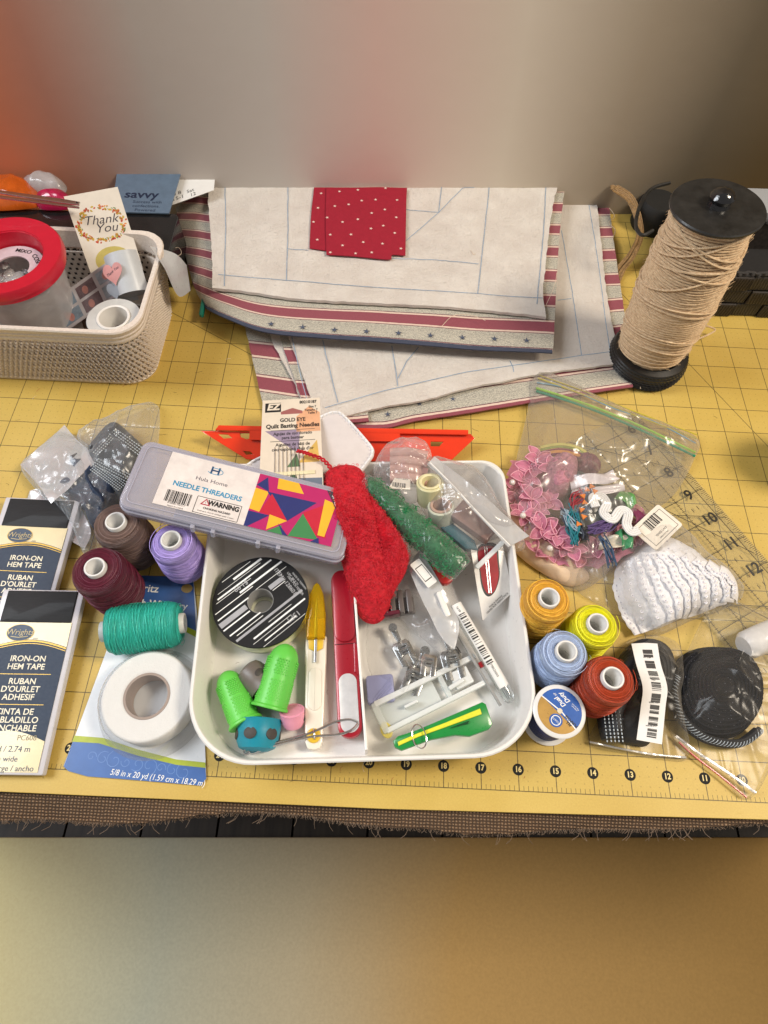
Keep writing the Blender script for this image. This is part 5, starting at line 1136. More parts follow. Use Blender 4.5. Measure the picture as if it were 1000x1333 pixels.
# green seam tool
p0, p1 = at(515, 968, .75), at(633, 935, .80); fm = frame(p0, p1); L_ = (p1 - p0).length; GR = M('green_plastic', srgb('16883a'), .3, var=.05, coat=.3)
t = thing('seam_ripper', 'green folding seam ripper with yellow insert and wire split ring', 'seam ripper', fm)
m = MB(); m.prism([(-.05, -.1), (.1, -.22), (.9, -.16), (1.55, -.22), (1.9, -.34), (L_ - .05, -.30), (L_ + .08, -.2), (L_ + .08, .32), (L_, .40), (L_ - .3, .36), (.6, .16), (.1, .14), (-.05, .06)], 0, .2, .04); m.obj('case', GR, t)
m = MB(); m.prism([(.05, -.1), (.6, -.02), (L_ * .55, .03), (L_ - .12, .1), (L_ - .12, .25), (L_ * .55, .14), (.6, .07), (.05, .0)], .17, .24, .02); m.obj('yellow_insert', M('yellow_insert_plastic', srgb('dfe03a'), .35), t)
m = MB(); m.prism([(L_ * .58, -.02), (L_ * .8, .03), (L_ * .78, -.04)], .2, .25, .01); m.obj('cut_notch', M('dark_green', srgb('0c4a22'), .4), t)
m = MB(); m.tube([(.62 + .17 * math.cos(a), -.02 + .30 * math.sin(a), .27 + .05 * math.cos(a)) for a in [2 * PI * i / 24 for i in range(24)]], .02, 6, True); m.obj('split_ring', CHROME, t)
# glass vial with barcode label
p0, p1 = at(662, 907, .5), at(592, 787, .75); fm = frame(p0, p1); L_ = (p1 - p0).length
GLS = NT('thin_glass'); GLS = GLS.end(GLS.new('ShaderNodeMixShader', {0: (GLS.new('ShaderNodeLayerWeight', {'Blend': .45}), 'Facing'), 1: GLS.new('ShaderNodeBsdfTransparent', {0: (.92, .95, .95, 1)}), 2: GLS.new('ShaderNodeBsdfGlossy', {'Roughness': .05})}))
t = thing('needle_vial', 'long clear tube wrapped in a white barcode label lying in the right of the tray', 'tube', fm)
ax = Matrix.Rotation(PI / 2, 4, 'Y')
m = MB(); m.lathe([(.001, -.18), (.1, -.15), (.16, -.08), (.185, .05), (.185, L_ - .1), (.13, L_), (.001, L_)], 28, ax); m.obj('glass_tube', GLS, t)
vs = []; fs = []
for i in range(25):
    a = rad(-30 + i * 7.0)
    for x in (.28, L_ - .02): vs.append((x, -.19 * math.cos(a) * 1.02, .19 * math.sin(a) * 1.02))
for i in range(24): fs.append((2 * i, 2 * i + 2, 2 * i + 3, 2 * i + 1))
mk('paper_label', vs, fs, PAPER, t)
rr = random.Random(12); x = 1.0; m = MB()
while x < L_ - .35:
    w_ = rr.choice((.015, .03, .045)); m.box(x, .02, .196, w_, .2, .003); x += w_ + rr.choice((.02, .035, .07))
m.obj('barcode', BLACK, t, False); text(t, '798525005', .78, .02, .197, .09, BLACK, rot=PI / 2 * 0 + PI); text(t, 'Lg 68', L_ - .2, .02, .197, .08, BLACK, rot=PI)
for k in range(3):
    m = MB(); m.tube([(-.05, -.05 + .05 * k, 0), (L_ * .8, -.05 + .05 * k, 0)], .012, 5); m.obj('needle', STEEL, t)
m = MB(); fm2 = fm @ TR(-.1, .31, -.05, .015); m.tube([fm2 @ Vector((0, 0, 0)), fm2 @ Vector((L_ * .98, 0, 0))], .045, 8); o = m.obj('clear_rod', M('grey_clear_rod', srgb('9b9a98'), .15, coat=.5), None); tag(o, 'thin greyish rod lying alongside the barcode tube', 'rod')
# needle packet with red window
p0, p1, pu = at(630, 808, .55), at(670, 772, .9), at(617, 722, 1.15)
fm = frame(at(631, 809, .5), at(668, 770, .6), at(618, 700, 1.25)); inv = fm.inverted()
t = thing('needle_packet', 'white needle packet with a dark outlined red window standing against the right tray wall', 'packet', fm)
def L4(x, y):
    d = (at(x, y, 0) - CP).normalized(); nrm = fm.to_3x3() @ Vector((0, 0, 1)); tt = (fm.translation - CP).dot(nrm) / d.dot(nrm); q = inv @ (CP + d * tt); return (q.x, q.y)
shape('card_sheet', [[L4(*q) for q in ((628, 808), (667, 771), (652, 700), (612, 712))]], 0, .03, M('needle_packet_white', srgb('dedad4'), .4, coat=.2), t)
wn = [L4(*q) for q in ((622, 712), (624, 745), (627, 765), (632, 775), (638, 776), (645, 768), (650, 750), (649, 730), (645, 708))]
m = MB(); m.prism([(p.x, p.y) for p in smoothp([Vector((a, b, 0)) for a, b in wn], 4, True)], .031, .035); m.obj('dark_outline', BLACK, t, False)
c2 = (sum(p[0] for p in wn) / 9, sum(p[1] for p in wn) / 9)
m = MB(); m.prism([(c2[0] + (p.x - c2[0]) * .86, c2[1] + (p.y - c2[1]) * .93) for p in smoothp([Vector((a, b, 0)) for a, b in wn], 4, True)], .036, .039); m.obj('red_window', M('red_window_print', srgb('98101f'), .6), t, False)
for dx in (-2, 1):
    m = MB(); a, b_ = L4(632 + dx, 712), L4(638 + dx, 772); m.strip([(a[0], a[1], .04), (b_[0], b_[1], .04)], .025, .012); m.obj('needle', STEEL, t, False)
a = L4(646, 784); text(t, 'Made in Germany\n130/705 PICK NEEDLE PACK', a[0], a[1], .033, .075, BLACK, rot=math.atan2(L4(666, 771)[1] - L4(630, 806)[1], L4(666, 771)[0] - L4(630, 806)[0]))
m = MB(); q0, q1 = at(655, 706, 1.35), at(620, 740, 1.2); fm2 = frame(q0, q1); m.prism(rrect((q1 - q0).length, .14, .05, 3, (q1 - q0).length / 2, 0), 0, .08, .02, fm2); o = m.obj('clear_slider', CLP2, None); tag(o, 'clear plastic zip slider bar over the red window packet', 'slider')
# presser feet in their bag
def foot(name, label, px, py, rz, z, mt, prongs=2, sc=1.0, slots=True):
    p = at(px, py, z); t = thing(name, label, 'presser foot', TR(p.x, p.y, z, rz) @ Matrix.Diagonal((sc, sc, sc, 1)), 'metal presser feet')
    m = MB(); m.prism([(-.26, -.3), (-.08, -.36), (-.08, -.02), (.08, -.02), (.08, -.36), (.26, -.3), (.28, .3), (.2, .42), (-.2, .42), (-.28, .3)], 0, .07, .015); m.obj('sole', mt, t)
    m = MB(); m.box(-.13, .12, .13, .06, .3, .14); m.box(.13, .12, .13, .06, .3, .14); m.box(0, .26, .1, .3, .05, .08); m.obj('bracket', mt, t, False, kind='stuff')
    m = MB(); m.tube([(-.18, .12, .19), (.18, .12, .19)], .035, 10); m.obj('cross_pin', mt, t)
    if prongs:
        m = MB(); m.prism([(-.07, .42), (.07, .42), (.11, .9), (-.11, .9)], .08, .13, .01); m.lathe([(.0001, .12), (.13, .12), (.13, .2), (.0001, .2)], 20, TR(0, .86)); m.obj('shank', mt, t, kind='stuff')
    return t
FT = M('foot_steel', (.42, .43, .43), .28, 1, var=.15)
foot('presser_foot', 'steel presser foot with wide shank second from the front in the crinkled bag', 538, 888, -.35, .28, FT, 2, 1.05)
foot('presser_foot', 'steel presser foot with round screw at the left of the crinkled bag', 528, 852, .5, .42, FT, 2, .95)
foot('presser_foot', 'short bright presser foot beside the middle of the crinkled bag', 558, 868, -.1, .5, CHROME, 0, .8)
foot('presser_foot', 'clear soled presser foot at the right end of the crinkled bag', 590, 868, .25, .4, FT, 2, 1.1)
p = at(520, 800, .75); t = thing('maroon_slotted_block', 'maroon and grey slotted plastic block in the bag below the red lace', 'sewing attachment', frame(at(476, 808, .6), at(545, 800, .7)))
MR = M('maroon_plastic', srgb('5a1528'), .3, coat=.4)
m = MB(); m.prism([(0, -.05), (1.0, 0), (1.0, .12), (0, .1)], 0, .3, .03); m.obj('lip', MR, t)
for k in range(5): m = MB(); m.prism(rrect(.16, .7, .04, 3, .35 + k * .24, .38), .05, .35 - .03 * k, .03); m.obj('tooth', MR if k < 2 else M('grey_brown_plastic', srgb('5d5552'), .35, coat=.3), t)
m = MB(); m.prism(rrect(1.3, .5, .05, 3, .8, .3), -.1, .06, .02); m.obj('base', M('grey_brown_plastic', 0), t)
FB = FILM('tool_bag_film', body=.025, edge=.5, bump=.6, bs=4.5, rough=.22, bodycol=(.8, .78, .75))
o = pouch('clear_bag', P([(478, 812), (500, 780), (540, 770), (560, 790), (590, 800), (612, 830), (626, 862), (600, 880), (560, 890), (530, 915), (505, 905), (480, 870)], .25), .18, .5, FB, wr=.22, ws=1.3, seed=31, pw=3); tag(o, 'crinkled clear bag of metal presser feet in the tray', 'bag')
o = coons('clear_bag', P([(530, 735), (545, 770), (575, 830), (592, 845)], .95), P([(592, 845), (598, 812), (585, 780)], .9), P([(548, 715), (565, 745), (585, 780)], 1.1), P([(530, 735), (548, 715)], 1.1), 20, 10, .02, MILKY, None, zf=lambda x, y, u, v: .1 * nz(x, y, 2, 2)); tag(o, 'milky zip edge of a small bag running under the green roll', 'bag')
o = pouch('clear_bag', P([(485, 720), (520, 690), (560, 700), (580, 740), (600, 800), (580, 850), (550, 830), (515, 800), (490, 780)], .6), .55, .25, FILM('grey_bag_film', body=.10, edge=.5, bump=.5, bs=3, bodycol=(.62, .6, .62)), wr=.14, ws=1.4, seed=37, pw=4); tag(o, 'greyish flat bag between the red lace and the barcode tube', 'bag')
fm = frame(at(541, 730, 1.25), at(565, 760, 1.1)); t = thing('printed_tag', 'small white tag with black outline at the upper end of the zip bag', 'tag', fm)
LT = (at(565, 760, 1.1) - at(541, 730, 1.25)).length; m = MB(); m.prism(rrect(LT, .34, .04, 3, LT / 2, -.05), .0, .03); m.obj('tag_sheet', PAPER, t, False)
m = MB(); m.lathe([(.1, 0), (.112, 0), (.112, .003), (.1, .003)], 4, TR(LT / 2, -.05, .031) @ Matrix.Diagonal((LT * 3.6, 1.6, 1, 1)) @ Matrix.Rotation(PI / 4, 4, 'Z'), close=True); m.obj('tag_border', BLACK, t, False)
m = MB(); fm = frame(at(571, 772, 1.0), at(583, 802, .9)); m.prism(rrect(.75, .16, .05, 3, .35, 0), 0, .1, .02, fm); o = m.obj('white_slider', WHITE, None); tag(o, 'white narrow plastic zip slider above the barcode tube', 'slider')
m = MB(); fm = frame(at(558, 735, .75), at(590, 772, .75)); m.prism(rrect(.9, .5, .2, 4, .4, .1), 0, .2, .05, fm); o = m.obj('red_clip', M('red_clip_plastic', srgb('b52420'), .3, coat=.3), None); tag(o, 'small red plastic piece half hidden beneath the green roll', 'clip')

# ================================================================ NEEDLE THREADER CASE
MK = NT('frosted_lilac_plastic'); MK = MK.end(MK.new('ShaderNodeMixShader', {0: .33, 1: MK.new('ShaderNodeBsdfTransparent', {0: (.93, .93, .97, 1)}), 2: MK.new('ShaderNodeBsdfPrincipled', {'Base Color': (.62, .60, .66, 1), 'Roughness': .22, 'Coat Weight': .3})}))
MK2 = NT('frosted_lilac_edge'); MK2 = MK2.end(MK2.new('ShaderNodeMixShader', {0: .52, 1: MK2.new('ShaderNodeBsdfTransparent', {0: (.93, .93, .97, 1)}), 2: MK2.new('ShaderNodeBsdfPrincipled', {'Base Color': (.62, .61, .70, 1), 'Roughness': .2, 'Coat Weight': .3})}))
zl, zr = 2.42, 1.42
pBL, pBR, pTL = at(156, 668, zl), at(444, 738, zr), at(188, 583, zl + .05)
fm = frame(pBL, pBR, pTL); CW = (pBR - pBL).length; CHh = (pTL - pBL).length * 1.0; cth = .5
t = thing('needle_threader_case', 'long translucent plastic case of needle threaders with printed label and bright triangles', 'case', fm)
def ring_box(w, h, r, z0, z1, th, nm, mt, cx, cy):
    A = rrect(w, h, r, 7, cx, cy); B_ = rrect(w - 2 * th, h - 2 * th, max(.05, r - th), 7, cx, cy); n = len(A); vs = []; fs = []
    for o_, z in ((A, z0), (A, z1), (B_, z1), (B_, z0)): vs += [(x, y, z) for x, y in o_]
    for q in range(4):
        for i in range(n): j = (i + 1) % n; w_ = (q + 1) % 4; fs.append((q * n + i, q * n + j, w_ * n + j, w_ * n + i))
    mk(nm, vs, fs, mt, t)
cx, cy = CW / 2, CHh / 2
ring_box(CW, CHh, .28, 0, cth * .55, .05, 'lower_wall', MK, cx, cy)
ring_box(CW + .06, CHh + .06, .3, cth * .5, cth * .62, .08, 'lip', MK2, cx, cy)
ring_box(CW - .02, CHh - .02, .28, cth * .62, cth, .06, 'lid_wall', MK2, cx, cy)
m = MB(); m.prism(rrect(CW - .04, CHh - .04, .27, 7, cx, cy), cth, cth + .04, .02); m.obj('lid', MK, t)
m = MB(); m.prism(rrect(CW - .04, CHh - .04, .27, 7, cx, cy), 0, .04); m.obj('case_bottom', MK, t)
ring_box(CW - .35, CHh - .3, .2, cth + .035, cth + .06, .03, 'lid_ridge', MK2, cx, cy)
for x in (CW * .33, CW * .42, CW * .62, CW * .71): m = MB(); m.prism(rrect(.12, .16, .04, 3, x, -.02), cth * .3, cth * .9, .02); m.obj('latch_tab', MK2, t)
m = MB(); m.prism(rrect(1.5, .3, .06, 3, CW * .35, .3), .06, .3, .05); m.obj('needle_threaders', M('steel_blue_metal', srgb('5f7d99'), .3, .5), t)
m = MB(); m.prism(ell(.42, .62, 24, CW - .55, cy - .15), .06, .3, .05); m.obj('gold_threader', M('gold_plastic', srgb('d2a94a'), .4), t)
lz = cth + .045; x0, x1, x2 = .88, 3.42, CW - .42; ly0, ly1 = .30, CHh - .18
m = MB(); m.prism([(x0, ly0), (x2, ly0), (x2, ly1), (x0, ly1)], lz, lz + .012); m.obj('label_card', M('case_label_white', srgb('e6ddd8'), .4, coat=.3), t, False)
lz += .014; H_ = ly1 - ly0; GX = lambda u: x1 + (x2 - x1) * u; GY = lambda v: ly0 + H_ * v
pc = dict(m=srgb('b81f66'), b=srgb('263070'), y=srgb('eab530'), r=srgb('c41f3a'), g=srgb('3f8550'), k=srgb('46424e'))
tri = [('m', [(0, 0), (1, 0), (1, 1), (0, 1)]), ('b', [(0, .78), (.10, .97), (.16, .70)]), ('y', [(0, .72), (.16, .70), (.12, .30), (0, .32)]), ('b', [(0, .28), (.24, .28), (.04, .0), (0, .0)]), ('b', [(.14, .70), (.72, .72), (.45, .26)]),
       ('y', [(.22, 1), (.46, 1), (.55, .82), (.24, .80)]), ('r', [(.12, .30), (.2, .68), (.45, .26)]), ('y', [(.24, .30), (.25, .02), (.45, .26)]), ('r', [(.60, .48), (.82, .72), (.92, .12), (.76, .12)]), ('g', [(.60, .46), (.84, .06), (.50, 0)]),
       ('y', [(.80, .82), (.94, .78), (.90, .14), (.82, .14)]), ('g', [(.26, 0), (.40, .16), (.44, 0)]), ('b', [(.44, 0), (.36, .18), (.50, .0)]), ('b', [(.76, 0), (.86, .0), (.84, .10)])]
for i, (c_, pp) in enumerate(tri):
    m = MB(); m.prism([(GX(u_), GY(v_)) for u_, v_ in pp], lz - .003, lz + .0008 * (i + 1)); m.obj('printed_triangle' if i else 'printed_ground', M('case_print_' + c_, pc[c_], .35, var=.05, coat=.3), t, False)
m = MB(); m.prism([(GX(.80), GY(1)), (GX(.9), GY(1)), (GX(1), GY(.76)), (GX(.97), GY(.64))], lz, lz + .014); m.obj('dark_flash', M('case_print_k', pc['k'], .35), t, False); text(t, '30 PCS', GX(.915), GY(.84), lz + .016, .12, INKW, rot=rad(-62), bold=.003)
LG2 = M('navy_logo_ink', srgb('24486e'), .4); TQ = M('turquoise_ink', srgb('2f8fb8'), .4); xm = (x0 + x1) / 2 + .05
m = MB(); m.box(xm - .1, GY(.84), lz, .05, .24, .004); m.box(xm + .1, GY(.84), lz, .05, .24, .004); m.box(xm, GY(.84), lz, .2, .045, .0035); m.obj('logo_mark', LG2, t, False, kind='stuff')
m = MB(); m.strip([(xm + .22 * math.cos(a), GY(.83) + .10 * math.sin(a), lz) for a in [rad(-150 + i * 14) for i in range(20)]], .018, .003); m.obj('logo_swoosh', TQ, t)
text(t, 'Hula Home', xm, GY(.63), lz, .17, M('grey_logo_ink', srgb('5f5a64'), .4), sx=1.15); text(t, 'NEEDLE THREADERS', xm - .02, GY(.44), lz, .215, TQ, bold=.006, sx=.98)
barcode(t, x0 + .62, GY(.20), lz, .72, .36, BLACK, seed=8); text(t, '8 60005 75415 7', x0 + .62, GY(.20) - .21, lz, .07, BLACK); text(t, 'MADE IN CHINA', x0 + .62, GY(.20) - .30, lz, .06, BLACK)
wx, wy = x0 + 1.72, GY(.17)
for (a, b_, c_, d_) in ((wx, wy + .25, 1.24, .016), (wx, wy - .25, 1.24, .016), (wx - .62, wy, .016, .5), (wx + .62, wy, .016, .5)): m = MB(); m.box(a, b_, lz, c_, d_, .003); m.obj('box_rule', BLACK, t, False)
shape('warning_triangle', [[(wx - .5, wy + .02), (wx - .22, wy + .02), (wx - .36, wy + .23)], [(wx - .45, wy + .05), (wx - .27, wy + .05), (wx - .36, wy + .18)]], lz, lz + .003, M('warning_red', srgb('b33a4a'), .4), t)
text(t, '!', wx - .36, wy + .09, lz, .1, BLACK); text(t, 'WARNING', wx + .14, wy + .12, lz, .2, BLACK, bold=.01, sx=.9); text(t, 'CHOKING HAZARD', wx, wy - .07, lz, .085, BLACK, bold=.003); text(t, 'Small parts. Not for children under 3 years.', wx, wy - .17, lz, .058, BLACK)

# ================================================================ RED LACE, GREEN ROLL, BAGS OF ROLLS
RL = M('red_lace', srgb('c40d22'), .8, var=.35, vs=7, bump=.9, bs=16)
lout = [(432, 622), (440, 611), (455, 608), (467, 613), (472, 632), (484, 652), (500, 676), (516, 700), (526, 722), (524, 745), (512, 762), (508, 782), (500, 800), (488, 808), (474, 798), (466, 775), (460, 750), (452, 720), (445, 690), (436, 655)]
# the upper end rests on the case and pad, the lower end hangs to the tray floor
def lz_(x, y): return max(.9, min(1.75, .9 + (y - 4.2) * .32))
t = thing('red_lace_bundle', 'long fuzzy bundle of bright red lace lying from the threader case into the tray', 'lace')
LP = P(lout, 1.35); pts = smoothp(LP, 4, True); 
PL = lambda l: [at(x, y, 1.72 - .85 * (y - 610) / 200) for x, y in l]
fA = [(421, 628), (428, 610), (450, 603), (470, 610), (481, 640), (492, 672), (503, 705), (510, 745), (509, 780), (502, 802), (486, 812), (468, 802), (455, 770), (444, 730), (434, 690), (424, 655)]
fB = [(476, 640), (488, 656), (504, 680), (520, 704), (531, 724), (528, 747), (516, 766), (507, 782), (497, 778), (494, 745), (486, 700)]
body = pouch('lace_fold', PL(fA), 1.2, .58, RL, t, wr=.07, ws=1.3, zf=lambda x, y: lz_(x, y) - .1, pw=3.0, seed=41, r=30, n=130)
bodyB = pouch('lace_fold', PL(fB), 1.15, .46, RL, t, wr=.07, ws=1.6, zf=lambda x, y: lz_(x, y) - .12, pw=3.0, seed=44, r=30, n=130)
rr = random.Random(21); m = MB()
bvs = [v.co.copy() for v in body.data.vertices][:130 * 30] + [v.co.copy() for v in bodyB.data.vertices][:130 * 30]
for k in range(5200):
    p = bvs[rr.randrange(len(bvs))]; a = rr.uniform(0, 6.28); L_ = rr.uniform(.03, .085); u_ = Vector((math.cos(a), math.sin(a), rr.uniform(-.2, .6))); w_ = u_.cross(Vector((0, 0, 1))).normalized()
    m.tube([p + u_ * (L_ * (1 - math.cos(q))) * .6 + w_ * L_ * .5 * math.sin(q) + Vector((0, 0, .02)) for q in [2 * PI * i / 6 for i in range(6)]], .006, 3, caps=False)
m.obj('lace_loops', M('red_thread', srgb('d81a30'), .6, var=.2), t, kind='stuff')
m = MB(); tl = smoothp([at(436, 618, 1.9), at(428, 606, 1.95), at(418, 597, 2.0), at(405, 592, 2.02), at(396, 589, 2.02), at(387, 587, 2.0)], 8)
for s_ in (-1, 1): m.tube([p + Vector((.035 * math.cos(i * .9) * s_, .035 * math.cos(i * .9) * s_, .02 * math.sin(i * .9) * s_)) for i, p in enumerate(tl)], .03, 5)
m.obj('lace_tail', RL, t, kind='stuff')
GN = M('green_elastic', srgb('0e6a38'), .6, var=.35, vs=4, bump=.8, bs=22)
t = thing('green_lace_roll', 'long roll of emerald green lace wrapped in clear film over the tray', 'lace roll')
a, b_ = at(480, 632, 1.85), at(596, 738, 1.35); d = (b_ - a); n_ = d.length; pts = [a + d * (i / 26) for i in range(27)]
m = MB(); m.tube([p + Vector((.03 * nz(i, 1, 1, .4), .03 * nz(i, 5, 1, .4), 0)) for i, p in enumerate(pts)], [(.25 + .12 * min(1, i / 14) + .02 * math.sin(i * 1.3)) * (1 if 0 < i < 26 else .75) for i in range(27)], 28); gb = m.obj('rolled_lace', GN, t)
for v in gb.data.vertices: v.co += v.normal * .045 * crease(v.co.x, v.co.y, v.co.z, 3.0)
m = MB(); rr = random.Random(5)
for k in range(900):
    v = gb.data.vertices[rr.randrange(len(gb.data.vertices))]; p = v.co + v.normal * .02 + Vector((rr.uniform(-.06, .06), rr.uniform(-.06, .06), 0)); q = rr.uniform(0, 6.28); L_ = rr.uniform(.04, .08)
    m.tube([p + Vector((L_ * math.cos(q + i), L_ * math.sin(q + i), .015 * math.sin(i))) for i in range(5)], .01, 3, caps=False)
m.obj('lace_loops', M('green_thread', srgb('14804a'), .6), t, kind='stuff')
GF = FILM('green_roll_film', body=.05, edge=.5, bump=.6, bs=4, rough=.22)
m = MB(); m.tube([p + Vector((.02 * nz(i, 9, 1, .6), 0, .01)) for i, p in enumerate([a - d * .05] + pts + [b_ + d * .04])], [.25] + [.31 + .11 * min(1, i / 14) + .02 * math.sin(i * 1.1) for i in range(27)] + [.38], 28); gb = m.obj('film_wrap', GF, t)
for v in gb.data.vertices: v.co += v.normal * .06 * crease(v.co.x, v.co.y, v.co.z + 3, 2.0)

# contents of the bag at the back right corner of the tray
CRT = M('cream_tape_winding', srgb('d6d0a4'), .4, var=.08, coat=.4); CRC = M('cream_core', srgb('e6dcae'), .5)
c = at(566, 632, 1.9); taperoll('twill_tape_roll', 'cream tape roll, upper of two in the clear bag at the tray corner', (c.x - .05, c.y - .05, 1.1), .42, .25, .75, CRT, CRC, (rad(-16), rad(-6)))
c = at(579, 663, 1.75); taperoll('twill_tape_roll', 'pale tape roll, lower of two in the clear bag at the tray corner', (c.x, c.y, .95), .40, .24, .7, M('pale_tape_winding', srgb('c5c7b4'), .4, coat=.4), M('pink_cardboard', srgb('b89a8a'), .7), (rad(-16), rad(-8)))
fm = frame(at(585, 676, 1.3), at(612, 645, 1.3)); m = MB(); m.prism(rrect(.85, 1.35, .06, 3, .42, -.65), 0, .3, .06, fm); o = m.obj('brown_ribbon_card', M('mauve_brown_ribbon', srgb('8a6c63'), .45, var=.15, coat=.2), None); tag(o, 'folded mauve brown ribbon in the bag with the cream tape rolls', 'ribbon')
m = MB(); m.prism([tuple(at(x, y, 1.2)[:2]) for x, y in ((570, 684), (582, 676), (618, 704), (622, 716), (606, 715))], 1.05, 1.25, .04); o = m.obj('teal_ribbon', M('dusky_teal_ribbon', srgb('2f6673'), .45), None); tag(o, 'dusky teal ribbon edge below the brown ribbon in the bag', 'ribbon')
PN = M('dusty_pink_cloth', srgb('c39a92'), .7, var=.12, bump=.4, bs=18)
t = thing('pink_ribbed_bundle', 'dusty pink ribbed cloth folds in crumpled film behind the green roll', 'fabric')
for k in range(4):
    m = MB(); a, b_ = at(508, 590 + k * 11, 1.55 - k * .03), at(556, 594 + k * 11, 1.55 - k * .03); m.tube(smoothp([a, (a + b_) / 2 + Vector((0, .05, .05)), b_], 5), .16, 12); m.obj('fold', PN, t)
fm = frame(at(506, 636, 1.6), at(536, 640, 1.6)); t = thing('price_label', 'small cream label with barcode tucked between the pink folds and green roll', 'label', fm); m = MB(); m.prism([(0, 0), (.65, .05), (.6, .55), (.2, .6)], 0, .02); m.obj('label_sheet', OFFW, t, False); barcode(t, .3, .16, .022, .4, .16, BLACK, seed=4, n=16); text(t, 'KM 225', .36, .4, .022, .11, BLACK)
BF = FILM('roll_bag_film', body=.12, edge=.7, bump=.7, bs=3, rough=.22, bodycol=(.82, .76, .74))
o = pouch('clear_bag', P([(486, 610), (500, 582), (520, 572), (548, 572), (562, 590), (560, 625), (548, 650), (520, 655), (498, 640)], 1.25), 1.2, .6, BF, wr=.2, ws=1.5, seed=51, pw=3); tag(o, 'crumpled clear film around the pink ribbed folds behind the tray', 'bag')
o = pouch('clear_zip_bag', P([(556, 596), (590, 600), (622, 614), (642, 640), (655, 668), (685, 706), (672, 716), (640, 714), (608, 722), (580, 705), (556, 672), (545, 640)], 1.15), 1.0, 1.0, BF, wr=.16, ws=1.1, seed=55, pw=3); tag(o, 'clear zip bag of tape rolls slumped over the back right tray corner', 'bag')
o = coons('zip_strip', P([(556, 604), (588, 634), (620, 668), (662, 712)], 1.95), P([(662, 712), (690, 696)], 1.85), P([(566, 592), (606, 622), (645, 656), (690, 696)], 1.95), P([(556, 604), (566, 592)], 1.95), 34, 5, .02, MILKY, None, zf=lambda x, y, u, v: .04 * nz(x, y, 3, 2) - .1 * v); tag(o, 'white zip strip of the tape roll bag crossing the tray corner', 'zip strip')
m = MB(); m.tube([p + Vector((0, 0, .02)) for p in smoothp(P([(560, 603), (590, 633), (622, 668), (664, 711)], 1.97), 6)], .03, 6); o2 = m.obj('zip_ridge', WHITE, o)

# ================================================================ RULER
RUL = NT('clear_acrylic_ruler'); RUL = RUL.end(RUL.new('ShaderNodeMixShader', {0: .08, 1: RUL.new('ShaderNodeBsdfTransparent', {0: (.96, .96, .93, 1)}), 2: RUL.new('ShaderNodeBsdfPrincipled', {'Base Color': (.7, .7, .62, 1), 'Roughness': .15})}))
# inch marks run along the right hand edge; local x goes down the ruler, y towards its left edge
nine, twelve = at(897, 645, .12), at(980, 740, .12); ed = at(899, 617, .12); rx = (twelve - nine).normalized(); ry = Vector((rx.y, -rx.x, 0)); 
if (nine - ed).dot(ry) < 0: ry = -ry
o_ = ed + rx * ((nine - ed).dot(rx)) ; fm = Matrix((rx, ry, rx.cross(ry))).transposed().to_4x4(); fm.translation = Vector((o_.x, o_.y, .03))
t = thing('quilting_ruler', 'clear acrylic quilting ruler with black inch numbers lying diagonally under the bags', 'ruler', fm); up = 1 if fm[2][2] > 0 else -1
X0, X1, RW = -3.6, 5.6, 3.1; z1 = .1 * up
m = MB(); m.prism([(X0, 0), (X1, 0), (X1, RW), (X0, RW)], min(0, z1), max(0, z1)); m.obj('acrylic_sheet', RUL, t, False)
zt = z1 + .002 * up; m = MB(); RI = M('ruler_ink', (.015, .013, .008), .4)
for k in range(int((X1 - X0) * 16)):
    x = X0 + k / 16; l = .28 if k % 16 == int((-X0 * 16) % 16) else (.2 if k % 4 == 0 else .13); m.box(x, l / 2 + .02, zt, .016, l, .002)
m.obj('edge_ticks', RI, t, False, kind='stuff')
m = MB(); m.box((X0 + X1) / 2, .31, zt, X1 - X0, .022, .002); m.obj('edge_rule', RI, t, False)
m = MB()
for k in range(int((X1 - X0) * 8)):
    x = X0 + k / 8
    for yy in (1.2, 2.2, 3.0): m.box(x, yy, zt, .014, .12, .002)
m.obj('inner_ticks', RI, t, False, kind='stuff')
for yy in (1.2, 2.2, 3.0): m = MB(); m.box((X0 + X1) / 2, yy, zt - .001 * up, X1 - X0, .018, .001); m.obj('inner_rule', RI, t, False)
for k in range(-3, 6): m = MB(); m.box(k, RW / 2, zt - .002 * up, .018, RW - .1, .001); m.obj('inch_line', RI, t, False)
for k in range(-3, 6):
    for yy in (.68, .9, 1.7, 2.6):
        m = MB(); m.box(k + .5, yy, zt, .14, .022, .002); m.obj('centre_dash', RI, t, False)
for q0, q1 in (((X0, 2.9), (X0 + 2.7, .2)), ((-2.2, 3.0), (2.6, .2)), ((-.5, 3.0), (1.2, .1)), ((1.6, 3.0), (5.5, .75)), ((3.0, 3.0), (4.7, .1))):
    m = MB(); m.strip([(q0[0], q0[1], zt), (q1[0], q1[1], zt)], .022, .001); m.obj('angle_line', RI, t)
for k in range(-3, 4):
    s_ = str(9 + k); g = D.curves.new('t', 'FONT'); g.body = s_; g.size = .52; g.align_x = 'CENTER'; g.align_y = 'CENTER'; g.resolution_u = 3; g.extrude = .001; g.offset = .012
    # numerals read upright for the viewer: written along world x, turned slightly
    wp = fm @ Vector((k, .62, 0)); mm = fm.inverted() @ Matrix.Translation((wp.x, wp.y, .03 + .104)) @ Matrix.Rotation(rad(28), 4, 'Z'); curve_mesh('numeral', g, mm, RI, t)

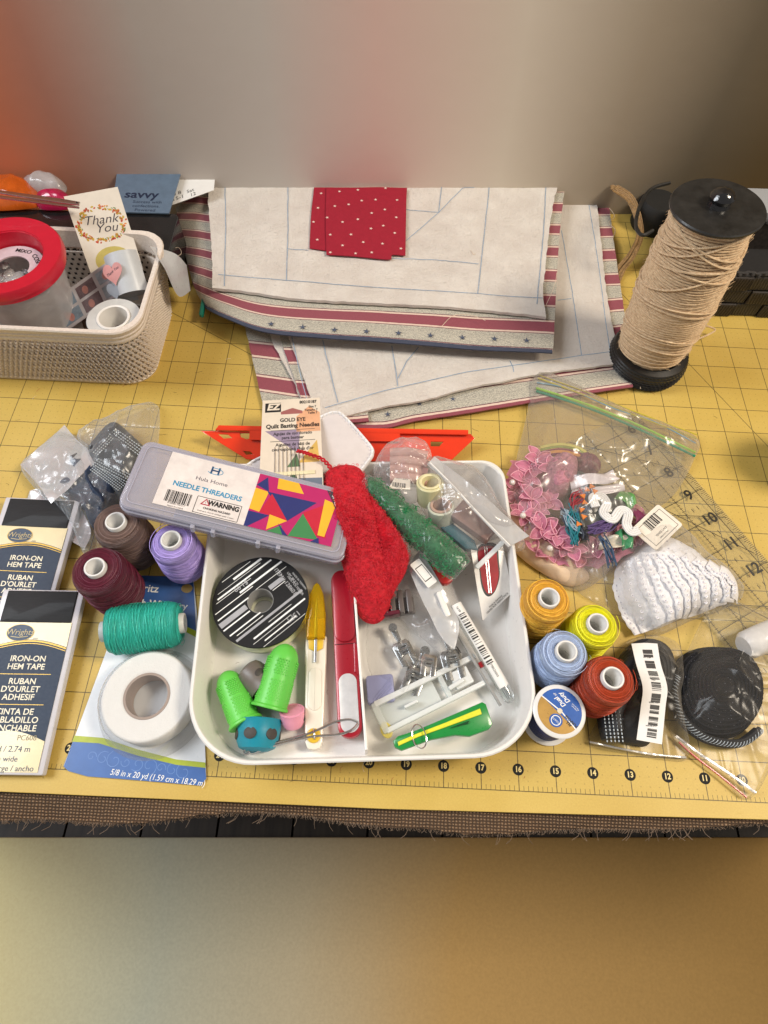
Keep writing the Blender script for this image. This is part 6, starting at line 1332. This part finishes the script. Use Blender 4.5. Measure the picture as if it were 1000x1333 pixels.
# ================================================================ BIG ZIP BAG OF TRIMS
PKP = NT('pink_organza'); PKP = PKP.end(PKP.new('ShaderNodeMixShader', {0: .5, 1: PKP.new('ShaderNodeBsdfTransparent', {0: (1, .82, .88, 1)}), 2: PKP.new('ShaderNodeBsdfPrincipled', {'Base Color': srgb('e095b0') + (1,), 'Roughness': .4, 'Sheen Weight': .4})}))
PKE = M('pink_petal_cord', srgb('e7a9ba'), .5); PRL = M('pearl', srgb('e6dcd6'), .15, var=.05, coat=.8)
t = thing('flower_trim', 'pink organza flower trim with pearls inside the large zip bag', 'trim')
rr = random.Random(17); pm_, em_ = None, None
def petal():
    global pm_, em_
    vs = []; fs = []; n = 9; w = 6
    for i in range(n):
        u_ = i / (n - 1); hw = .24 * math.sin(PI * (u_ * .92 + .06)) ** .8
        for j in range(w): v_ = j / (w - 1) * 2 - 1; vs.append((u_ * .72, v_ * hw, .10 * math.sin(PI * u_) + .07 * v_ * v_ + .02 * math.sin(v_ * 9)))
    k = len(vs); vs += [(x, y, z - .012) for x, y, z in vs]
    for i in range(n - 1):
        for j in range(w - 1): a = i * w + j; fs.append((a, a + 1, a + w + 1, a + w)); fs.append((k + a + w, k + a + w + 1, k + a + 1, k + a))
    m = MB(); m.add(vs, fs); o = m.obj('petal', PKP, t); pm_ = o.data
    m = MB(); ln = [vs[i * w] for i in range(n)] + [vs[(n - 1 - i) * w + w - 1] for i in range(n)]; m.tube(ln, .018, 5, True); e = m.obj('petal_cord', PKE, o); em_ = e.data; return o
def put_petal(M4):
    if pm_ is None: o = petal()
    else:
        o = D.objects.new('petal', pm_); C.objects.link(o); o.parent = t; e = D.objects.new('petal_cord', em_); C.objects.link(e); e.parent = o
    o.matrix_world = M4
for fx, fy, n_, z in ((700, 600, 5, .65), (683, 625, 5, .55), (694, 650, 5, .7), (682, 672, 6, .6), (706, 690, 6, .65), (735, 712, 5, .55), (775, 715, 5, .5), (808, 700, 5, .5), (832, 680, 4, .45), (717, 610, 4, .8), (690, 700, 4, .4), (755, 722, 4, .4), (715, 655, 4, .6), (674, 652, 4, .45), (692, 612, 4, .6), (725, 700, 5, .7), (700, 668, 5, .7), (745, 716, 4, .6), (790, 706, 5, .6), (822, 692, 4, .5), (672, 636, 4, .5), (713, 722, 4, .35)):
    p = at(fx, fy, z); a0 = rr.uniform(0, 6)
    for k in range(n_):
        put_petal(Matrix.Translation(p) @ Matrix.Rotation(a0 + 2 * PI * k / n_ + rr.uniform(-.2, .2), 4, 'Z') @ Matrix.Rotation(-rr.uniform(.05, .5), 4, 'Y') @ Matrix.Rotation(rr.uniform(-.4, .4), 4, 'X') @ Matrix.Diagonal((rr.uniform(.55, .85),) * 3 + (1,)))
for q, pth in enumerate(([(678, 600), (672, 625), (668, 650), (676, 680), (690, 705)], [(700, 600), (692, 630), (690, 660), (700, 690), (722, 712)], [(700, 712), (735, 726), (775, 726), (810, 712), (832, 694)])):
    bp_ = smoothp([at(x, y, .42 + .06 * (i % 2)) for i, (x, y) in enumerate(pth)], 5); vs = []; fs = []
    for i, p in enumerate(bp_):
        d = bp_[min(i + 1, len(bp_) - 1)] - bp_[max(i - 1, 0)]; n_ = Vector((-d.y, d.x, 0)).normalized()
        for g in range(7): v_ = g / 3 - 1; vs.append(p + n_ * v_ * (.30 + .05 * math.sin(i * 2.1)) + Vector((0, 0, .10 * math.sin(i * 1.9 + v_ * 2) * abs(v_))))
    for i in range(len(bp_) - 1):
        for g in range(6): a = i * 7 + g; fs.append((a, a + 1, a + 8, a + 7))
    vs += [v - Vector((0, 0, .012)) for v in vs]; n0 = len(vs) // 2; fs += [tuple(n0 + i for i in f[::-1]) for f in fs]
    mk('organza_ruffle', vs, fs, PKP, t)
for fx, fy in ((667, 628), (681, 671), (716, 714), (790, 718)):
    m = MB(); m.ball(at(fx, fy, .95), .10, seg=16); m.obj('pearl', PRL, t)
def bundle(name, label, cat, out, z0, h, mt, **k):
    o = pouch(name, P(out, z0), z0, h, mt, None, n=80, r=18, **k); return tag(o, label, cat)
bundle('dusty_rose_lace_roll', 'crinkled dusty rose lace roll in the upper left of the large zip bag', 'lace roll', [(712, 605), (728, 596), (748, 606), (747, 630), (735, 650), (716, 652), (706, 636), (704, 618)], .35, .75, M('dusty_rose_lace', srgb('b9808c'), .75, var=.35, vs=9, bump=.9, bs=24), wr=.12, ws=4, seed=61, pw=5)
# white satin ribbon
def band(name, label, cat, path, w, mt, z=None, th=.02, wave=0, par=None):
    pts = smoothp(path, 8); k = len(pts); vs = []; fs = []
    for i, p in enumerate(pts):
        d = pts[min(i + 1, k - 1)] - pts[max(i - 1, 0)]; n_ = Vector((-d.y, d.x, 0)).normalized() * w / 2
        for j in range(6):
            v_ = j / 5 * 2 - 1; vs.append(p + n_ * v_ + Vector((0, 0, .05 * wave * math.cos(v_ * 3 + i * .4))))
    n0 = len(vs); vs += [v - Vector((0, 0, th)) for v in vs]
    for i in range(k - 1):
        for j in range(5): a = i * 6 + j; fs.append((a, a + 1, a + 7, a + 6)); fs.append((n0 + a + 6, n0 + a + 7, n0 + a + 1, n0 + a))
        for j, s_ in ((0, 0), (5, 1)):
            a = i * 6 + j; fs.append((a + 6, a, n0 + a, n0 + a + 6)[::1 if s_ else -1])
    o = mk(name, vs, fs, mt, par); 
    return tag(o, label, cat) if label else o
SAT = M('white_satin', srgb('e2d9db'), .3, var=.06, coat=.3)
band('white_satin_ribbon', 'white satin ribbon end cut to a point in the large zip bag', 'ribbon', [at(742, 630, .95), at(765, 624, 1.05), at(790, 622, 1.1), at(802, 618, 1.05)], .38, SAT, wave=1)
band('white_satin_ribbon', 'lower white satin ribbon tail folded beneath the pointed one in the zip bag', 'ribbon', [at(745, 637, .8), at(775, 640, .9), at(812, 632, .9)], .3, SAT, wave=1)
RK = M('white_rickrack', srgb('e6e4e2'), .6, bump=.3, bs=40)
t2 = thing('rickrack_trim', 'wavy white rickrack trim in the middle of the large zip bag', 'trim')
rk = smoothp([at(x, y, 1.15) for x, y in ((776, 660), (772, 648), (783, 646), (790, 656), (786, 668), (798, 676), (808, 664), (818, 668), (816, 682), (822, 692), (832, 690))], 8)
k = 0
for off_ in (-.105, -.035, .035, .105):
    pp = []
    for i, p in enumerate(rk):
        d = rk[min(i + 1, len(rk) - 1)] - rk[max(i - 1, 0)]; pp.append(p + Vector((-d.y, d.x, 0)).normalized() * off_)
    m = MB(); m.tube(pp, .042, 6); m.obj('braid_cord', RK, t2)
# floss and tassels
t3 = thing('embroidery_floss', 'tangle of blue teal purple and red embroidery floss in the large zip bag', 'floss')
for nm, col, a, b_, cnt in (('steel_blue_floss', '3f6288', (765, 640), (760, 672), 26), ('teal_floss', '1d7a86', (745, 660), (748, 705), 30), ('red_floss', 'a83a44', (757, 640), (745, 664), 14), ('purple_floss', '6a5688', (770, 690), (800, 678), 26), ('dark_floss', '3a3f4c', (735, 665), (762, 700), 26), ('pale_blue_floss', '9fb6c4', (735, 668), (755, 690), 22), ('navy_tassel', '2f4a6a', (785, 700), (798, 735), 10)):
    m = MB()
    for q in range(cnt):
        j = lambda s_=6: rr.uniform(-s_, s_); zz_ = rr.uniform(.75, 1.1)
        m.tube(smoothp([at(a[0] + j(), a[1] + j(), zz_), at((a[0] + b_[0]) / 2 + j(10), (a[1] + b_[1]) / 2 + j(8), zz_ + .1), at(b_[0] + j(), b_[1] + j(), zz_)], 4), .022, 4)
    m.obj(nm, M(nm, srgb(col), .5, var=.25, vs=8), t3, kind='stuff')
t4 = thing('orange_pompom_trim', 'row of small orange triangle tufts between the floss and white rickrack', 'trim')
for k, (x, y) in enumerate(((764, 638), (759, 646), (761, 655), (757, 664), (760, 673), (753, 683), (770, 634), (774, 640))):
    p = at(x, y, 1.15); m = MB(); m.prism([(-.09, -.07), (.1, -.05), (.0, .11)], 0, .05, .01, TR(p.x, p.y, p.z, rr.uniform(0, 6))); m.obj('tuft', M('orange_felt', srgb('d9803c'), .8, var=.2), t4)
PLM = M('plum_ribbon', srgb('7a2f52'), .5, var=.2); 
band('green_satin_leaf', 'upper green satin leaf ribbon at the right of the white rickrack', 'ribbon', [at(806, 642, 1.0), at(818, 650, 1.05), at(826, 658, 1.0)], .42, M('green_satin', srgb('5f9a52'), .35, coat=.3), wave=2)
band('green_satin_leaf', 'lower green satin leaf ribbon below the white rickrack', 'ribbon', [at(808, 690, .95), at(815, 702, 1.0), at(819, 714, .95)], .35, M('green_satin_deep', srgb('3f8e5e'), .35, coat=.3), wave=2)
band('plum_ribbon', 'plum sheer ribbon loop at the right inside the large zip bag', 'ribbon', [at(824, 662, .9), at(834, 676, .95), at(830, 694, .9)], .3, PLM, wave=1)
band('cream_silk_ribbon', 'cream silk ribbon fold below the purple floss in the zip bag', 'ribbon', [at(780, 706, .85), at(800, 706, .95), at(815, 700, .9), at(826, 704, .85)], .42, M('cream_silk', srgb('cfc6b4'), .4, coat=.3), wave=2)
t5 = thing('striped_crescent', 'curved yellow green orange and plum striped trim at the top of the zip bag', 'trim')
for k, (cl, w_) in enumerate((('c9c06a', .10), ('8e9a4a', .06), ('7a3046', .06), ('c98a4a', .13), ('6b2c44', .10))):
    o = k * 3.2; band('stripe', None, None, [at(704, 582 + o, .55), at(730, 578 + o, .7), at(756, 584 + o, .75), at(774 - o * .4, 600 + o * .6, .7), at(775 - o, 612, .6)], w_, M('crescent_' + cl, srgb(cl), .5, coat=.2), par=t5)
bundle('plum_tulle', 'plum and brown tulle bunched at the top centre of the zip bag', 'fabric', [(742, 600), (757, 592), (775, 598), (782, 610), (770, 620), (750, 618)], .4, .45, M('plum_brown_tulle', srgb('7d4a56'), .7, var=.5, vs=5), wr=.1, ws=3, seed=71)
bundle('grey_green_fabric', 'dark grey green cloth scrap beneath the floss in the zip bag', 'fabric', [(745, 610), (775, 630), (812, 640), (820, 670), (800, 700), (760, 705), (738, 680), (735, 640)], .25, .45, M('grey_green_scrap', srgb('5b6462'), .7, var=.5, vs=4), wr=.14, ws=2, seed=73)
bundle('beige_tulle', 'soft beige tulle bunched at the left end of the zip bag', 'fabric', [(641, 648), (662, 634), (672, 652), (682, 690), (706, 716), (750, 738), (768, 752), (745, 764), (716, 752), (680, 728), (655, 698), (645, 672)], .1, .38, M('beige_tulle_cloth', srgb('d9bfa2'), .6, var=.12, vs=2.5, bump=.4, bs=9), wr=.16, ws=1.3, seed=75, pw=4)
ZF = FILM('zip_bag_film', body=.13, edge=.6, bump=.7, bs=2.0, rough=.22, bodycol=(.66, .60, .52))
o = pouch('large_zip_bag', P([(698, 490), (760, 512), (830, 540), (907, 570), (903, 600), (884, 636), (866, 655), (842, 672), (838, 700), (800, 738), (768, 764), (742, 768), (700, 742), (664, 706), (641, 660), (646, 640), (668, 618), (674, 590), (686, 540)], .1), .06, 1.15, ZF, wr=.3, ws=.75, seed=81, pw=2.2, n=150, r=40, zf=lambda x, y: .06 if y < 12 else .06 + (y - 12) * .12); tag(o, 'large clear zip bag with yellow and green seal holding pink flower trim', 'bag'); BAGO = o
def zipline(nm, q, mt, r): m = MB(); m.tube(smoothp([at(x, y, .32) for x, y in q], 8), r, 6); m.obj(nm, mt, BAGO)
zipline('green_seal', [(698, 509), (760, 529), (830, 558), (905, 594)], M('seal_green', srgb('1f9270'), .3, coat=.4), .045)
zipline('lime_seal', [(698, 505), (760, 525), (830, 553), (905, 589)], M('seal_lime', srgb('9fd04a'), .3, coat=.4), .045)
zipline('blue_line', [(699, 498), (740, 506), (800, 532), (850, 548), (906, 577)], M('seal_blue', srgb('7fa9bd'), .4), .025)
zipline('yellow_seal', [(700, 492), (760, 514), (830, 542), (907, 571)], M('seal_yellow', srgb('c8b83c'), .35, coat=.3), .032)
zipline('yellow_seal', [(701, 488), (760, 509), (830, 537), (908, 566)], M('seal_yellow', 0), .02)

# ================================================================ WHITE EYELET LACE BAG
LCM = M('white_eyelet_cotton', srgb('eae8ea'), .85, var=.08, vs=6, bump=.7, bs=16)
t = thing('eyelet_lace', 'thick folded bundle of white eyelet lace in a clear bag over the ruler', 'lace')
lb = pouch('lace_fold', P([(806, 770), (800, 745), (815, 722), (838, 704), (862, 700), (896, 716), (920, 738), (945, 755), (957, 768), (950, 782), (925, 792), (885, 806), (850, 820), (830, 812), (815, 795)], .1), .08, .85, LCM, t, wr=.10, ws=1.2, seed=91, pw=3.5)
m = MB(); rr = random.Random(31); hb_ = MB()
for k in range(60):
    v = lb.data.vertices[rr.randrange(int(110 * 26 * .9))]; p = v.co + v.normal * .01; q = v.normal.to_track_quat('Z', 'Y').to_matrix().to_4x4(); M4 = Matrix.Translation(p) @ q; r_ = rr.uniform(.04, .075)
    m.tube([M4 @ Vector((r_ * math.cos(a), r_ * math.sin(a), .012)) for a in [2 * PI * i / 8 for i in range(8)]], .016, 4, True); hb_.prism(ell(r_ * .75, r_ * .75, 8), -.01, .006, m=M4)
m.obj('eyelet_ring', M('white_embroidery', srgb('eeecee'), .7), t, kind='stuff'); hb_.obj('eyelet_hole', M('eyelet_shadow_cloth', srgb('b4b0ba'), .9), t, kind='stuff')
EO = resample(smoothp(P([(806, 770), (800, 745), (815, 722), (838, 704), (862, 700), (896, 716), (920, 738), (945, 755), (957, 768), (950, 782), (925, 792), (885, 806), (850, 820), (830, 812), (815, 795)], .1), 4, True), 220); ec = sum(EO, Vector()) / 220
def edome(x, y):
    d = Vector((x - ec.x, y - ec.y, 0)); L_ = d.length
    if L_ < 1e-4: return 1.1
    d.normalize(); R_ = max(((p - ec).length for p in EO if (p - ec).normalized().dot(d) > .985), default=1.5); s_ = min(1, L_ / R_)
    return .14 + .96 * (1 - s_ ** 3.4) ** .7
for k in range(11):
    u_ = k / 10; p0 = at(816 + 44 * u_ + 62 * u_ * u_, 742 - 52 * u_ + 62 * u_ * u_, .3); p2 = at(836 + 116 * u_, 824 - 38 * u_, .2)
    pm = (p0 + p2) / 2 + Vector((-.28 + .5 * u_, .05, 0)); path = resample(smoothp([p0, pm, p2], 10), 40, False)
    vs = []; ph = rr.uniform(0, 6)
    for i, p in enumerate(path):
        d = path[min(i + 1, 39)] - path[max(i - 1, 0)]; n_ = Vector((d.y, -d.x, 0)).normalized(); n_ = n_ if n_.x < 0 else -n_
        for q in range(6):
            v_ = q / 5; w_ = (v_ - .45) * .52 + (.035 * abs(math.sin(i * .62)) if q == 5 else 0) + .03 * math.sin(i * .35 + ph)
            x, y = p.x + n_.x * w_, p.y + n_.y * w_; vs.append((x, y, edome(x, y) + .03 + .11 * v_ + .02 * math.sin(i * .5 + ph + v_ * 2) * v_))
    n0 = len(vs); vs += [(x, y, z - .02) for x, y, z in vs]; fs = []
    for i in range(39):
        for q in range(5): c_ = i * 6 + q; fs.append((c_, c_ + 1, c_ + 7, c_ + 6)); fs.append((n0 + c_ + 6, n0 + c_ + 7, n0 + c_ + 1, n0 + c_))
        fs.append((i * 6 + 5, n0 + i * 6 + 5, n0 + i * 6 + 11, i * 6 + 11)); fs.append((i * 6 + 6, n0 + i * 6 + 6, n0 + i * 6, i * 6))
    mk('lace_fold', vs, fs, LCM, t)
    mr, mh = MB(), MB()
    for i in range(2, 38, 3):
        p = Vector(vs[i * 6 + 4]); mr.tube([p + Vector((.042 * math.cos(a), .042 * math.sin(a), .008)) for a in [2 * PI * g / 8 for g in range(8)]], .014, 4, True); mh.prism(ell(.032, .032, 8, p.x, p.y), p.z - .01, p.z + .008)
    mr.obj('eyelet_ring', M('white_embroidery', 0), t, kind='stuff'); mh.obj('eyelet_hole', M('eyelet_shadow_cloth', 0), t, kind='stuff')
fm = frame(at(826, 695, 1.05), at(858, 712, 1.05), at(852, 662, 1.0))
fm = frame(at(832, 696, 1.0), at(853, 714, 1.0)); t = thing('hang_tag', 'cream hang tag with black barcode and border above the white eyelet lace', 'tag', fm)
m = MB(); m.prism(rrect(.95, 1.35, .08, 4, .2, .62), 0, .025); m.obj('tag_card', OFFW, t, False); barcode(t, .0, .68, .027, .62, .34, BLACK, rot=rad(90), n=15, seed=6)
for (a, b_, c_, d_) in ((.22, .08, .72, .014), (.22, 1.18, .72, .014), (-.14, .63, .014, 1.1), (.58, .63, .014, 1.1)): m = MB(); m.box(a, b_, .027, c_, d_, .003); m.obj('border_rule', BLACK, t, False)
text(t, 'VENISE LACE', .38, .6, .027, .09, BLACK, rot=rad(90)); text(t, 'SIMPLICITY INC.', .50, .6, .027, .06, BLACK, rot=rad(90))
WF = FILM('lace_bag_film', body=.06, edge=.6, bump=.7, bs=3, rough=.22)
o = pouch('clear_bag', P([(742, 748), (775, 720), (805, 700), (835, 672), (862, 668), (890, 692), (920, 722), (968, 768), (945, 792), (900, 808), (852, 828), (815, 812), (785, 790), (755, 772)], .08), .05, 1.05, WF, wr=.22, ws=1.1, seed=95, pw=3); tag(o, 'clear bag around the white eyelet lace bundle', 'bag')

# ================================================================ BLACK TRIM BAGS
BE = M('black_elastic', (.012, .013, .016), .6, var=.3, bump=.4, bs=30)
t = thing('black_elastic_bundle', 'folded black elastic with white stitching under the long barcode sticker', 'elastic')
for k in range(4):
    r0_ = k * 5; m = MB(); pth = smoothp([at(x, y, .35 + .1 * k) for x, y in ((795 + k * 3, 962 - k * 4), (790 + k * 4, 930), (806 + k * 3, 895), (818, 860 + k * 2), (840, 843 + k * 4), (862 - k * 3, 850 + k * 3), (866 - k * 3, 880), (852 - k * 2, 915), (842, 960 - k * 4))], 5)
    m.tube(pth, .26 - .03 * k, 10); m.obj('elastic_loop', BE, t)
bundle_o = pouch('elastic_core', P([(800, 960), (795, 925), (812, 885), (824, 852), (845, 845), (864, 855), (866, 885), (850, 925), (846, 968), (820, 970)], .1), .08, .55, BE, t, wr=.1, ws=1.4, seed=97, pw=5)
for k in range(5): stitches(t, at(786 + k * 5, 925, .78), at(790 + k * 5, 968, .72), 1, 9, .80 - .02 * (k == 0))
stitches(t, at(804, 862, .8), at(800, 882, .8), 3, 5, .83, .08)
fm = frame(at(822, 842, 1.02), at(856, 840, 1.02)); LW = (at(856, 840, 1) - at(822, 842, 1)).length
t = thing('barcode_sticker', 'long folded white sticker of stacked barcodes on the black elastic bag', 'label')
q = coons('sticker_sheet', P([(829, 963), (846, 966), (862, 969)], .98), P([(862, 969), (866, 920), (868, 895), (860, 865), (856, 838)], 1.05), P([(822, 838), (840, 837), (856, 838)], 1.0), P([(829, 963), (834, 920), (836, 895), (828, 865), (822, 838)], 1.05), 8, 24, .012, PAPER, t, zf=lambda x, y, u, v: .05 - .1 * abs(v - .55))
rr = random.Random(3)
def sp(u_, v_):
    j = v_ * 24; j0 = min(23, int(j)); f_ = j - j0; i = int(round(u_ * 8)); a, b_ = q.data.vertices[j0 * 9 + i].co, q.data.vertices[(j0 + 1) * 9 + i].co; return a.lerp(b_, f_) + Vector((0, 0, .004))
for blk in range(8):
    m = MB(); v0 = .05 + blk * .115
    for k in range(10):
        if rr.random() < .2: continue
        v_ = v0 + k * .0085; m.strip([sp(.375, v_), sp(.75, v_)], rr.choice((.012, .022, .034)), .003)
    m.obj('barcode', BLACK, t, False)
for k, s_ in enumerate(('X0028K4M2', 'Elastic 5 yd', 'New', 'KIT 2266')):
    v_ = .155 + k * .23; text(t, s_, 0, 0, 0, .055, BLACK, m=Matrix.Translation(sp(.5, v_)))
TBF = FILM('trim_bag_film', body=.03, edge=.42, bump=.6, bs=2.2, rough=.22, bodycol=(.70, .64, .55))
o = pouch('clear_zip_bag', P([(766, 962), (785, 925), (800, 880), (808, 840), (850, 826), (882, 838), (888, 870), (886, 920), (896, 984), (870, 990), (820, 982), (776, 974)], .08), .05, .95, TBF, wr=.14, ws=1.0, seed=101, pw=2.6); tag(o, 'clear zip bag of black elastic with the long barcode sticker', 'bag')
m = MB(); m.tube(smoothp([at(x, y, .14) for x, y in ((768, 966), (810, 975), (850, 982), (893, 986))], 6), .03, 6); m.obj('zip_ridge', MILKY, o)
# black lace roll
BLK = NT('black_glitter_lace'); co = BLK.coord('Object'); v1 = BLK.new('ShaderNodeTexVoronoi', {'Vector': co, 'Scale': 15}); sp_ = BLK.ramp(v1, [(.10, (.30, .30, .34)), (.15, (.004, .004, .006))]); n1 = BLK.new('ShaderNodeTexNoise', {'Vector': co, 'Scale': 3, 'Detail': 5}); nr = BLK.ramp(n1, [(.45, (.3, .3, .3)), (.55, (1, 1, 1))])
mx = mixc(BLK, 1.0, sp_, nr, 'MULTIPLY'); b_ = BLK.new('ShaderNodeBsdfPrincipled', {'Roughness': .9}); lk(BLK, mx, b_, 'Base Color'); bp = BLK.new('ShaderNodeBump', {'Height': v1, 'Strength': .6, 'Distance': .03}); BLK.t.links.new(bp.outputs[0], b_.inputs['Normal']); BLK = BLK.end(b_)
t = thing('black_trim_roll', 'fat round roll of black sparkly trim with striped cord edge in a clear bag', 'trim roll')
c = at(942, 893, .9)
pouch('trim_coil', P([(884, 896), (886, 866), (902, 846), (930, 836), (965, 838), (990, 852), (1004, 880), (1003, 915), (985, 945), (955, 958), (920, 954), (895, 932)], .75),   .12, .58, BLK, t, wr=.07, ws=1.6, seed=105, pw=7)
tcv = D.objects['trim_coil'].data.vertices; m = MB()
for rg in range(5, 26, 2):
    m.tube([tcv[rg * 110 + i].co + Vector((0, 0, .012 + .01 * math.cos(PI * i))) for i in range(110)], .022, 4, True)
m.obj('coil_ridge', M('black_braid', (.012, .012, .015), .85), t, kind='stuff')
m = MB(); pth = smoothp([at(x, y, .45) for x, y in ((884, 880), (880, 905), (890, 935), (912, 956), (940, 966), (968, 966), (990, 950))], 10)
m.tube(pth, .10, 8); m.tube([p - Vector((0, 0, .18)) for p in pth], .11, 8); m.obj('cord_edge', BE, t)
m = MB()
for i in range(0, len(pth) * 2 - 2, 3):
    p = pth[i // 2].lerp(pth[min(i // 2 + 1, len(pth) - 1)], .5 * (i % 2)); d = (pth[min(i // 2 + 1, len(pth) - 1)] - pth[max(0, i // 2 - 1)]).normalized(); n_ = Vector((d.y, -d.x, 0))
    m.tube([p + n_ * .10 * math.cos(a) + Vector((0, 0, .11 * math.sin(a))) + d * .05 * a for a in (-.6, .2, 1.0, 1.7)], .010, 4)
m.obj('white_cord_wrap', WST, t, kind='stuff')
c = at(988, 838, .7); 
m = MB(); q0, q1 = at(968, 842, .5), at(1015, 822, .5); m.tube([q0, q0.lerp(q1, .1), q0.lerp(q1, .5), q1], [.3, .4, .42, .42], 20); o = m.obj('white_ribbon_roll', M('white_ribbon_winding', srgb('e2dfdc'), .45, coat=.3), None); tag(o, 'small white roll in the clear bag at the right edge above the black trim', 'ribbon roll')
o = pouch('clear_zip_bag', P([(872, 950), (876, 880), (896, 846), (920, 795), (935, 775), (985, 795), (1030, 800), (1035, 900), (1005, 985), (975, 1042), (935, 1008), (893, 976)], .08), .05, 1.25, TBF, wr=.2, ws=.8, seed=111, pw=2.8, n=130, r=34); tag(o, 'clear zip bag with red seal line holding the black sparkly trim roll', 'bag')
m = MB(); m.tube(smoothp([at(x, y, .16) for x, y in ((884, 966), (905, 985), (935, 1008), (972, 1038))], 6), .028, 6); m.obj('red_seal', M('seal_red', srgb('c22a2a'), .35, coat=.3), o)
m = MB(); m.tube(smoothp([at(x, y, .2) for x, y in ((880, 958), (912, 982), (945, 1004), (984, 1032))], 6), .04, 6); m.obj('clear_seal', MILKY, o)

# ================================================================ LINT AND THREAD SCRAPS
rr = random.Random(77)
def scraps(name, label, cols, n, zone, z, L=(.1, .4), r=.006):
    for ci, cl in enumerate(cols):
        m = MB()
        for _ in range(n):
            x, y = rr.uniform(zone[0], zone[2]), rr.uniform(zone[1], zone[3]); a = rr.uniform(0, 6.28); l = rr.uniform(*L); c_ = rr.uniform(-2, 2); pts = []
            for i in range(7): pts.append((x, y, z + .006)); x += l / 6 * math.cos(a); y += l / 6 * math.sin(a); a += c_ / 6
            m.tube(pts, r, 3, caps=False)
        tag(m.obj(name, M('lint_' + cl, srgb(cl), .8), None), label[ci], None, None, 'stuff')
scraps('lint', ['pale lint fibres scattered on the yellow mat', 'dark lint fibres scattered on the yellow mat', 'red thread fibres scattered on the yellow mat'], ['e9e2d4', '4a3a28', 'a8343a'], 45, (-13, -.4, 13, 17), 0.0, (.06, .28), .004)
scraps('tray_lint', ['grey lint fibres lying on the tray floor'], ['8f877c'], 30, (-4.3, 1.2, 3.6, 7.5), .095, (.05, .22), .004)
